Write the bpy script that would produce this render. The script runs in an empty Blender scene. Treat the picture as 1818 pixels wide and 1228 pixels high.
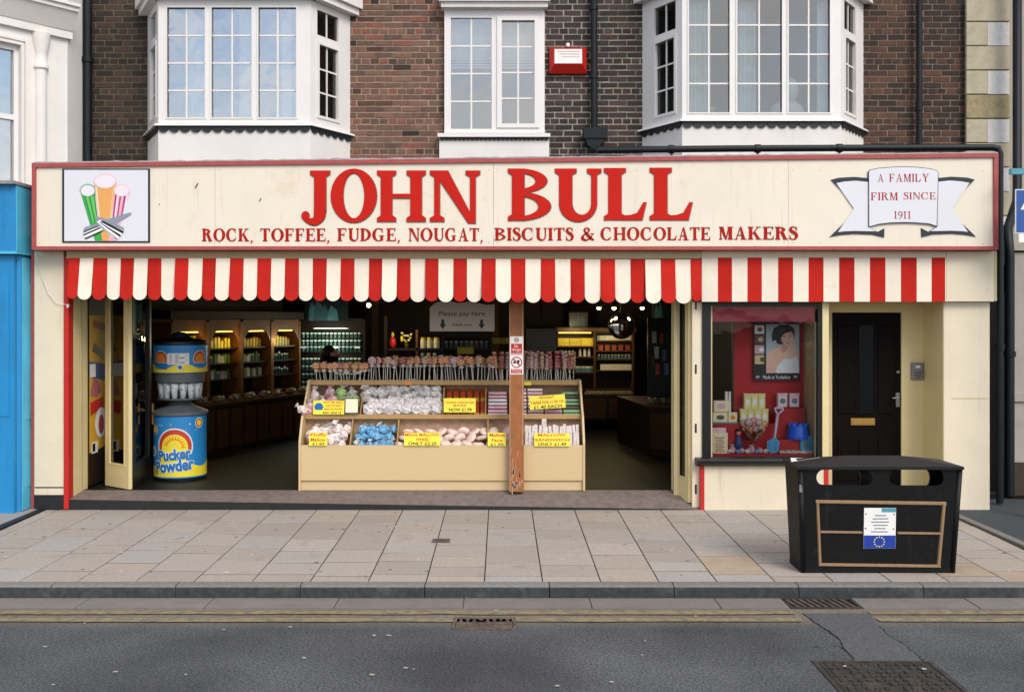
import bpy, math, random
from mathutils import Vector, Matrix, noise as mnoise
R = math.radians
SC = bpy.context.scene
COL = SC.collection

# ---------------------------------------------------------------- camera, sky, sun, exposure
cam_d = bpy.data.cameras.new('camera'); cam = bpy.data.objects.new('camera', cam_d); COL.objects.link(cam)
cam.location = (0, 0, 2.0); cam.rotation_euler = (R(90), 0, 0)
cam_d.sensor_fit = 'HORIZONTAL'; cam_d.sensor_width = 36; cam_d.lens = 36
cam_d.shift_x = 0.011; cam_d.shift_y = -0.02695
cam_d.clip_start = 0.05; cam_d.clip_end = 1000
SC.camera = cam

SUN_EL, SUN_AZ = 42.0, 150.0        # elevation; azimuth measured clockwise from +Y (the view direction)
W = bpy.data.worlds.new('World'); SC.world = W; W.use_nodes = True
wn = W.node_tree; wn.nodes.clear()
sky = wn.nodes.new('ShaderNodeTexSky'); sky.sky_type = 'NISHITA'; sky.sun_disc = False
sky.sun_elevation = R(SUN_EL); sky.sun_rotation = R(SUN_AZ)
sky.air_density = 1.0; sky.dust_density = 1.2; sky.ozone_density = 1.5
tcw = wn.nodes.new('ShaderNodeTexCoord')
mpw = wn.nodes.new('ShaderNodeMapping'); mpw.inputs['Scale'].default_value = (1.0, 1.0, 2.6)
nzw = wn.nodes.new('ShaderNodeTexNoise'); nzw.inputs['Scale'].default_value = 2.4; nzw.inputs['Detail'].default_value = 7; nzw.inputs['Roughness'].default_value = 0.6
rpw = wn.nodes.new('ShaderNodeValToRGB'); rpw.color_ramp.elements[0].position = 0.42; rpw.color_ramp.elements[1].position = 0.62
mxw = wn.nodes.new('ShaderNodeMix'); mxw.data_type = 'RGBA'; mxw.inputs['B'].default_value = (7.2, 7.1, 7.0, 1)
bgw = wn.nodes.new('ShaderNodeBackground'); bgw.inputs['Strength'].default_value = 0.12
otw = wn.nodes.new('ShaderNodeOutputWorld')
L = wn.links.new
L(tcw.outputs['Generated'], mpw.inputs['Vector']); L(mpw.outputs['Vector'], nzw.inputs['Vector']); L(nzw.outputs['Fac'], rpw.inputs['Fac'])
L(rpw.outputs['Color'], mxw.inputs['Factor']); L(sky.outputs['Color'], mxw.inputs['A']); L(mxw.outputs['Result'], bgw.inputs['Color']); L(bgw.outputs['Background'], otw.inputs['Surface'])
sun_d = bpy.data.lights.new('sun', 'SUN'); sun_d.energy = 1.4; sun_d.angle = R(28); sun_d.color = (1.0, 0.91, 0.80)
sun = bpy.data.objects.new('sun', sun_d); COL.objects.link(sun)
az = R(SUN_AZ); el = R(SUN_EL)
sdir = Vector((math.sin(az)*math.cos(el), math.cos(az)*math.cos(el), math.sin(el)))
sun.rotation_euler = sdir.to_track_quat('Z', 'Y').to_euler(); sun.location = (4, -6, 14)
SC.view_settings.view_transform = 'Standard'; SC.view_settings.look = 'None'
SC.view_settings.exposure = 0.74; SC.view_settings.gamma = 1; SC.view_settings.use_curve_mapping = False
SC.render.engine = 'CYCLES'
SC.cycles.use_denoising = True; SC.cycles.max_bounces = 8; SC.cycles.transparent_max_bounces = 16
SC.cycles.caustics_reflective = False; SC.cycles.caustics_refractive = False; SC.cycles.sample_clamp_indirect = 4

# ---------------------------------------------------------------- measuring: photograph pixel + distance -> metres
FP, CX, CY, EYE = 1818.0, 889.0, 565.0, 2.0
def wx(px, Y): return (px-CX)*Y/FP
def wz(py, Y): return EYE-(py-CY)*Y/FP
def P(px, py, Y): return Vector((wx(px, Y), Y, wz(py, Y)))

# ---------------------------------------------------------------- materials
def lin(c):
    if isinstance(c, str):
        c = c.lstrip('#'); c = [int(c[i:i+2], 16)/255 for i in (0, 2, 4)]
        return tuple(x/12.92 if x <= .04045 else ((x+.055)/1.055)**2.4 for x in c)
    return tuple(c)
MATS = {}
def M(name, col, rough=.6, var=.1, scale=6, bump=0., bscale=60, metal=0., col2=None, mixs=None, rnd=0., spec=.5, emit=0., stain=None, stain_s=3., stain_t=.58, streak=None, streak_t=.56):
    """procedural paint / stone / wood: two-tone noise, optional second colour in patches, optional stains, bump"""
    m = bpy.data.materials.new(name); m.use_nodes = True; nt = m.node_tree; n = nt.nodes; l = nt.links.new
    b = n['Principled BSDF']; c = lin(col)
    geo = n.new('ShaderNodeNewGeometry')
    nz = n.new('ShaderNodeTexNoise'); nz.inputs['Scale'].default_value = scale; nz.inputs['Detail'].default_value = 6; nz.inputs['Roughness'].default_value = .65
    l(geo.outputs['Position'], nz.inputs['Vector'])
    rp = n.new('ShaderNodeValToRGB'); rp.color_ramp.elements[0].position = .3; rp.color_ramp.elements[1].position = .7
    rp.color_ramp.elements[0].color = (*[max(0, x*(1-var)) for x in c], 1)
    c2 = lin(col2) if col2 else [min(1, x*(1+var)) for x in c]
    rp.color_ramp.elements[1].color = (*c2, 1)
    if mixs: rp.color_ramp.elements[0].position, rp.color_ramp.elements[1].position = mixs
    l(nz.outputs['Fac'], rp.inputs['Fac']); out = rp.outputs['Color']
    if stain:
        n2 = n.new('ShaderNodeTexNoise'); n2.inputs['Scale'].default_value = stain_s; n2.inputs['Detail'].default_value = 9; n2.inputs['Roughness'].default_value = .75
        l(geo.outputs['Position'], n2.inputs['Vector'])
        r2 = n.new('ShaderNodeValToRGB'); r2.color_ramp.elements[0].position = stain_t; r2.color_ramp.elements[1].position = stain_t+.12
        l(n2.outputs['Fac'], r2.inputs['Fac'])
        mx = n.new('ShaderNodeMix'); mx.data_type = 'RGBA'; l(r2.outputs['Color'], mx.inputs['Factor']); l(out, mx.inputs['A']); mx.inputs['B'].default_value = (*lin(stain), 1); out = mx.outputs['Result']
    if streak:      # rain-run dirt: noise stretched down the wall
        mpn = n.new('ShaderNodeMapping'); mpn.inputs['Scale'].default_value = (11, 11, .7); l(geo.outputs['Position'], mpn.inputs['Vector'])
        n4 = n.new('ShaderNodeTexNoise'); n4.inputs['Scale'].default_value = 1.6; n4.inputs['Detail'].default_value = 7; n4.inputs['Roughness'].default_value = .7; l(mpn.outputs['Vector'], n4.inputs['Vector'])
        r4 = n.new('ShaderNodeValToRGB'); r4.color_ramp.elements[0].position = streak_t; r4.color_ramp.elements[1].position = streak_t+.28; r4.color_ramp.elements[1].color = (.75, .75, .75, 1); l(n4.outputs['Fac'], r4.inputs['Fac'])
        m4 = n.new('ShaderNodeMix'); m4.data_type = 'RGBA'; l(r4.outputs['Color'], m4.inputs['Factor']); l(out, m4.inputs['A']); m4.inputs['B'].default_value = (*lin(streak), 1); out = m4.outputs['Result']
    if rnd:
        oi = n.new('ShaderNodeObjectInfo'); mr = n.new('ShaderNodeMapRange'); mr.inputs['To Min'].default_value = 1-rnd; mr.inputs['To Max'].default_value = 1+rnd
        l(oi.outputs['Random'], mr.inputs['Value'])
        mm = n.new('ShaderNodeMix'); mm.data_type = 'RGBA'; mm.blend_type = 'MULTIPLY'; mm.inputs['Factor'].default_value = 1
        l(out, mm.inputs['A']); l(mr.outputs['Result'], mm.inputs['B']); out = mm.outputs['Result']
    l(out, b.inputs['Base Color'])
    b.inputs['Roughness'].default_value = rough; b.inputs['Metallic'].default_value = metal; b.inputs['Specular IOR Level'].default_value = spec
    if bump:
        n3 = n.new('ShaderNodeTexNoise'); n3.inputs['Scale'].default_value = bscale; n3.inputs['Detail'].default_value = 5
        l(geo.outputs['Position'], n3.inputs['Vector'])
        bp = n.new('ShaderNodeBump'); bp.inputs['Strength'].default_value = bump; bp.inputs['Distance'].default_value = .01
        l(n3.outputs['Fac'], bp.inputs['Height']); l(bp.outputs['Normal'], b.inputs['Normal'])
    if emit:
        b.inputs['Emission Color'].default_value = (*c, 1); b.inputs['Emission Strength'].default_value = emit
    MATS[name] = m
    return m
def glass(name, tint, refl, rough=.0):
    """thin window pane: transparent with a Fresnel mirror on top"""
    m = bpy.data.materials.new(name); m.use_nodes = True; nt = m.node_tree; n = nt.nodes; l = nt.links.new
    n.remove(n['Principled BSDF']); out = n['Material Output']
    tr = n.new('ShaderNodeBsdfTransparent'); tr.inputs['Color'].default_value = (*tint, 1)
    gl = n.new('ShaderNodeBsdfGlossy'); gl.inputs['Roughness'].default_value = rough; gl.inputs['Color'].default_value = (1, 1, 1, 1)
    geo = n.new('ShaderNodeNewGeometry'); nz = n.new('ShaderNodeTexNoise'); nz.inputs['Scale'].default_value = 2.6; nz.inputs['Detail'].default_value = 2
    l(geo.outputs['Position'], nz.inputs['Vector'])
    bp = n.new('ShaderNodeBump'); bp.inputs['Strength'].default_value = .30; bp.inputs['Distance'].default_value = .02; l(nz.outputs['Fac'], bp.inputs['Height']); l(bp.outputs['Normal'], gl.inputs['Normal'])
    fr = n.new('ShaderNodeFresnel'); fr.inputs['IOR'].default_value = 1.5
    ma = n.new('ShaderNodeMath'); ma.operation = 'ADD'; ma.use_clamp = True; ma.inputs[1].default_value = refl; l(fr.outputs['Fac'], ma.inputs[0])
    mx = n.new('ShaderNodeMixShader'); l(ma.outputs[0], mx.inputs['Fac']); l(tr.outputs[0], mx.inputs[1]); l(gl.outputs[0], mx.inputs[2]); l(mx.outputs[0], out.inputs['Surface'])
    MATS[name] = m; return m
def glow(name, col, strength):
    m = bpy.data.materials.new(name); m.use_nodes = True; b = m.node_tree.nodes['Principled BSDF']
    b.inputs['Base Color'].default_value = (*lin(col), 1); b.inputs['Emission Color'].default_value = (*lin(col), 1); b.inputs['Emission Strength'].default_value = strength
    MATS[name] = m; return m

# ---------------------------------------------------------------- mesh builder
class MB:
    def __init__(s): s.v = []; s.f = []; s.m = []; s.T = None
    def add(s, vs, fs, mi=0):
        o = len(s.v)
        s.v += [tuple(s.T(Vector(p))) if s.T else tuple(p) for p in vs]
        s.f += [tuple(o+i for i in f) for f in fs]; s.m += [mi]*len(fs); return s
    def box(s, x0, x1, y0, y1, z0, z1, mi=0, ch=0.):
        if x0 > x1: x0, x1 = x1, x0
        if y0 > y1: y0, y1 = y1, y0
        if z0 > z1: z0, z1 = z1, z0
        if ch:   # front (-y) edges chamfered
            vs = [(x0, y0+ch, z0), (x1, y0+ch, z0), (x1, y0+ch, z1), (x0, y0+ch, z1), (x0, y1, z0), (x1, y1, z0), (x1, y1, z1), (x0, y1, z1),
                  (x0+ch, y0, z0+ch), (x1-ch, y0, z0+ch), (x1-ch, y0, z1-ch), (x0+ch, y0, z1-ch)]
            fs = [(8, 9, 10, 11), (0, 1, 9, 8), (1, 2, 10, 9), (2, 3, 11, 10), (3, 0, 8, 11), (5, 4, 7, 6), (1, 0, 4, 5), (2, 1, 5, 6), (3, 2, 6, 7), (0, 3, 7, 4)]
            return s.add(vs, fs, mi)
        vs = [(x0, y0, z0), (x1, y0, z0), (x1, y1, z0), (x0, y1, z0), (x0, y0, z1), (x1, y0, z1), (x1, y1, z1), (x0, y1, z1)]
        return s.add(vs, [(0, 3, 2, 1), (4, 5, 6, 7), (0, 1, 5, 4), (1, 2, 6, 5), (2, 3, 7, 6), (3, 0, 4, 7)], mi)
    def hexa(s, b, t, mi=0):      # 4 bottom points, 4 top points
        return s.add(list(b)+list(t), [(0, 3, 2, 1), (4, 5, 6, 7), (0, 1, 5, 4), (1, 2, 6, 5), (2, 3, 7, 6), (3, 0, 4, 7)], mi)
    def prism(s, pts, y0, y1, mi=0):    # polygon in x,z extruded along y
        n = len(pts); vs = [(x, y0, z) for x, z in pts]+[(x, y1, z) for x, z in pts]
        return s.add(vs, [tuple(range(n)), tuple(range(2*n-1, n-1, -1))]+[(i, n+i, n+(i+1) % n, (i+1) % n) for i in range(n)], mi)
    def prismx(s, pts, x0, x1, mi=0):   # polygon in y,z extruded along x
        n = len(pts); vs = [(x0, y, z) for y, z in pts]+[(x1, y, z) for y, z in pts]
        return s.add(vs, [tuple(range(n)), tuple(range(2*n-1, n-1, -1))]+[(i, n+i, n+(i+1) % n, (i+1) % n) for i in range(n)], mi)
    def prismz(s, pts, z0, z1, mi=0):
        n = len(pts); vs = [(x, y, z0) for x, y in pts]+[(x, y, z1) for x, y in pts]
        return s.add(vs, [tuple(range(n-1, -1, -1)), tuple(range(n, 2*n))]+[(i, (i+1) % n, n+(i+1) % n, n+i) for i in range(n)], mi)
    def lathe(s, prof, c=(0, 0, 0), n=20, mi=0, axis='z', cap=True):
        vs = []; fs = []
        for r, h in prof:
            for k in range(n):
                a = 2*math.pi*k/n; p = (r*math.cos(a), r*math.sin(a), h) if axis == 'z' else ((r*math.cos(a), h, r*math.sin(a)) if axis == 'y' else (h, r*math.cos(a), r*math.sin(a)))
                vs.append((c[0]+p[0], c[1]+p[1], c[2]+p[2]))
        for i in range(len(prof)-1):
            for k in range(n):
                fs.append((i*n+k, i*n+(k+1) % n, (i+1)*n+(k+1) % n, (i+1)*n+k))
        if cap:
            fs.append(tuple(range(n-1, -1, -1))); fs.append(tuple((len(prof)-1)*n+k for k in range(n)))
        return s.add(vs, fs, mi)
    def tube(s, pts, r, n=10, mi=0):
        pts = [Vector(p) for p in pts]; vs = []; fs = []; rr = r if isinstance(r, (list, tuple)) else [r]*len(pts)
        up = Vector((0, 0, 1)); prev = None
        for i, p in enumerate(pts):
            d = (pts[min(i+1, len(pts)-1)]-pts[max(i-1, 0)]).normalized()
            if prev is None: a = d.cross(up if abs(d.z) < .9 else Vector((1, 0, 0))).normalized()
            else: a = (prev-d*prev.dot(d)).normalized()
            prev = a; b = d.cross(a)
            for k in range(n):
                t = 2*math.pi*k/n; vs.append(p+(a*math.cos(t)+b*math.sin(t))*rr[i])
        for i in range(len(pts)-1):
            for k in range(n): fs.append((i*n+k, i*n+(k+1) % n, (i+1)*n+(k+1) % n, (i+1)*n+k))
        fs.append(tuple(range(n-1, -1, -1))); fs.append(tuple((len(pts)-1)*n+k for k in range(n)))
        return s.add(vs, fs, mi)
    def ball(s, c, rx, ry, rz, n=10, m=7, mi=0, f=None):
        vs = []; fs = []
        for j in range(m+1):
            t = math.pi*j/m
            for k in range(n):
                a = 2*math.pi*k/n; d = Vector((math.sin(t)*math.cos(a), math.sin(t)*math.sin(a), math.cos(t)))
                q = f(d) if f else 1
                vs.append((c[0]+rx*d.x*q, c[1]+ry*d.y*q, c[2]+rz*d.z*q))
        for j in range(m):
            for k in range(n): fs.append((j*n+k, (j+1)*n+k, (j+1)*n+(k+1) % n, j*n+(k+1) % n))
        return s.add(vs, fs, mi)
    def sheet(s, pts, mi=0): return s.add(pts, [tuple(range(len(pts)))], mi)
    def mesh(s, name, mats, smooth=False, origin=(0, 0, 0)):
        me = bpy.data.meshes.new(name); o = Vector(origin)
        me.from_pydata([tuple(Vector(p)-o) for p in s.v], [], s.f)
        for q in (mats if isinstance(mats, (list, tuple)) else [mats]): me.materials.append(MATS[q] if isinstance(q, str) else q)
        me.polygons.foreach_set('material_index', s.m)
        if smooth: me.polygons.foreach_set('use_smooth', [True]*len(s.f))
        me.validate(); me.update()
        return me
    def build(s, name, mats, parent=None, smooth=False, ang=None):
        xs = [p[0] for p in s.v]; ys = [p[1] for p in s.v]; zs = [p[2] for p in s.v]
        c = Vector(((min(xs)+max(xs))/2, (min(ys)+max(ys))/2, min(zs)))
        me = s.mesh(name, mats, smooth or bool(ang), c)
        o = link(name, me, c, parent)
        if ang:
            try: me.set_sharp_from_angle(angle=R(ang))
            except Exception: pass
        return o
WL = {}
def link(name, data, loc=(0, 0, 0), parent=None, rot=None, scale=None):
    o = bpy.data.objects.new(name, data); COL.objects.link(o); loc = Vector(loc); WL[o.name] = loc
    if parent: o.parent = parent; o.location = loc-WL[parent.name]
    else: o.location = loc
    if rot: o.rotation_euler = rot
    if scale: o.scale = scale if isinstance(scale, (tuple, list)) else (scale,)*3
    return o
def tag(o, label, cat, group=None, kind=None):
    if label: o['label'] = label
    if cat: o['category'] = cat
    if group: o['group'] = group
    if kind: o['kind'] = kind
    return o
def thing(name, label, cat, loc, group=None):
    return tag(link(name, None, loc), label, cat, group)
def struct(o): o['kind'] = 'structure'; return o
def copy_thing(root, loc, label=None, rot=None, scale=None):
    r = root.copy(); COL.objects.link(r); r.location = loc; WL[r.name] = Vector(loc)
    if label: r['label'] = label
    if rot is not None: r.rotation_euler = rot
    if scale is not None: r.scale = scale if isinstance(scale, (tuple, list)) else (scale,)*3
    for ch in list(root.children):
        c = ch.copy(); COL.objects.link(c); c.parent = r
        for g in list(ch.children):
            d = g.copy(); COL.objects.link(d); d.parent = c
    return r
def pbox(mb, px0, px1, py0, py1, Y, depth, mi=0, ch=0.):
    """box whose front face, at distance Y, covers that patch of the photograph"""
    return mb.box(wx(px0, Y), wx(px1, Y), Y, Y+depth, wz(py1, Y), wz(py0, Y), mi, ch)
def seg_tf(p0, p1):
    """frame on a vertical wall running p0->p1 (plan): local (u, d, z), d>0 is towards the street"""
    p0 = Vector((p0[0], p0[1], 0)); d = Vector((p1[0], p1[1], 0))-p0; ln = d.length; d.normalize(); nrm = Vector((d.y, -d.x, 0))
    return (lambda q: p0+d*q.x+nrm*q.y+Vector((0, 0, q.z))), ln
def seg_u(px, p0, p1):
    k = (px-CX)/FP; d = Vector((p1[0]-p0[0], p1[1]-p0[1])); ln = d.length; d.normalize()
    return (k*p0[1]-p0[0])/(d.x-k*d.y)

ORD = 'first second third fourth fifth sixth seventh eighth ninth tenth eleventh twelfth thirteenth fourteenth fifteenth sixteenth seventeenth eighteenth nineteenth twentieth'.split()
# ---------------------------------------------------------------- lettering
def text_2d(s, shear=0., space=1.0, off=0.0):
    cu = bpy.data.curves.new('t', 'FONT'); cu.body = s; cu.align_x = 'LEFT'; cu.shear = shear; cu.space_character = space; cu.resolution_u = 3; cu.offset = off
    o = bpy.data.objects.new('t', cu); COL.objects.link(o)
    dg = bpy.context.evaluated_depsgraph_get(); me = bpy.data.meshes.new_from_object(o.evaluated_get(dg))
    vs = [(v.co.x, v.co.y) for v in me.vertices]; fs = [tuple(p.vertices) for p in me.polygons]
    bpy.data.objects.remove(o); bpy.data.curves.remove(cu); bpy.data.meshes.remove(me)
    return vs, fs
def put_text(mb, s, x0, x1, z0, z1, y, mi=0, shear=0., off=0.0, f=None, rot=0.):
    """flat sans lettering filling the box x0..x1, z0..z1 on the plane y (or mapped by f)"""
    vs, fs = text_2d(s, shear, 1.0, off)
    if not vs: return
    a = min(v[0] for v in vs); b = max(v[0] for v in vs); c = min(v[1] for v in vs); d = max(v[1] for v in vs)
    out = []
    cx, cz = (x0+x1)/2, (z0+z1)/2
    for v in vs:
        X = x0+(v[0]-a)/(b-a)*(x1-x0); Z = z0+(v[1]-c)/(d-c)*(z1-z0)
        if rot: X, Z = cx+(X-cx)*math.cos(rot)-(Z-cz)*math.sin(rot), cz+(X-cx)*math.sin(rot)+(Z-cz)*math.cos(rot)
        out.append(f(X, Z) if f else (X, y, Z))
    mb.add(out, fs, mi)

class Serif:
    """a small bracketed-serif capital alphabet, cap height 1; every letter is a list of flat pieces"""
    def __init__(s, S=.2, T=.07, F=.05, G=.08, wide=1.0): s.S, s.T, s.F, s.G, s.w = S, T, F, G, wide
    def stem(s, x, w=None, top=True, bot=True, gl=None, gr=None, z0=0, z1=1):
        w = w or s.S; G = s.G; F = s.F; k = .05
        ps = [[(x, z0+.002), (x+w, z0+.002), (x+w, z1-.002), (x, z1-.002)]]
        a = G if gl is None else gl; b = G if gr is None else gr
        if bot: ps.append([(x-a, 0), (x+w+b, 0), (x+w+b, F), (x+w, F+k), (x, F+k), (x-a, F)])
        if top: ps.append([(x-a, 1), (x-a, 1-F), (x, 1-F-k), (x+w, 1-F-k), (x+w+b, 1-F), (x+w+b, 1)])
        return ps
    def ring(s, cx, cz, ro, rz, a0, a1, thick, thin, n=22):
        """bowl: thick at the sides, thin at top and bottom"""
        ps = []
        for i in range(n):
            q = []
            for j in (i, i+1):
                a = R(a0+(a1-a0)*j/n); q.append((a, (cx+ro*math.cos(a), cz+rz*math.sin(a)), (cx+(ro-thick)*math.cos(a), cz+(rz-thin)*math.sin(a))))
            ps.append([q[0][1], q[1][1], q[1][2], q[0][2]])
        return [('strip', ps)]
    def path(s, pts, ws):
        ps = []; L_ = []
        for i, p in enumerate(pts):
            a = pts[max(i-1, 0)]; b = pts[min(i+1, len(pts)-1)]; dx, dz = b[0]-a[0], b[1]-a[1]; l = math.hypot(dx, dz) or 1; w = ws[i]/2
            L_.append(((p[0]-dz/l*w, p[1]+dx/l*w), (p[0]+dz/l*w, p[1]-dx/l*w)))
        for i in range(len(L_)-1): ps.append([L_[i][0], L_[i+1][0], L_[i+1][1], L_[i][1]])
        return [('strip', ps)]
    def smooth(s, pts, ws, k=6):
        out = []; ow = []
        n = len(pts)
        for i in range(n-1):
            p0, p1, p2, p3 = pts[max(i-1, 0)], pts[i], pts[i+1], pts[min(i+2, n-1)]
            for j in range(k):
                t = j/k; t2 = t*t; t3 = t2*t
                out.append(tuple(.5*((2*p1[c])+(-p0[c]+p2[c])*t+(2*p0[c]-5*p1[c]+4*p2[c]-p3[c])*t2+(-p0[c]+3*p1[c]-3*p2[c]+p3[c])*t3) for c in (0, 1)))
                ow.append(ws[i]+(ws[i+1]-ws[i])*t)
        out.append(pts[-1]); ow.append(ws[-1]); return s.path(out, ow)
    def arm(s, x0, x1, z, up, ser=.16, down=False):
        T = s.T; ps = [[(x0, z), (x1, z), (x1, z+T), (x0, z+T)]]
        if up: ps.append([(x1, z), (x1, z+T+ser), (x1-.04, z+T+ser), (x1-.1, z+T*.9), (x1-.1, z)])
        if down: ps.append([(x1, z+T), (x1-.1, z+T), (x1-.1, z+T*.1), (x1-.04, z-ser), (x1, z-ser)])
        return ps
    def g(s, ch):
        S, T, F, G = s.S, s.T, s.F, s.G
        if ch == 'I': return s.stem(G), S+2*G
        if ch == 'H':
            w = .42+S; return s.stem(G)+s.stem(G+w)+[[(G+S, .46), (G+w, .46), (G+w, .46+T), (G+S, .46+T)]], G+w+S+G
        if ch == 'L':
            return s.stem(G)+[[(G+S, 0), (G+S+.42, 0), (G+S+.50, .34), (G+S+.44, .34), (G+S+.32, .14), (G+S+.18, T+.01), (G+S, T)]], G+S+.52
        if ch in 'EF':
            x1 = G+S+.42
            p = s.stem(G, gr=0)+s.arm(G+S, x1, 1-T, False, .17, True)
            xm = G+S+.26; p += [[(G+S, .47), (xm, .47), (xm, .47+T), (G+S, .47+T)], [(xm-.05, .47-.1), (xm, .47-.12), (xm, .47+T+.12), (xm-.05, .47+T+.1)]]
            if ch == 'E': p += s.arm(G+S, x1+.04, 0, True, .2)
            else: p += [[(G, 0), (G+S+G, 0), (G+S+G, F), (G+S, F+.05), (G, F)]]
            return p, x1+.06
        if ch == 'T':
            w = .42; c = w+S/2
            p = s.stem(w-S/2+.0, top=False)
            c = w
            p += [[(0.02, 1-T), (2*w-.02, 1-T), (2*w-.02, 1), (.02, 1)], [(.02, 1), (.02, .74), (.06, .74), (.13, 1-T), (.13, 1)], [(2*w-.02, 1), (2*w-.13, 1), (2*w-.13, 1-T), (2*w-.06, .74), (2*w-.02, .74)]]
            return p, 2*w
        if ch == 'N':
            w = .55+S; t = T*1.25; x0 = G+.04
            p = s.stem(x0, t, gl=G, gr=G)+s.stem(x0+w-t, t, bot=False, gl=G, gr=G)
            p += [[(x0-G, 1), (x0+S*1.02, 1), (x0+w, -.03), (x0+w-S*.55, -.03), (x0+t*.2, .93)]]
            return p, x0+w+G
        if ch == 'M':
            t = T*1.2; x0 = G+.02; w = .62+S
            p = s.stem(x0, t)+s.stem(x0+w-S+.0, S)
            mid = x0+w*.46
            p += [[(x0-G*.6, 1), (x0+S*1.0, 1), (mid+S*.35, 0), (mid-S*.1, 0)], [(mid+S*.3, 0), (x0+w-S*.7, 1), (x0+w-S*.7-t, 1), (mid+S*.0, .04)]]
            return p, x0+w+G
        if ch == 'A':
            w = .72+S*.6; ap = w*.5; t = T*1.1
            p = [[(.10, .01), (.10+t, .01), (ap+t*.6, .99), (ap-.02, .99)], [(ap-.03, 1), (ap+S*.35, 1), (w-.06, .01), (w-.06-S*1.05, .01)], [(.22, .3), (w*.72, .3), (w*.72, .3+T), (.24, .3+T)],
                 [(0, 0), (.26, 0), (.26, F), (0, F)], [(w-.12-S*1.2, 0), (w+.04, 0), (w+.04, F), (w-.12-S*1.2, F)]]
            return p, w+.04
        if ch == 'K':
            x = G+S; t = T*1.2
            p = s.stem(G)+[[(x, .38), (x, .38+t*1.3), (x+.40, .97), (x+.48, .97)], [(x+.08, .5), (x+.2, .63), (x+.58, .03), (x+.34, .03)], [(x+.26, 1), (x+.26, 1-F), (x+.6, 1-F), (x+.6, 1)], [(x+.26, 0), (x+.68, 0), (x+.68, F), (x+.26, F)]]
            return p, x+.68
        if ch in 'BRDP':
            x = G+S*.5
            if ch == 'D':
                p = s.stem(G, gr=0)+s.ring(x, .5, .56+S*.5, .5, -90, 90, S*1.08, T); return p, x+.58+S*.5
            p = s.stem(G, gr=0)+s.ring(x+.02, .765, .40+S*.5, .235, -90, 90, S*1.0, T)
            if ch == 'B': p = s.stem(G, gr=0)+s.ring(x+.02, .765, .46+S*.5, .235, -90, 90, S*.92, T)+s.ring(x+.02, .275, .54+S*.5, .275, -90, 90, S*1.0, T); return p, x+.58+S*.5
            p += [[(x+.18, .56), (x+.18+S*1.05, .56), (x+.56+S*.5, 0.0), (x+.56-S*.55, 0.0)], [(G-.0, 0), (G+S+G, 0), (G+S+G, F), (G+S, F+.05), (G, F)], [(x+.5-S*.5, 0), (x+.62+S*.5, 0), (x+.62+S*.5, F), (x+.5-S*.5, F)]]
            return p, x+.62+S*.5
        if ch == 'O': return s.ring(.43+S*.4, .5, .43+S*.4, .52, 0, 360, S*1.1, T, 44), .86+S*.8
        if ch in 'CG':
            r = .42+S*.4; p = s.ring(r, .5, r, .52, 52, 312 if ch == 'C' else 318, S*1.1, T, 32)
            p += [[(r+.27, .66), (r+.33, .66), (r+.33, 1.0), (r+.29, 1.0), (r+.24, .86)]]
            if ch == 'G': p += s.stem(r+.14, S*.95, top=False, bot=False, z0=.04, z1=.44)+[[(r+.06, .40), (r+.22+S, .40), (r+.22+S, .45), (r+.06, .45)]]; return p, 2*r+.03
            p += [[(r+.26, .12), (r+.34, .18), (r+.36, .30), (r+.33, .31), (r+.24, .15)]]
            return p, 2*r-.02
        if ch == 'U':
            t = T*1.3; w = .5+S; x0 = G+.02
            p = s.stem(x0, S, bot=False, z0=.3)+s.stem(x0+w-t, t, bot=False, z0=.3)
            n = 20; ps = []
            for i in range(n):
                q = []
                for j in (i, i+1):
                    a = R(180+180*j/n); f_ = j/n; th = S+(t-S)*f_; ro = w/2
                    oi = (x0+w/2+ro*math.cos(a), .33+.36*math.sin(a))
                    ii = (x0+w/2+(S-t)/2+(ro-(S+t)/2)*math.cos(a), .33+(.36-T*1.6)*math.sin(a)); q.append((oi, ii))
                ps.append([q[0][0], q[1][0], q[1][1], q[0][1]])
            return p+[('strip', ps)], x0+w+G
        if ch == 'J':
            x = .30; p = s.stem(x, S, bot=False, z0=.22)
            p += s.smooth([(x+S/2, .26), (x+S*.42, .12), (x+S*.05, .02), (x-.12, .03), (x-.19, .10)], [S, S*.95, S*.62, .10, .13])
            p += [[(x-.19+.085*math.cos(2*math.pi*k/12), .13+.085*math.sin(2*math.pi*k/12)) for k in range(12)]]
            return p, x+S+G
        if ch == 'S':
            p = s.smooth([(.50, .80), (.44, .93), (.30, .985), (.14, .92), (.10, .78), (.18, .64), (.34, .54), (.48, .42), (.52, .26), (.44, .08), (.28, .015), (.13, .06), (.05, .22)],
                         [T, T, T*1.1, S*.7, S*.95, S*1.0, S*1.15, S*1.0, S*.95, S*.7, T*1.1, T, T])
            p += [[(.50, .68), (.54, .68), (.54, 1.0), (.505, 1.0), (.47, .86)], [(.02, .34), (.055, .34), (.10, .14), (.06, 0), (.02, 0)]]
            return p, .60
        if ch == 'Y':
            w = .86; t = T*1.1; c = w/2
            p = [[(c-S/2, .0), (c+S/2, 0), (c+S/2, .46), (c-S/2, .46)], [(c-S*.5, .44), (c+S*.45, .44), (.10+S*1.1, .98), (.10, .98)], [(c+S*.1, .45), (c+S*.5, .42), (w-.1, .98), (w-.1-t, .98)], [(c-S/2-G, 0), (c+S/2+G, 0), (c+S/2+G, F), (c-S/2-G, F)], [(0, 1-F), (.4, 1-F), (.4, 1), (0, 1)], [(w-.28, 1-F), (w+.02, 1-F), (w+.02, 1), (w-.28, 1)]]
            return p, w+.02
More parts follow.
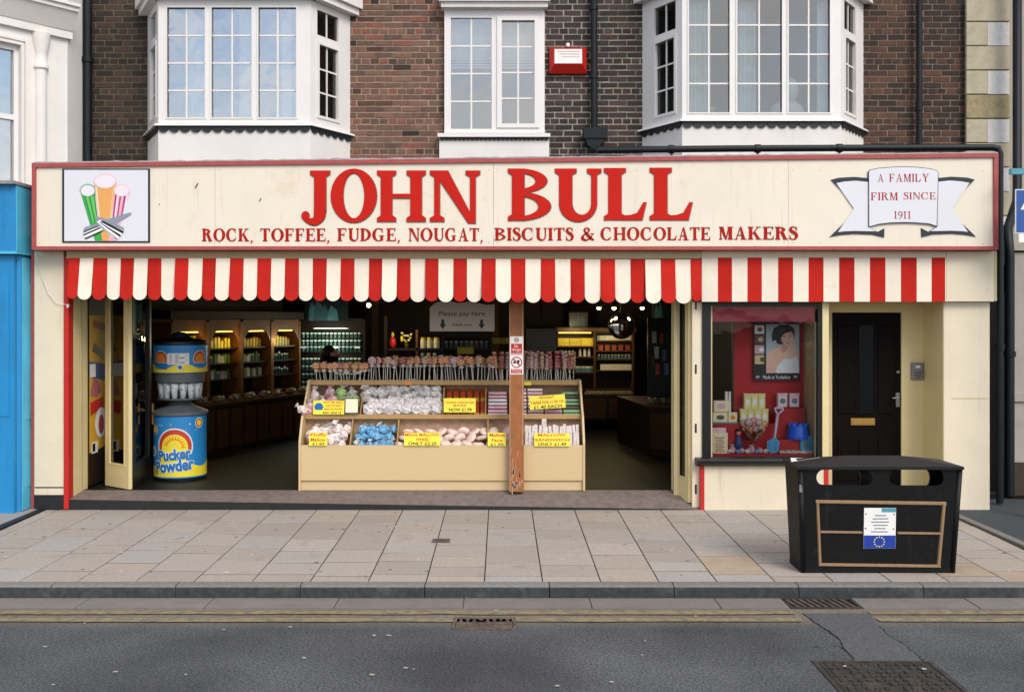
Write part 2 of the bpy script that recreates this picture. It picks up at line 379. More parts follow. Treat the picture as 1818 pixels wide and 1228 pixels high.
        if ch == '1': return [[(.16, .02), (.16+S, .02), (.16+S, .98), (.16, .98)], [(.02, .84), (.2, .88), (.16+S, 1), (.16, 1), (.02, .88)], [(.04, 0), (.28+S, 0), (.28+S, F), (.04, F)]], .34+S
        if ch == '9': return s.ring(.28+S*.2, .69, .28+S*.2, .31, 0, 360, S*.9, T, 28)+s.smooth([(.5+S*.3, .66), (.52+S*.2, .4), (.40, .14), (.2, .02), (.08, .05)], [S*.8, S*.8, S*.6, T*1.4, T*1.4]), .58+S*.3
        if ch == '&': return s.smooth([(.76, .52), (.68, .30), (.5, .08), (.28, .01), (.10, .12), (.10, .32), (.26, .5), (.46, .66), (.50, .85), (.36, .98), (.22, .86), (.26, .66), (.44, .40), (.66, .12), (.86, .02)], [T, T, T*1.1, S*.7, S*.9, S*.7, T, T*1.3, S*.7, T, S*.6, S*.6, S, S*.9, T])+[[(.60, .5), (.86, .5), (.86, .55), (.60, .55)]], .9
        if ch == ',': return s.smooth([(.10, .06), (.13, .0), (.10, -.12), (.03, -.2)], [.16, .15, .08, .03]), .22
        return [], .3
def grow(ps, d):
    c = (sum(p[0] for p in ps)/len(ps), sum(p[1] for p in ps)/len(ps)); out = []; n = len(ps)
    area = sum(ps[i][0]*ps[(i+1) % n][1]-ps[(i+1) % n][0]*ps[i][1] for i in range(n)); sg = 1 if area > 0 else -1
    for i in range(n):
        a, b, e = ps[i-1], ps[i], ps[(i+1) % n]
        n1 = Vector((b[1]-a[1], a[0]-b[0])); n2 = Vector((e[1]-b[1], b[0]-e[0]))
        if n1.length < 1e-9 or n2.length < 1e-9: out.append(b); continue
        n1.normalize(); n2.normalize(); q = n1+n2
        if q.length < .3: q = n1
        q = q/max(.6, q.length**2/2)
        out.append((b[0]+q.x*d*sg, b[1]+q.y*d*sg))
    return out
def glyph(mb, font, ch, x0, x1, z0, cap, yf, depth, mi=0, dg=0., step=.0004):
    """one raised letter between x0 and x1; every overlapping piece is a hair prouder than the one before"""
    ps, w = font.g(ch); sx = (x1-x0)/w; k = 0
    T = lambda p: (x0+p[0]*sx, z0+p[1]*cap)
    for q in ps:
        if isinstance(q, tuple):
            vs = []; fs = []; y = yf-k*step; k += 1
            for quad in q[1]:
                o = len(vs); w4 = [T(p) for p in quad]
                if dg: w4 = grow(w4, dg)
                vs += [(p[0], y, p[1]) for p in w4]+[(p[0], yf+depth, p[1]) for p in w4]
                fs += [(o, o+1, o+2, o+3), (o, o+4, o+5, o+1), (o+2, o+6, o+7, o+3)]
                if quad is q[1][0]: fs.append((o, o+3, o+7, o+4))
                if quad is q[1][-1]: fs.append((o+1, o+5, o+6, o+2))
            mb.add(vs, fs, mi)
        else:
            w4 = [T(p) for p in q]
            if dg: w4 = grow(w4, dg)
            mb.prism(w4, yf-k*step, yf+depth, mi); k += 1
def word_layout(font, word, x0, x1, gap=.1):
    ws = [font.g(c)[1] for c in word]; tot = sum(ws)+gap*(len(word)-1); sx = (x1-x0)/tot; out = []; x = x0
    for c, w in zip(word, ws): out.append((c, x, x+w*sx)); x += (w+gap)*sx
    return out
# ---------------------------------------------------------------- palette
M('asphalt', '#515355', .9, .55, 62, 1.0, 95, mixs=(.38, .62), stain='#7d766c', stain_s=42, stain_t=.575, spec=.3)
M('asphalt_patch', '#545557', .9, .4, 60, .5, 110, spec=.3)
M('asphalt_dark', '#404446', .9, .4, 70, .6, 110, spec=.3)
for i, c in enumerate(['#a39a90', '#a2998f', '#a79e95', '#9e968d', '#a69b8f', '#a39d96']):
    M('slab%d' % i, c, .85, .16, 45, .3, 100, rnd=.035, spec=.25, stain=['#91877b', '#90877c', '#94897c'][i % 3], stain_s=2.6, stain_t=.57)
M('slab_warm', '#a4937f', .8, .12, 7, .25, 120, rnd=.05)
M('bedding', '#191512', .95, spec=.1)
M('kerb_stone', '#77746f', .85, .2, 40, .3, 90, rnd=.08, spec=.3)
M('kerb_dark', '#34383a', .85, .35, 18, .3, 90, rnd=.1, spec=.3, stain='#4a4c4b', stain_s=4, stain_t=.52)  # darker, patchy material for the front faces of the kerb
M('channel_stone', '#77706a', .8, .12, 5, .3, 90, rnd=.06)
M('yellow_paint', '#8f8164', .9, .25, 30, .4, 110, stain='#6f685c', stain_s=15, stain_t=.46, spec=.2)
M('concrete', '#98938f', .8, .08, 4, .2, 90)
M('iron', '#3a3734', .6, .3, 20, .5, 60, metal=.4, stain='#544a40', stain_s=9, stain_t=.5)
M('iron_rust', '#655850', .7, .3, 14, .5, 60, metal=.2, stain='#4a3d34', stain_s=12, stain_t=.5)
M('void', '#080808', .9, 0)
M('litter', '#a8a298', .8, .3, 30)
# bricks, four soot zones
BR = {'L': ['#352b26', '#40332b', '#2f2724', '#46362d', '#2b2522'], 'C': ['#735246', '#6a4e44', '#795a4c', '#614b43', '#815143', '#6f5547'],
      'D': ['#37302e', '#423835', '#2f2a29', '#4a3f3b', '#3a3331'], 'R': ['#443129', '#50372d', '#3a2d27', '#322824', '#583e31']}
for z, cs in BR.items():
    for i, c in enumerate(cs): M('brick_%s%d' % (z, i), c, .9, .22, 16, .5, 130)
M('mortar_L', '#68604f', .95, .2, 9, .5, 160); M('mortar_C', '#a3907e', .95, .15, 9, .5, 160)
M('mortar_D', '#a39a90', .95, .25, 7, .5, 160); M('mortar_R', '#7d6c5e', .95, .2, 7, .5, 160)
M('upvc', '#e4e1df', .4, .03, 3, streak='#bfbab2', streak_t=.62)
M('white_render', '#e2deda', .8, .05, 2, .1, 60, stain='#cfc8bd', stain_s=1.6, stain_t=.60, streak='#a8a196', streak_t=.60)
M('black_trim', '#161b1f', .5, .2, 12)
M('pipe_black', '#0e141a', .5, .2, 8, spec=.3)
M('lead', '#8f8d90', .7, .3, 10, .3, 40)
M('roof_felt', '#4a4a4c', .9)
M('cream', '#dfd3bb', .6, .05, 2.0, .06, 30, stain='#d2c3a6', stain_s=1.6, stain_t=.60, streak='#b5a585', streak_t=.58)
M('cream_board', '#e6dccb', .55, .04, 1.4, .05, 20, stain='#d9cab0', stain_s=1.2, stain_t=.58, streak='#b8a98c', streak_t=.57)
M('cream_yellow', '#dccb98', .5, .05, 3, .06, 30)  # yellower cream for reveals, doors and lobby
M('cream_dull', '#c6b68c', .55, .07, 5, .08, 30, stain='#b8a67c', stain_s=3, stain_t=.6)
M('red_frame', '#a44a48', .6, .15, 12, .15, 60, stain='#c9a79a', stain_s=14, stain_t=.66)
M('red_paint', '#bc1c14', .6, .08, 6)
M('red_letter', '#c01f14', .65, .05, 5, spec=.15)
M('letter_shadow', '#8a7772', .6, .1, 10)
M('red_small', '#a81d12', .65, .08, 8, spec=.15)
M('awning_red', '#b9251c', .75, .12, 3, .12, 14, spec=.12, streak='#8e2a22', streak_t=.56, rnd=.05)
M('awning_white', '#e8dfcd', .7, .05, 3, .12, 14, stain='#d8cab0', stain_s=2.4, stain_t=.58, streak='#b9a98a', streak_t=.60, rnd=.03)
M('plinth_dark', '#17181b', .6, .3, 6)
M('tile_red', '#736762', .85, .25, 14, .3, 80, stain='#665b56', stain_s=5, stain_t=.55)
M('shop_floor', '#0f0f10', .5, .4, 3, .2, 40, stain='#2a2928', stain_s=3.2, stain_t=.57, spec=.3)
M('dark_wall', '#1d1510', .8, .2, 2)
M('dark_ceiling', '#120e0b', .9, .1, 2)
M('wood_dark', '#25170d', .5, .25, 9, spec=.3)
M('wood_mid', '#4e3117', .5, .3, 9, spec=.3)
M('wood_post', '#9a5f34', .5, .22, 12, .1, 50, stain='#6e4024', stain_s=6, stain_t=.6)
M('wood_arch', '#6a4018', .5, .3, 9, spec=.3)
M('wood_worn', '#b09076', .7, .25, 22)
M('beech', '#d8c096', .55, .08, 30, .05, 40, col2='#cfb588', stain='#b99c6e', stain_s=5, stain_t=.66)
M('beech_edge', '#b08e5c', .5, .08, 8)
M('black_frame', '#121113', .4, .2, 8, spec=.4)
M('maroon', '#a02c3c', .7, .08, 8)
M('backdrop_red', '#b01c20', .7, .1, 4)
M('door_dark', '#0b0706', .6, .25, 8, spec=.08)
M('brass', '#b8934f', .35, .1, 20, metal=.9)
M('chrome', '#8a8a8a', .25, .05, 10, metal=1.)
M('grey_plastic', '#7f7d80', .5, .1, 10)
M('alarm_red', '#c4231c', .35, .06, 6)
M('white', '#ecebe8', .5, .03, 4)
M('panel_white', '#dcdce4', .4, .02, 3)
M('black', '#0b0c0e', .5, .1, 8)
M('navy', '#14222e', .5, .15, 12)
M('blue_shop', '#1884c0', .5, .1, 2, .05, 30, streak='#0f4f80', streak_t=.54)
M('blue_shop_lit', '#52b8d8', .5, .1, 2.5, .05, 30, streak='#2a7ca6', streak_t=.55)  # paler copy of the blue: light painted onto the right-facing sides
M('blue_sign', '#1c4f9a', .4, .05, 4)
M('teal', '#4f97a6', .5, .1, 4)
M('stone_cream', '#aea58e', .85, .12, 9, .4, 60, stain='#938a6e', stain_s=5, stain_t=.62)
M('stone_dirty', '#948868', .9, .25, 9, .5, 60, stain='#7a6a4c', stain_s=7, stain_t=.55)
M('render_rough', '#c9c6c4', .9, .1, 20, .8, 90)
M('neighbour_grey', '#a39c92', .85, .1, 3, .3, 70, stain='#9c9485', stain_s=2, stain_t=.6)
M('neighbour_plinth', '#3c342a', .9, .2, 4, .3, 70)
M('bin_black', '#090b0d', .5, .3, 9, .15, 90, spec=.25, stain='#202325', stain_s=9, stain_t=.58, streak='#2c3032', streak_t=.60)
M('bin_lid', '#141517', .5, .35, 9, .15, 90, spec=.3, stain='#25262a', stain_s=11, stain_t=.6)
M('gold', '#927658', .5, .15, 25, .2, 80)
glass('pane_sky', (.84, .88, .88), .42)
glass('pane_mid', (.90, .92, .90), .26)
glass('pane_right', (.74, .84, .84), .14)
glass('pane_return', (.70, .76, .72), -.02)
glass('pane_shop', (.98, .99, .98), -.024)
glass('pane_door', (.55, .60, .58), .03)
M('curtain', '#e2e8ea', .9, .08, 6)
M('blind', '#e6e6e0', .9, .04, 6)
M('room_wall', '#8f9694', .9, .08, 1)

def asphalt_tones(m):
    # broad worn / oily areas over the chippings, and the dust that gathers along the gutter
    nt = m.node_tree; n = nt.nodes; l = nt.links.new; b = n['Principled BSDF']; src = b.inputs['Base Color'].links[0].from_socket
    geo = n.new('ShaderNodeNewGeometry'); nz = n.new('ShaderNodeTexNoise'); nz.inputs['Scale'].default_value = .9; nz.inputs['Detail'].default_value = 5; l(geo.outputs['Position'], nz.inputs['Vector'])
    mr = n.new('ShaderNodeMapRange'); mr.inputs['From Min'].default_value = .32; mr.inputs['From Max'].default_value = .68; mr.inputs['To Min'].default_value = .62; mr.inputs['To Max'].default_value = 1.25; l(nz.outputs['Fac'], mr.inputs['Value'])
    mm = n.new('ShaderNodeMix'); mm.data_type = 'RGBA'; mm.blend_type = 'MULTIPLY'; mm.inputs['Factor'].default_value = 1; l(src, mm.inputs['A']); l(mr.outputs['Result'], mm.inputs['B'])
    sx = n.new('ShaderNodeSeparateXYZ'); l(geo.outputs['Position'], sx.inputs['Vector']); gr = n.new('ShaderNodeMapRange'); gr.inputs['From Min'].default_value = 7.02; gr.inputs['From Max'].default_value = 7.34; gr.inputs['To Max'].default_value = .75; l(sx.outputs['Y'], gr.inputs['Value'])
    n2 = n.new('ShaderNodeTexNoise'); n2.inputs['Scale'].default_value = 22; n2.inputs['Detail'].default_value = 6; l(geo.outputs['Position'], n2.inputs['Vector'])
    mu = n.new('ShaderNodeMath'); mu.operation = 'MULTIPLY'; l(gr.outputs['Result'], mu.inputs[0]); l(n2.outputs['Fac'], mu.inputs[1])
    m2 = n.new('ShaderNodeMix'); m2.data_type = 'RGBA'; l(mu.outputs[0], m2.inputs['Factor']); l(mm.outputs['Result'], m2.inputs['A']); m2.inputs['B'].default_value = (*lin('#a08f74'), 1); l(m2.outputs['Result'], b.inputs['Base Color'])
asphalt_tones(MATS['asphalt'])
# ---------------------------------------------------------------- ground, road, pavement
YK, ZR = 7.77, -.13            # kerb face, road level
def zpav(Y): return -.03*(10.7-Y)/2.93
g = struct(MB().sheet([(-300, -300, -.30), (300, -300, -.30), (300, 300, -.30), (-300, 300, -.30)]).build('ground', 'asphalt_dark'))
road = struct(MB().sheet([(-60, -40, ZR), (60, -40, ZR), (60, YK+.05, ZR), (-60, YK+.05, ZR)]).build('road', 'asphalt'))
rng = random.Random(4)
# asphalt reinstated round the gully
pp = [(1424, 1089), (1450, 1107), (1470, 1120), (1492, 1136), (1497, 1150), (1520, 1176), (1640, 1174), (1612, 1150), (1580, 1130), (1556, 1108), (1545, 1089)]
yr = lambda py: FP*(EYE-ZR)/(py-CY)
patch = struct(MB().sheet([(wx(a, yr(b)), yr(b), ZR+.004) for a, b in pp]).build('road_patch', 'asphalt_patch'))
for (y0, y1) in ((7.355, 7.445), (7.175, 7.265)):
    for (a, b) in ((-12, 2.12), (2.66, 12)):
        mb = MB(); n = int((b-a)/.25); top = []; bot = []
        for i in range(n+1):
            x = a+(b-a)*i/n; top.append((x, y1+rng.uniform(-.008, .008), ZR+.008)); bot.append((x, y0+rng.uniform(-.008, .008), ZR+.008))
        mb.add(bot+top, [(i, i+1, n+2+i, n+1+i) for i in range(n)])
        struct(mb.build('yellow_line', 'yellow_paint'))
# pavement bed + slabs
pav = struct(MB().hexa([(-20, YK+.02, -.28), (20, YK+.02, -.28), (20, 11.6, -.28), (-20, 11.6, -.28)], [(-20, YK+.02, zpav(YK+.02)-.0045), (20, YK+.02, zpav(YK+.02)-.0045), (20, 11.6, zpav(11.6)-.0045), (-20, 11.6, zpav(11.6)-.0045)]).build('pavement', 'bedding'))
XJ0, PIT = -.126, .449
XL, XR_ = -4.75, 4.57
rng = random.Random(11)
cols = []
k = math.floor((XL-XJ0)/PIT)
while XJ0+PIT*k < XR_:
    a, b = max(XL, XJ0+PIT*k), min(XR_, XJ0+PIT*(k+1)); k += 1
    if b-a > .04: cols.append((a, b))
def slab(a, b, y0, y1, mat, tilt=.0015):
    g = .0042; gy = .0105; ch = .002; xa, xb, ya, yb = a+g, b-g, y0+gy, y1-gy
    zz = [rng.uniform(-tilt, tilt) for _ in range(4)]
    bs = [(xa, ya), (xb, ya), (xb, yb), (xa, yb)]; ins = [(xa+ch, ya+ch), (xb-ch, ya+ch), (xb-ch, yb-ch), (xa+ch, yb-ch)]
    mb = MB(); vs = [(x, y, zpav(y)-.045) for x, y in bs]+[(x, y, zpav(y)-ch+q) for (x, y), q in zip(bs, zz)]+[(x, y, zpav(y)+q) for (x, y), q in zip(ins, zz)]
    mb.add(vs, [(8, 9, 10, 11)]+[(i, (i+1) % 4, 4+(i+1) % 4, 4+i) for i in range(4)]+[(4+i, 4+(i+1) % 4, 8+(i+1) % 4, 8+i) for i in range(4)])
    return mb.build('paving_slab', mat, pav)
YS = 7.90
for ci, (a, b) in enumerate(cols):
    y = YS
    first = True
    while y < 10.70:
        ln = rng.choice([.30, .42, .45, .45, .60, .36]) if not first else rng.choice([.16, .22, .32, .40]); first = False
        if 10.74-(y+ln) < .16: ln = 10.74-y
        wa = (a > 1.6 and y < 8.4) and rng.random() < .7
        slab(a, b, y, min(y+ln, 10.74), 'slab_warm' if (wa and rng.random() < .6) else 'slab%d' % rng.randrange(6)); y += ln
# kerb stones with a rounded arris, and channel stones in front
kx = -.577-.947*8
while kx < 8:
    a, b = kx+.004, kx+.947-.004; zt = zpav(YK+.06)+.001
    prof = [(YK, -.26), (YK, zt-.03), (YK+.008, zt-.012), (YK+.025, zt-.003), (YK+.045, zt), (YK+.128, zt+.0012), (YK+.128, -.26)]
    if -5 < kx < 4.9:
        kb = MB().prismx(prof, a, b); kb.m = [1 if i in (3, 2) or i == 8 else 0 for i in range(len(kb.m))]; kb.build('kerb_stone', ['kerb_stone', 'kerb_dark'], pav, ang=40)
    kx += .947
cj = -.577+.30
X = cj-.947*7
while X < 8:
    if -5 < X < 4.9:
        a, b = X+.004, X+.943
        if a < 2.62 and b > 2.12:                     # the gully frame sits here
            for (p, q) in ((a, 2.12), (2.66, b)):
                if q-p > .05: MB().box(p, q, 7.505, YK-.004, ZR-.05, ZR+.010).build('channel_stone', 'channel_stone', road)
        else: MB().box(a, b, 7.505+rng.uniform(-.004, .004), YK-.004, ZR-.05, ZR+.010+rng.uniform(0, .003)).build('channel_stone', 'channel_stone', road)
    X += .947
# concrete forecourt on the left and asphalt alley on the right, with edging
fc = struct(MB().box(-9, XL-.09, 8.6, 11.6, -.2, .010).build('forecourt', 'concrete'))
struct(MB().box(XL-.085, XL-.01, 8.4, 10.68, -.2, .006).build('edging_kerb', 'plinth_dark'))
struct(MB().box(XR_+.10, 12, 8.2, 14, -.2, .002).build('alley', 'asphalt_dark'))
for k in range(3):
    struct(MB().box(XR_+.012, XR_+.095, 8.0+.9*k+.004, 8.9+.9*k-.004, -.2, .012).build('edging_kerb', 'kerb_stone'))

# iron covers
def cover(name, label, x0, x1, y0, y1, z, mat, nx, ny, rim=.03, sk=0.):
    t = thing(name, label, 'cover', ((x0+x1)/2, (y0+y1)/2, z))
    sh = lambda p: Vector((p.x+(p.y-y0)*sk, p.y, p.z))
    mb = MB(); mb.T = sh
    for (a, b, c, d) in ((x0, x1, y0, y0+rim), (x0, x1, y1-rim, y1), (x0, x0+rim, y0+rim, y1-rim), (x1-rim, x1, y0+rim, y1-rim)): mb.box(a, b, c, d, z-.03, z+.007)
    mb.build('frame', mat, t)
    mb = MB(); mb.T = sh; mb.box(x0+rim+.008, x1-rim-.008, y0+rim+.008, y1-rim-.008, z-.03, z+.004)
    pl = mb.build('plate', mat, t)
    mb = MB(); mb.T = sh
    r = random.Random(nx*7+ny)
    ux = (x1-x0-2*rim-.03)/nx; uy = (y1-y0-2*rim-.03)/ny
    for i in range(nx):
        for j in range(ny):
            if r.random() < .12: continue
            cx = x0+rim+.015+ux*(i+.5); cy = y0+rim+.015+uy*(j+.5); w = ux*.30; h = uy*.30
            if (i+j) % 2: w *= .55
            else: h *= .55
            mb.box(cx-w, cx+w, cy-h, cy+h, z+.003, z+.012)
    o = mb.build('tread_studs', mat, t); o['kind'] = 'stuff'
cover('manhole_cover', 'large rectangular iron manhole cover with raised studs in the road, below the gully', 1.93, 2.67, 5.60, 6.36, ZR, 'iron', 12, 10)
cover('hydrant_cover', 'small worn rusty iron cover in the road beside the yellow lines', -.335, .105, 7.0, 7.27, ZR+.004, 'iron_rust', 8, 4, .018)
cover('pavement_cover', 'tiny square metal cover set in the paving slabs', -.62, -.46, 9.20, 9.34, zpav(9.3)+.001, 'iron_rust', 5, 4, .012)
t = thing('drain_grate', 'slotted iron drain grate in the gutter below the litter bin', 'drain', (2.39, 7.6, ZR))
mb = MB()
for (a, b, c, d) in ((2.125, 2.655, 7.51, 7.53), (2.125, 2.655, 7.735, 7.755), (2.125, 2.15, 7.53, 7.735), (2.63, 2.655, 7.53, 7.735)): mb.box(a, b, c, d, ZR-.05, ZR+.012)
mb.build('frame', 'iron', t)
MB().box(2.13, 2.65, 7.515, 7.75, ZR+.0002, ZR+.0016).build('pit_shade', 'void', t)  # thin black sheet stands in for the shade down in the gully
for k in range(9):
    x = 2.165+.0515*k; mb = MB(); mb.T = lambda p: Vector((p.x-(p.y-7.53)*.22+.02, p.y, p.z)); mb.box(x, x+.022, 7.531, 7.734, ZR+.002, ZR+.012); mb.build('bar', 'iron_rust', t)
# scraps of litter on the road
mb = MB(); r = random.Random(3)
for (px, py) in [(250, 1101), (397, 1120), (690, 1130), (664, 1130), (880, 1086), (1145, 1140), (1085, 1213), (735, 1190), (150, 1108), (80, 1150), (660, 1200), (720, 1188), (1235, 1096), (1500, 1185), (540, 1170), (1140, 1165), (990, 1220), (1640, 1190), (95, 1218), (515, 1115), (330, 1200), (205, 1195)]:
    Y = yr(py); x = wx(px, Y); s_ = r.uniform(.005, .014); a = r.uniform(0, 3)
    pts = [(x+s_*1.5*math.cos(a+q)*r.uniform(.7, 1.2), Y+s_*math.sin(a+q)*r.uniform(.7, 1.2)) for q in (0, 1.4, 3.0, 4.4)]
    mb.prismz(pts, ZR+.011, ZR+.013+r.uniform(0, .002))
tag(mb.build('litter_scraps', 'litter'), 'small pale scraps of litter scattered over the road', 'litter', kind='stuff')

# chewing gum trodden into the slabs, pale and dark
mb = MB(); r = random.Random(91)
for k in range(120):
    Y = r.uniform(8.0, 10.6); x = r.uniform(-4.6, 4.4); s_ = r.uniform(.006, .016); q = r.uniform(.8, 1.3); z_ = zpav(Y)+.0018
    mb.add([(x+s_*q*math.cos(2*math.pi*j/7), Y+s_*math.sin(2*math.pi*j/7), z_+.0006) for j in range(7)]+[(x+s_*1.15*q*math.cos(2*math.pi*j/7), Y+s_*1.15*math.sin(2*math.pi*j/7), z_-.001) for j in range(7)], [tuple(range(7))]+[(j, 7+j, 7+(j+1) % 7, (j+1) % 7) for j in range(7)], k % 3 == 0)
M('gum_dark', '#6a6058', .8, .2, 20); M('gum_pale', '#c2b9ac', .8, .1, 20)
tag(mb.build('gum_spots', ['gum_dark', 'gum_pale']), 'small trodden gum spots dotted over the paving slabs', 'gum', kind='stuff')
# tarry cracks round the reinstated patch
def crack(pts, w=.0028):
    mb = MB(); vs = []; rr_ = random.Random(len(pts)*3)
    P2 = []
    for (a, b), (c, d) in zip(pts[:-1], pts[1:]):
        for t_ in range(6): P2.append((a+(c-a)*t_/6, b+(d-b)*t_/6))
    for a, b in P2:
        Y = yr(b+rr_.uniform(-1, 1)); x = wx(a+rr_.uniform(-2, 2), Y); ww = w*rr_.uniform(.4, 1.4); vs += [(x-ww, Y, ZR+.0055), (x+ww, Y+ww*.5, ZR+.0055)]
    mb.add(vs, [(2*i, 2*i+1, 2*i+3, 2*i+2) for i in range(len(P2)-1)]); return mb
for pts in ([(1424, 1089), (1450, 1107), (1470, 1120), (1492, 1136), (1497, 1150), (1520, 1176)], [(1640, 1174), (1612, 1150), (1580, 1130), (1556, 1108)], [(1497, 1150), (1480, 1146), (1462, 1150), (1440, 1148)]):
    struct(crack(pts).build('road_crack', 'bedding'))
# ---------------------------------------------------------------- the shop building, upper floor
YW, YB = 12.8, 12.13          # brick wall plane, front of the bays
B = thing('shop_building', 'brown brick building with cream and red sweet shop front and two white bay windows', 'building', (0, 12.8, 0))
wallmb = MB()
zones = [(122, 268, 'L'), (612, 792, 'C'), (964, 1146, 'D'), (1526, 1718, 'R')]
ZB0, ZB1 = 3.45, 6.45
xa, xb = wx(118, YW), wx(1722, YW)
# wall behind: mortar strips between the window bays, then solid wall above
for a, b, z in zones: pass
mi_of = {'L': 0, 'C': 1, 'D': 2, 'R': 3}
for a, b, z in zones: wallmb.box(wx(a, YW), wx(b, YW), YW+.003, YW+.30, 3.2, ZB1, mi_of[z])
wallmb.box(wx(268, YW)+.001, wx(612, YW)-.001, YW+.05, YW+.28, 5.85, ZB1, 1); wallmb.box(wx(792, YW)+.001, wx(964, YW)-.001, YW+.05, YW+.28, 5.95, ZB1, 1); wallmb.box(wx(1146, YW)+.001, wx(1526, YW)-.001, YW+.05, YW+.28, 5.85, ZB1, 3)
for a, b in ((268, 612), (792, 964), (1146, 1526)): wallmb.box(wx(a, YW)+.001, wx(b, YW)-.001, YW+.05, YW+.28, 3.2, 4.2, 1)
wall = wallmb.build('wall', ['mortar_L', 'mortar_C', 'mortar_D', 'mortar_R'], B)
rng = random.Random(21)
bricks = []
nc = int((ZB1-ZB0)/.075)
for a, b, z in zones:
    x0, x1 = wx(a, YW), wx(b, YW)
    for c in range(nc):
        head = c % 5 == 3; ln = .1125 if head else .225
        off = {0: 0, 1: .1125}[c % 2]+(.056 if head else 0)
        x = math.floor(x0/.225)*.225-.225+off
        while x < x1:
            p, q = max(x, x0), min(x+ln, x1)
            if q-p > .03: bricks.append((p, q, ZB0+c*.075, z))
            x += ln
cache = {}
def brick_mesh(w, mat, var):
    w = round(w/.01)*.01; key = (w, mat, var)
    if key not in cache:
        rr = random.Random(len(cache)*17+3); mb = MB(); h = .063; j = lambda s_=.003: rr.uniform(-s_, s_); i_ = .003
        vs = [(.005+j(), 0.012, j()), (w-.005+j(), 0.012, j()), (w-.005+j(), 0.012, h+j()), (.005+j(), 0.012, h+j()),
              (.005+i_+j(), j(.002), i_+j()), (w-.005-i_+j(), j(.002), i_+j()), (w-.005-i_+j(), j(.002), h-i_+j()), (.005+i_+j(), j(.002), h-i_+j())]
        mb.add(vs, [(4, 5, 6, 7), (0, 1, 5, 4), (1, 2, 6, 5), (2, 3, 7, 6), (3, 0, 4, 7)])
        cache[key] = mb.mesh('brick', mat)
    return cache[key]
vis = []; rest = MB(); allm = sum([['brick_%s%d' % (z, i) for i in range(len(BR[z]))] for z in 'LCDR'], [])
cand = []
for bk in bricks:
    zc = bk[2]+.03; py = CY-(zc-EYE)*FP/YW
    cand.append((bk, 2 < py < 285 and bk[1]-bk[0] > .12))
order = [i for i, c in enumerate(cand) if c[1]]
rng.shuffle(order); order.sort(key=lambda i: {'C': 0, 'D': 1, 'R': 2, 'L': 3}[cand[i][0][3]]); pick = set(order[:300])
for i, (bk, _) in enumerate(cand):
    x0, x1, z0, zn = bk; mi = rng.randrange(len(BR[zn])); px = CX+(x0+x1)/2*FP/YW
    if zn == 'R' and px > 1632 and rng.random() < .5: mi = rng.choice([2, 3])
    if zn == 'D' and px > 1075 and rng.random() < .3: mn = 'brick_R%d' % rng.choice([0, 2])
    elif zn == 'C' and rng.random() < .10: mn = 'brick_R%d' % rng.randrange(5)
    else: mn = 'brick_%s%d' % (zn, mi)
    dy = rng.uniform(-.002, .002)
    if i in pick: link('brick', brick_mesh(x1-x0, mn, rng.randrange(2)), (x0, YW+dy-.004, z0+.005), wall)
    else:
        j = lambda s_=.0025: rng.uniform(-s_, s_)
        w = x1-x0; h = .063; i_ = .003; oy = YW+dy-.004; oz = z0+.005
        vs = [(x0+.005+j(), oy+.012, oz+j()), (x1-.005+j(), oy+.012, oz+j()), (x1-.005+j(), oy+.012, oz+h+j()), (x0+.005+j(), oy+.012, oz+h+j()),
              (x0+.005+i_+j(), oy, oz+i_+j()), (x1-.005-i_+j(), oy, oz+i_+j()), (x1-.005-i_+j(), oy, oz+h-i_+j()), (x0+.005+i_+j(), oy, oz+h-i_+j())]
        rest.add(vs, [(4, 5, 6, 7), (0, 1, 5, 4), (1, 2, 6, 5), (2, 3, 7, 6), (3, 0, 4, 7)], allm.index(mn))
o = rest.build('bricks', allm, wall); o['kind'] = 'stuff'
# rooms behind the windows, roof over the shop
mb = MB()
mb.sheet([(xa, 15.2, 3.4), (xb, 15.2, 3.4), (xb, 15.2, 6.4), (xa, 15.2, 6.4)]); mb.sheet([(xa, 13.15, 3.9), (xb, 13.15, 3.9), (xb, 15.2, 3.9), (xa, 15.2, 3.9)]); mb.sheet([(xa, 13.15, 6.35), (xb, 13.15, 6.35), (xb, 15.2, 6.35), (xa, 15.2, 6.35)])
for x in (xa+.01, -.85, .68, xb-.01): mb.sheet([(x, 13.15, 3.9), (x, 15.2, 3.9), (x, 15.2, 6.35), (x, 13.15, 6.35)])
mb.build('upper_rooms', 'room_wall', B)
MB().box(wx(60, 10.6), wx(1765, 10.6), 10.74, 12.79, 3.40, 3.50).build('flat_roof', 'roof_felt', B)

def light_grid(frame, bars, panes, tf, u0, u1, z0, z1, nu, nz, bw=.020, d=-.03, win=None, pane='pane_sky'):
    """one glazed light: bars in the shared mesh, every pane its own sub-part"""
    bars.T = tf; pu = (u1-u0)/nu; pz = (z1-z0)/nz
    for i in range(1, nu): bars.box(u0+pu*i-bw/2, u0+pu*i+bw/2, d-.012, d+.010, z0, z1)
    for j in range(1, nz):
        for i in range(nu):
            bars.box(u0+pu*i+(bw/2 if i else 0), u0+pu*(i+1)-(bw/2 if i < nu-1 else 0), d-.011, d+.009, z0+pz*j-bw/2, z0+pz*j+bw/2)
    for i in range(nu):
        for j in range(nz):
            m = MB(); m.T = tf; a, b, c, e = u0+pu*i, u0+pu*(i+1), z0+pz*j, z0+pz*(j+1); m.add([(a, d, c), (b, d, c), (b, d, e), (a, d, e)], [(0, 1, 2, 3)])
            m.build('pane', pane, win)
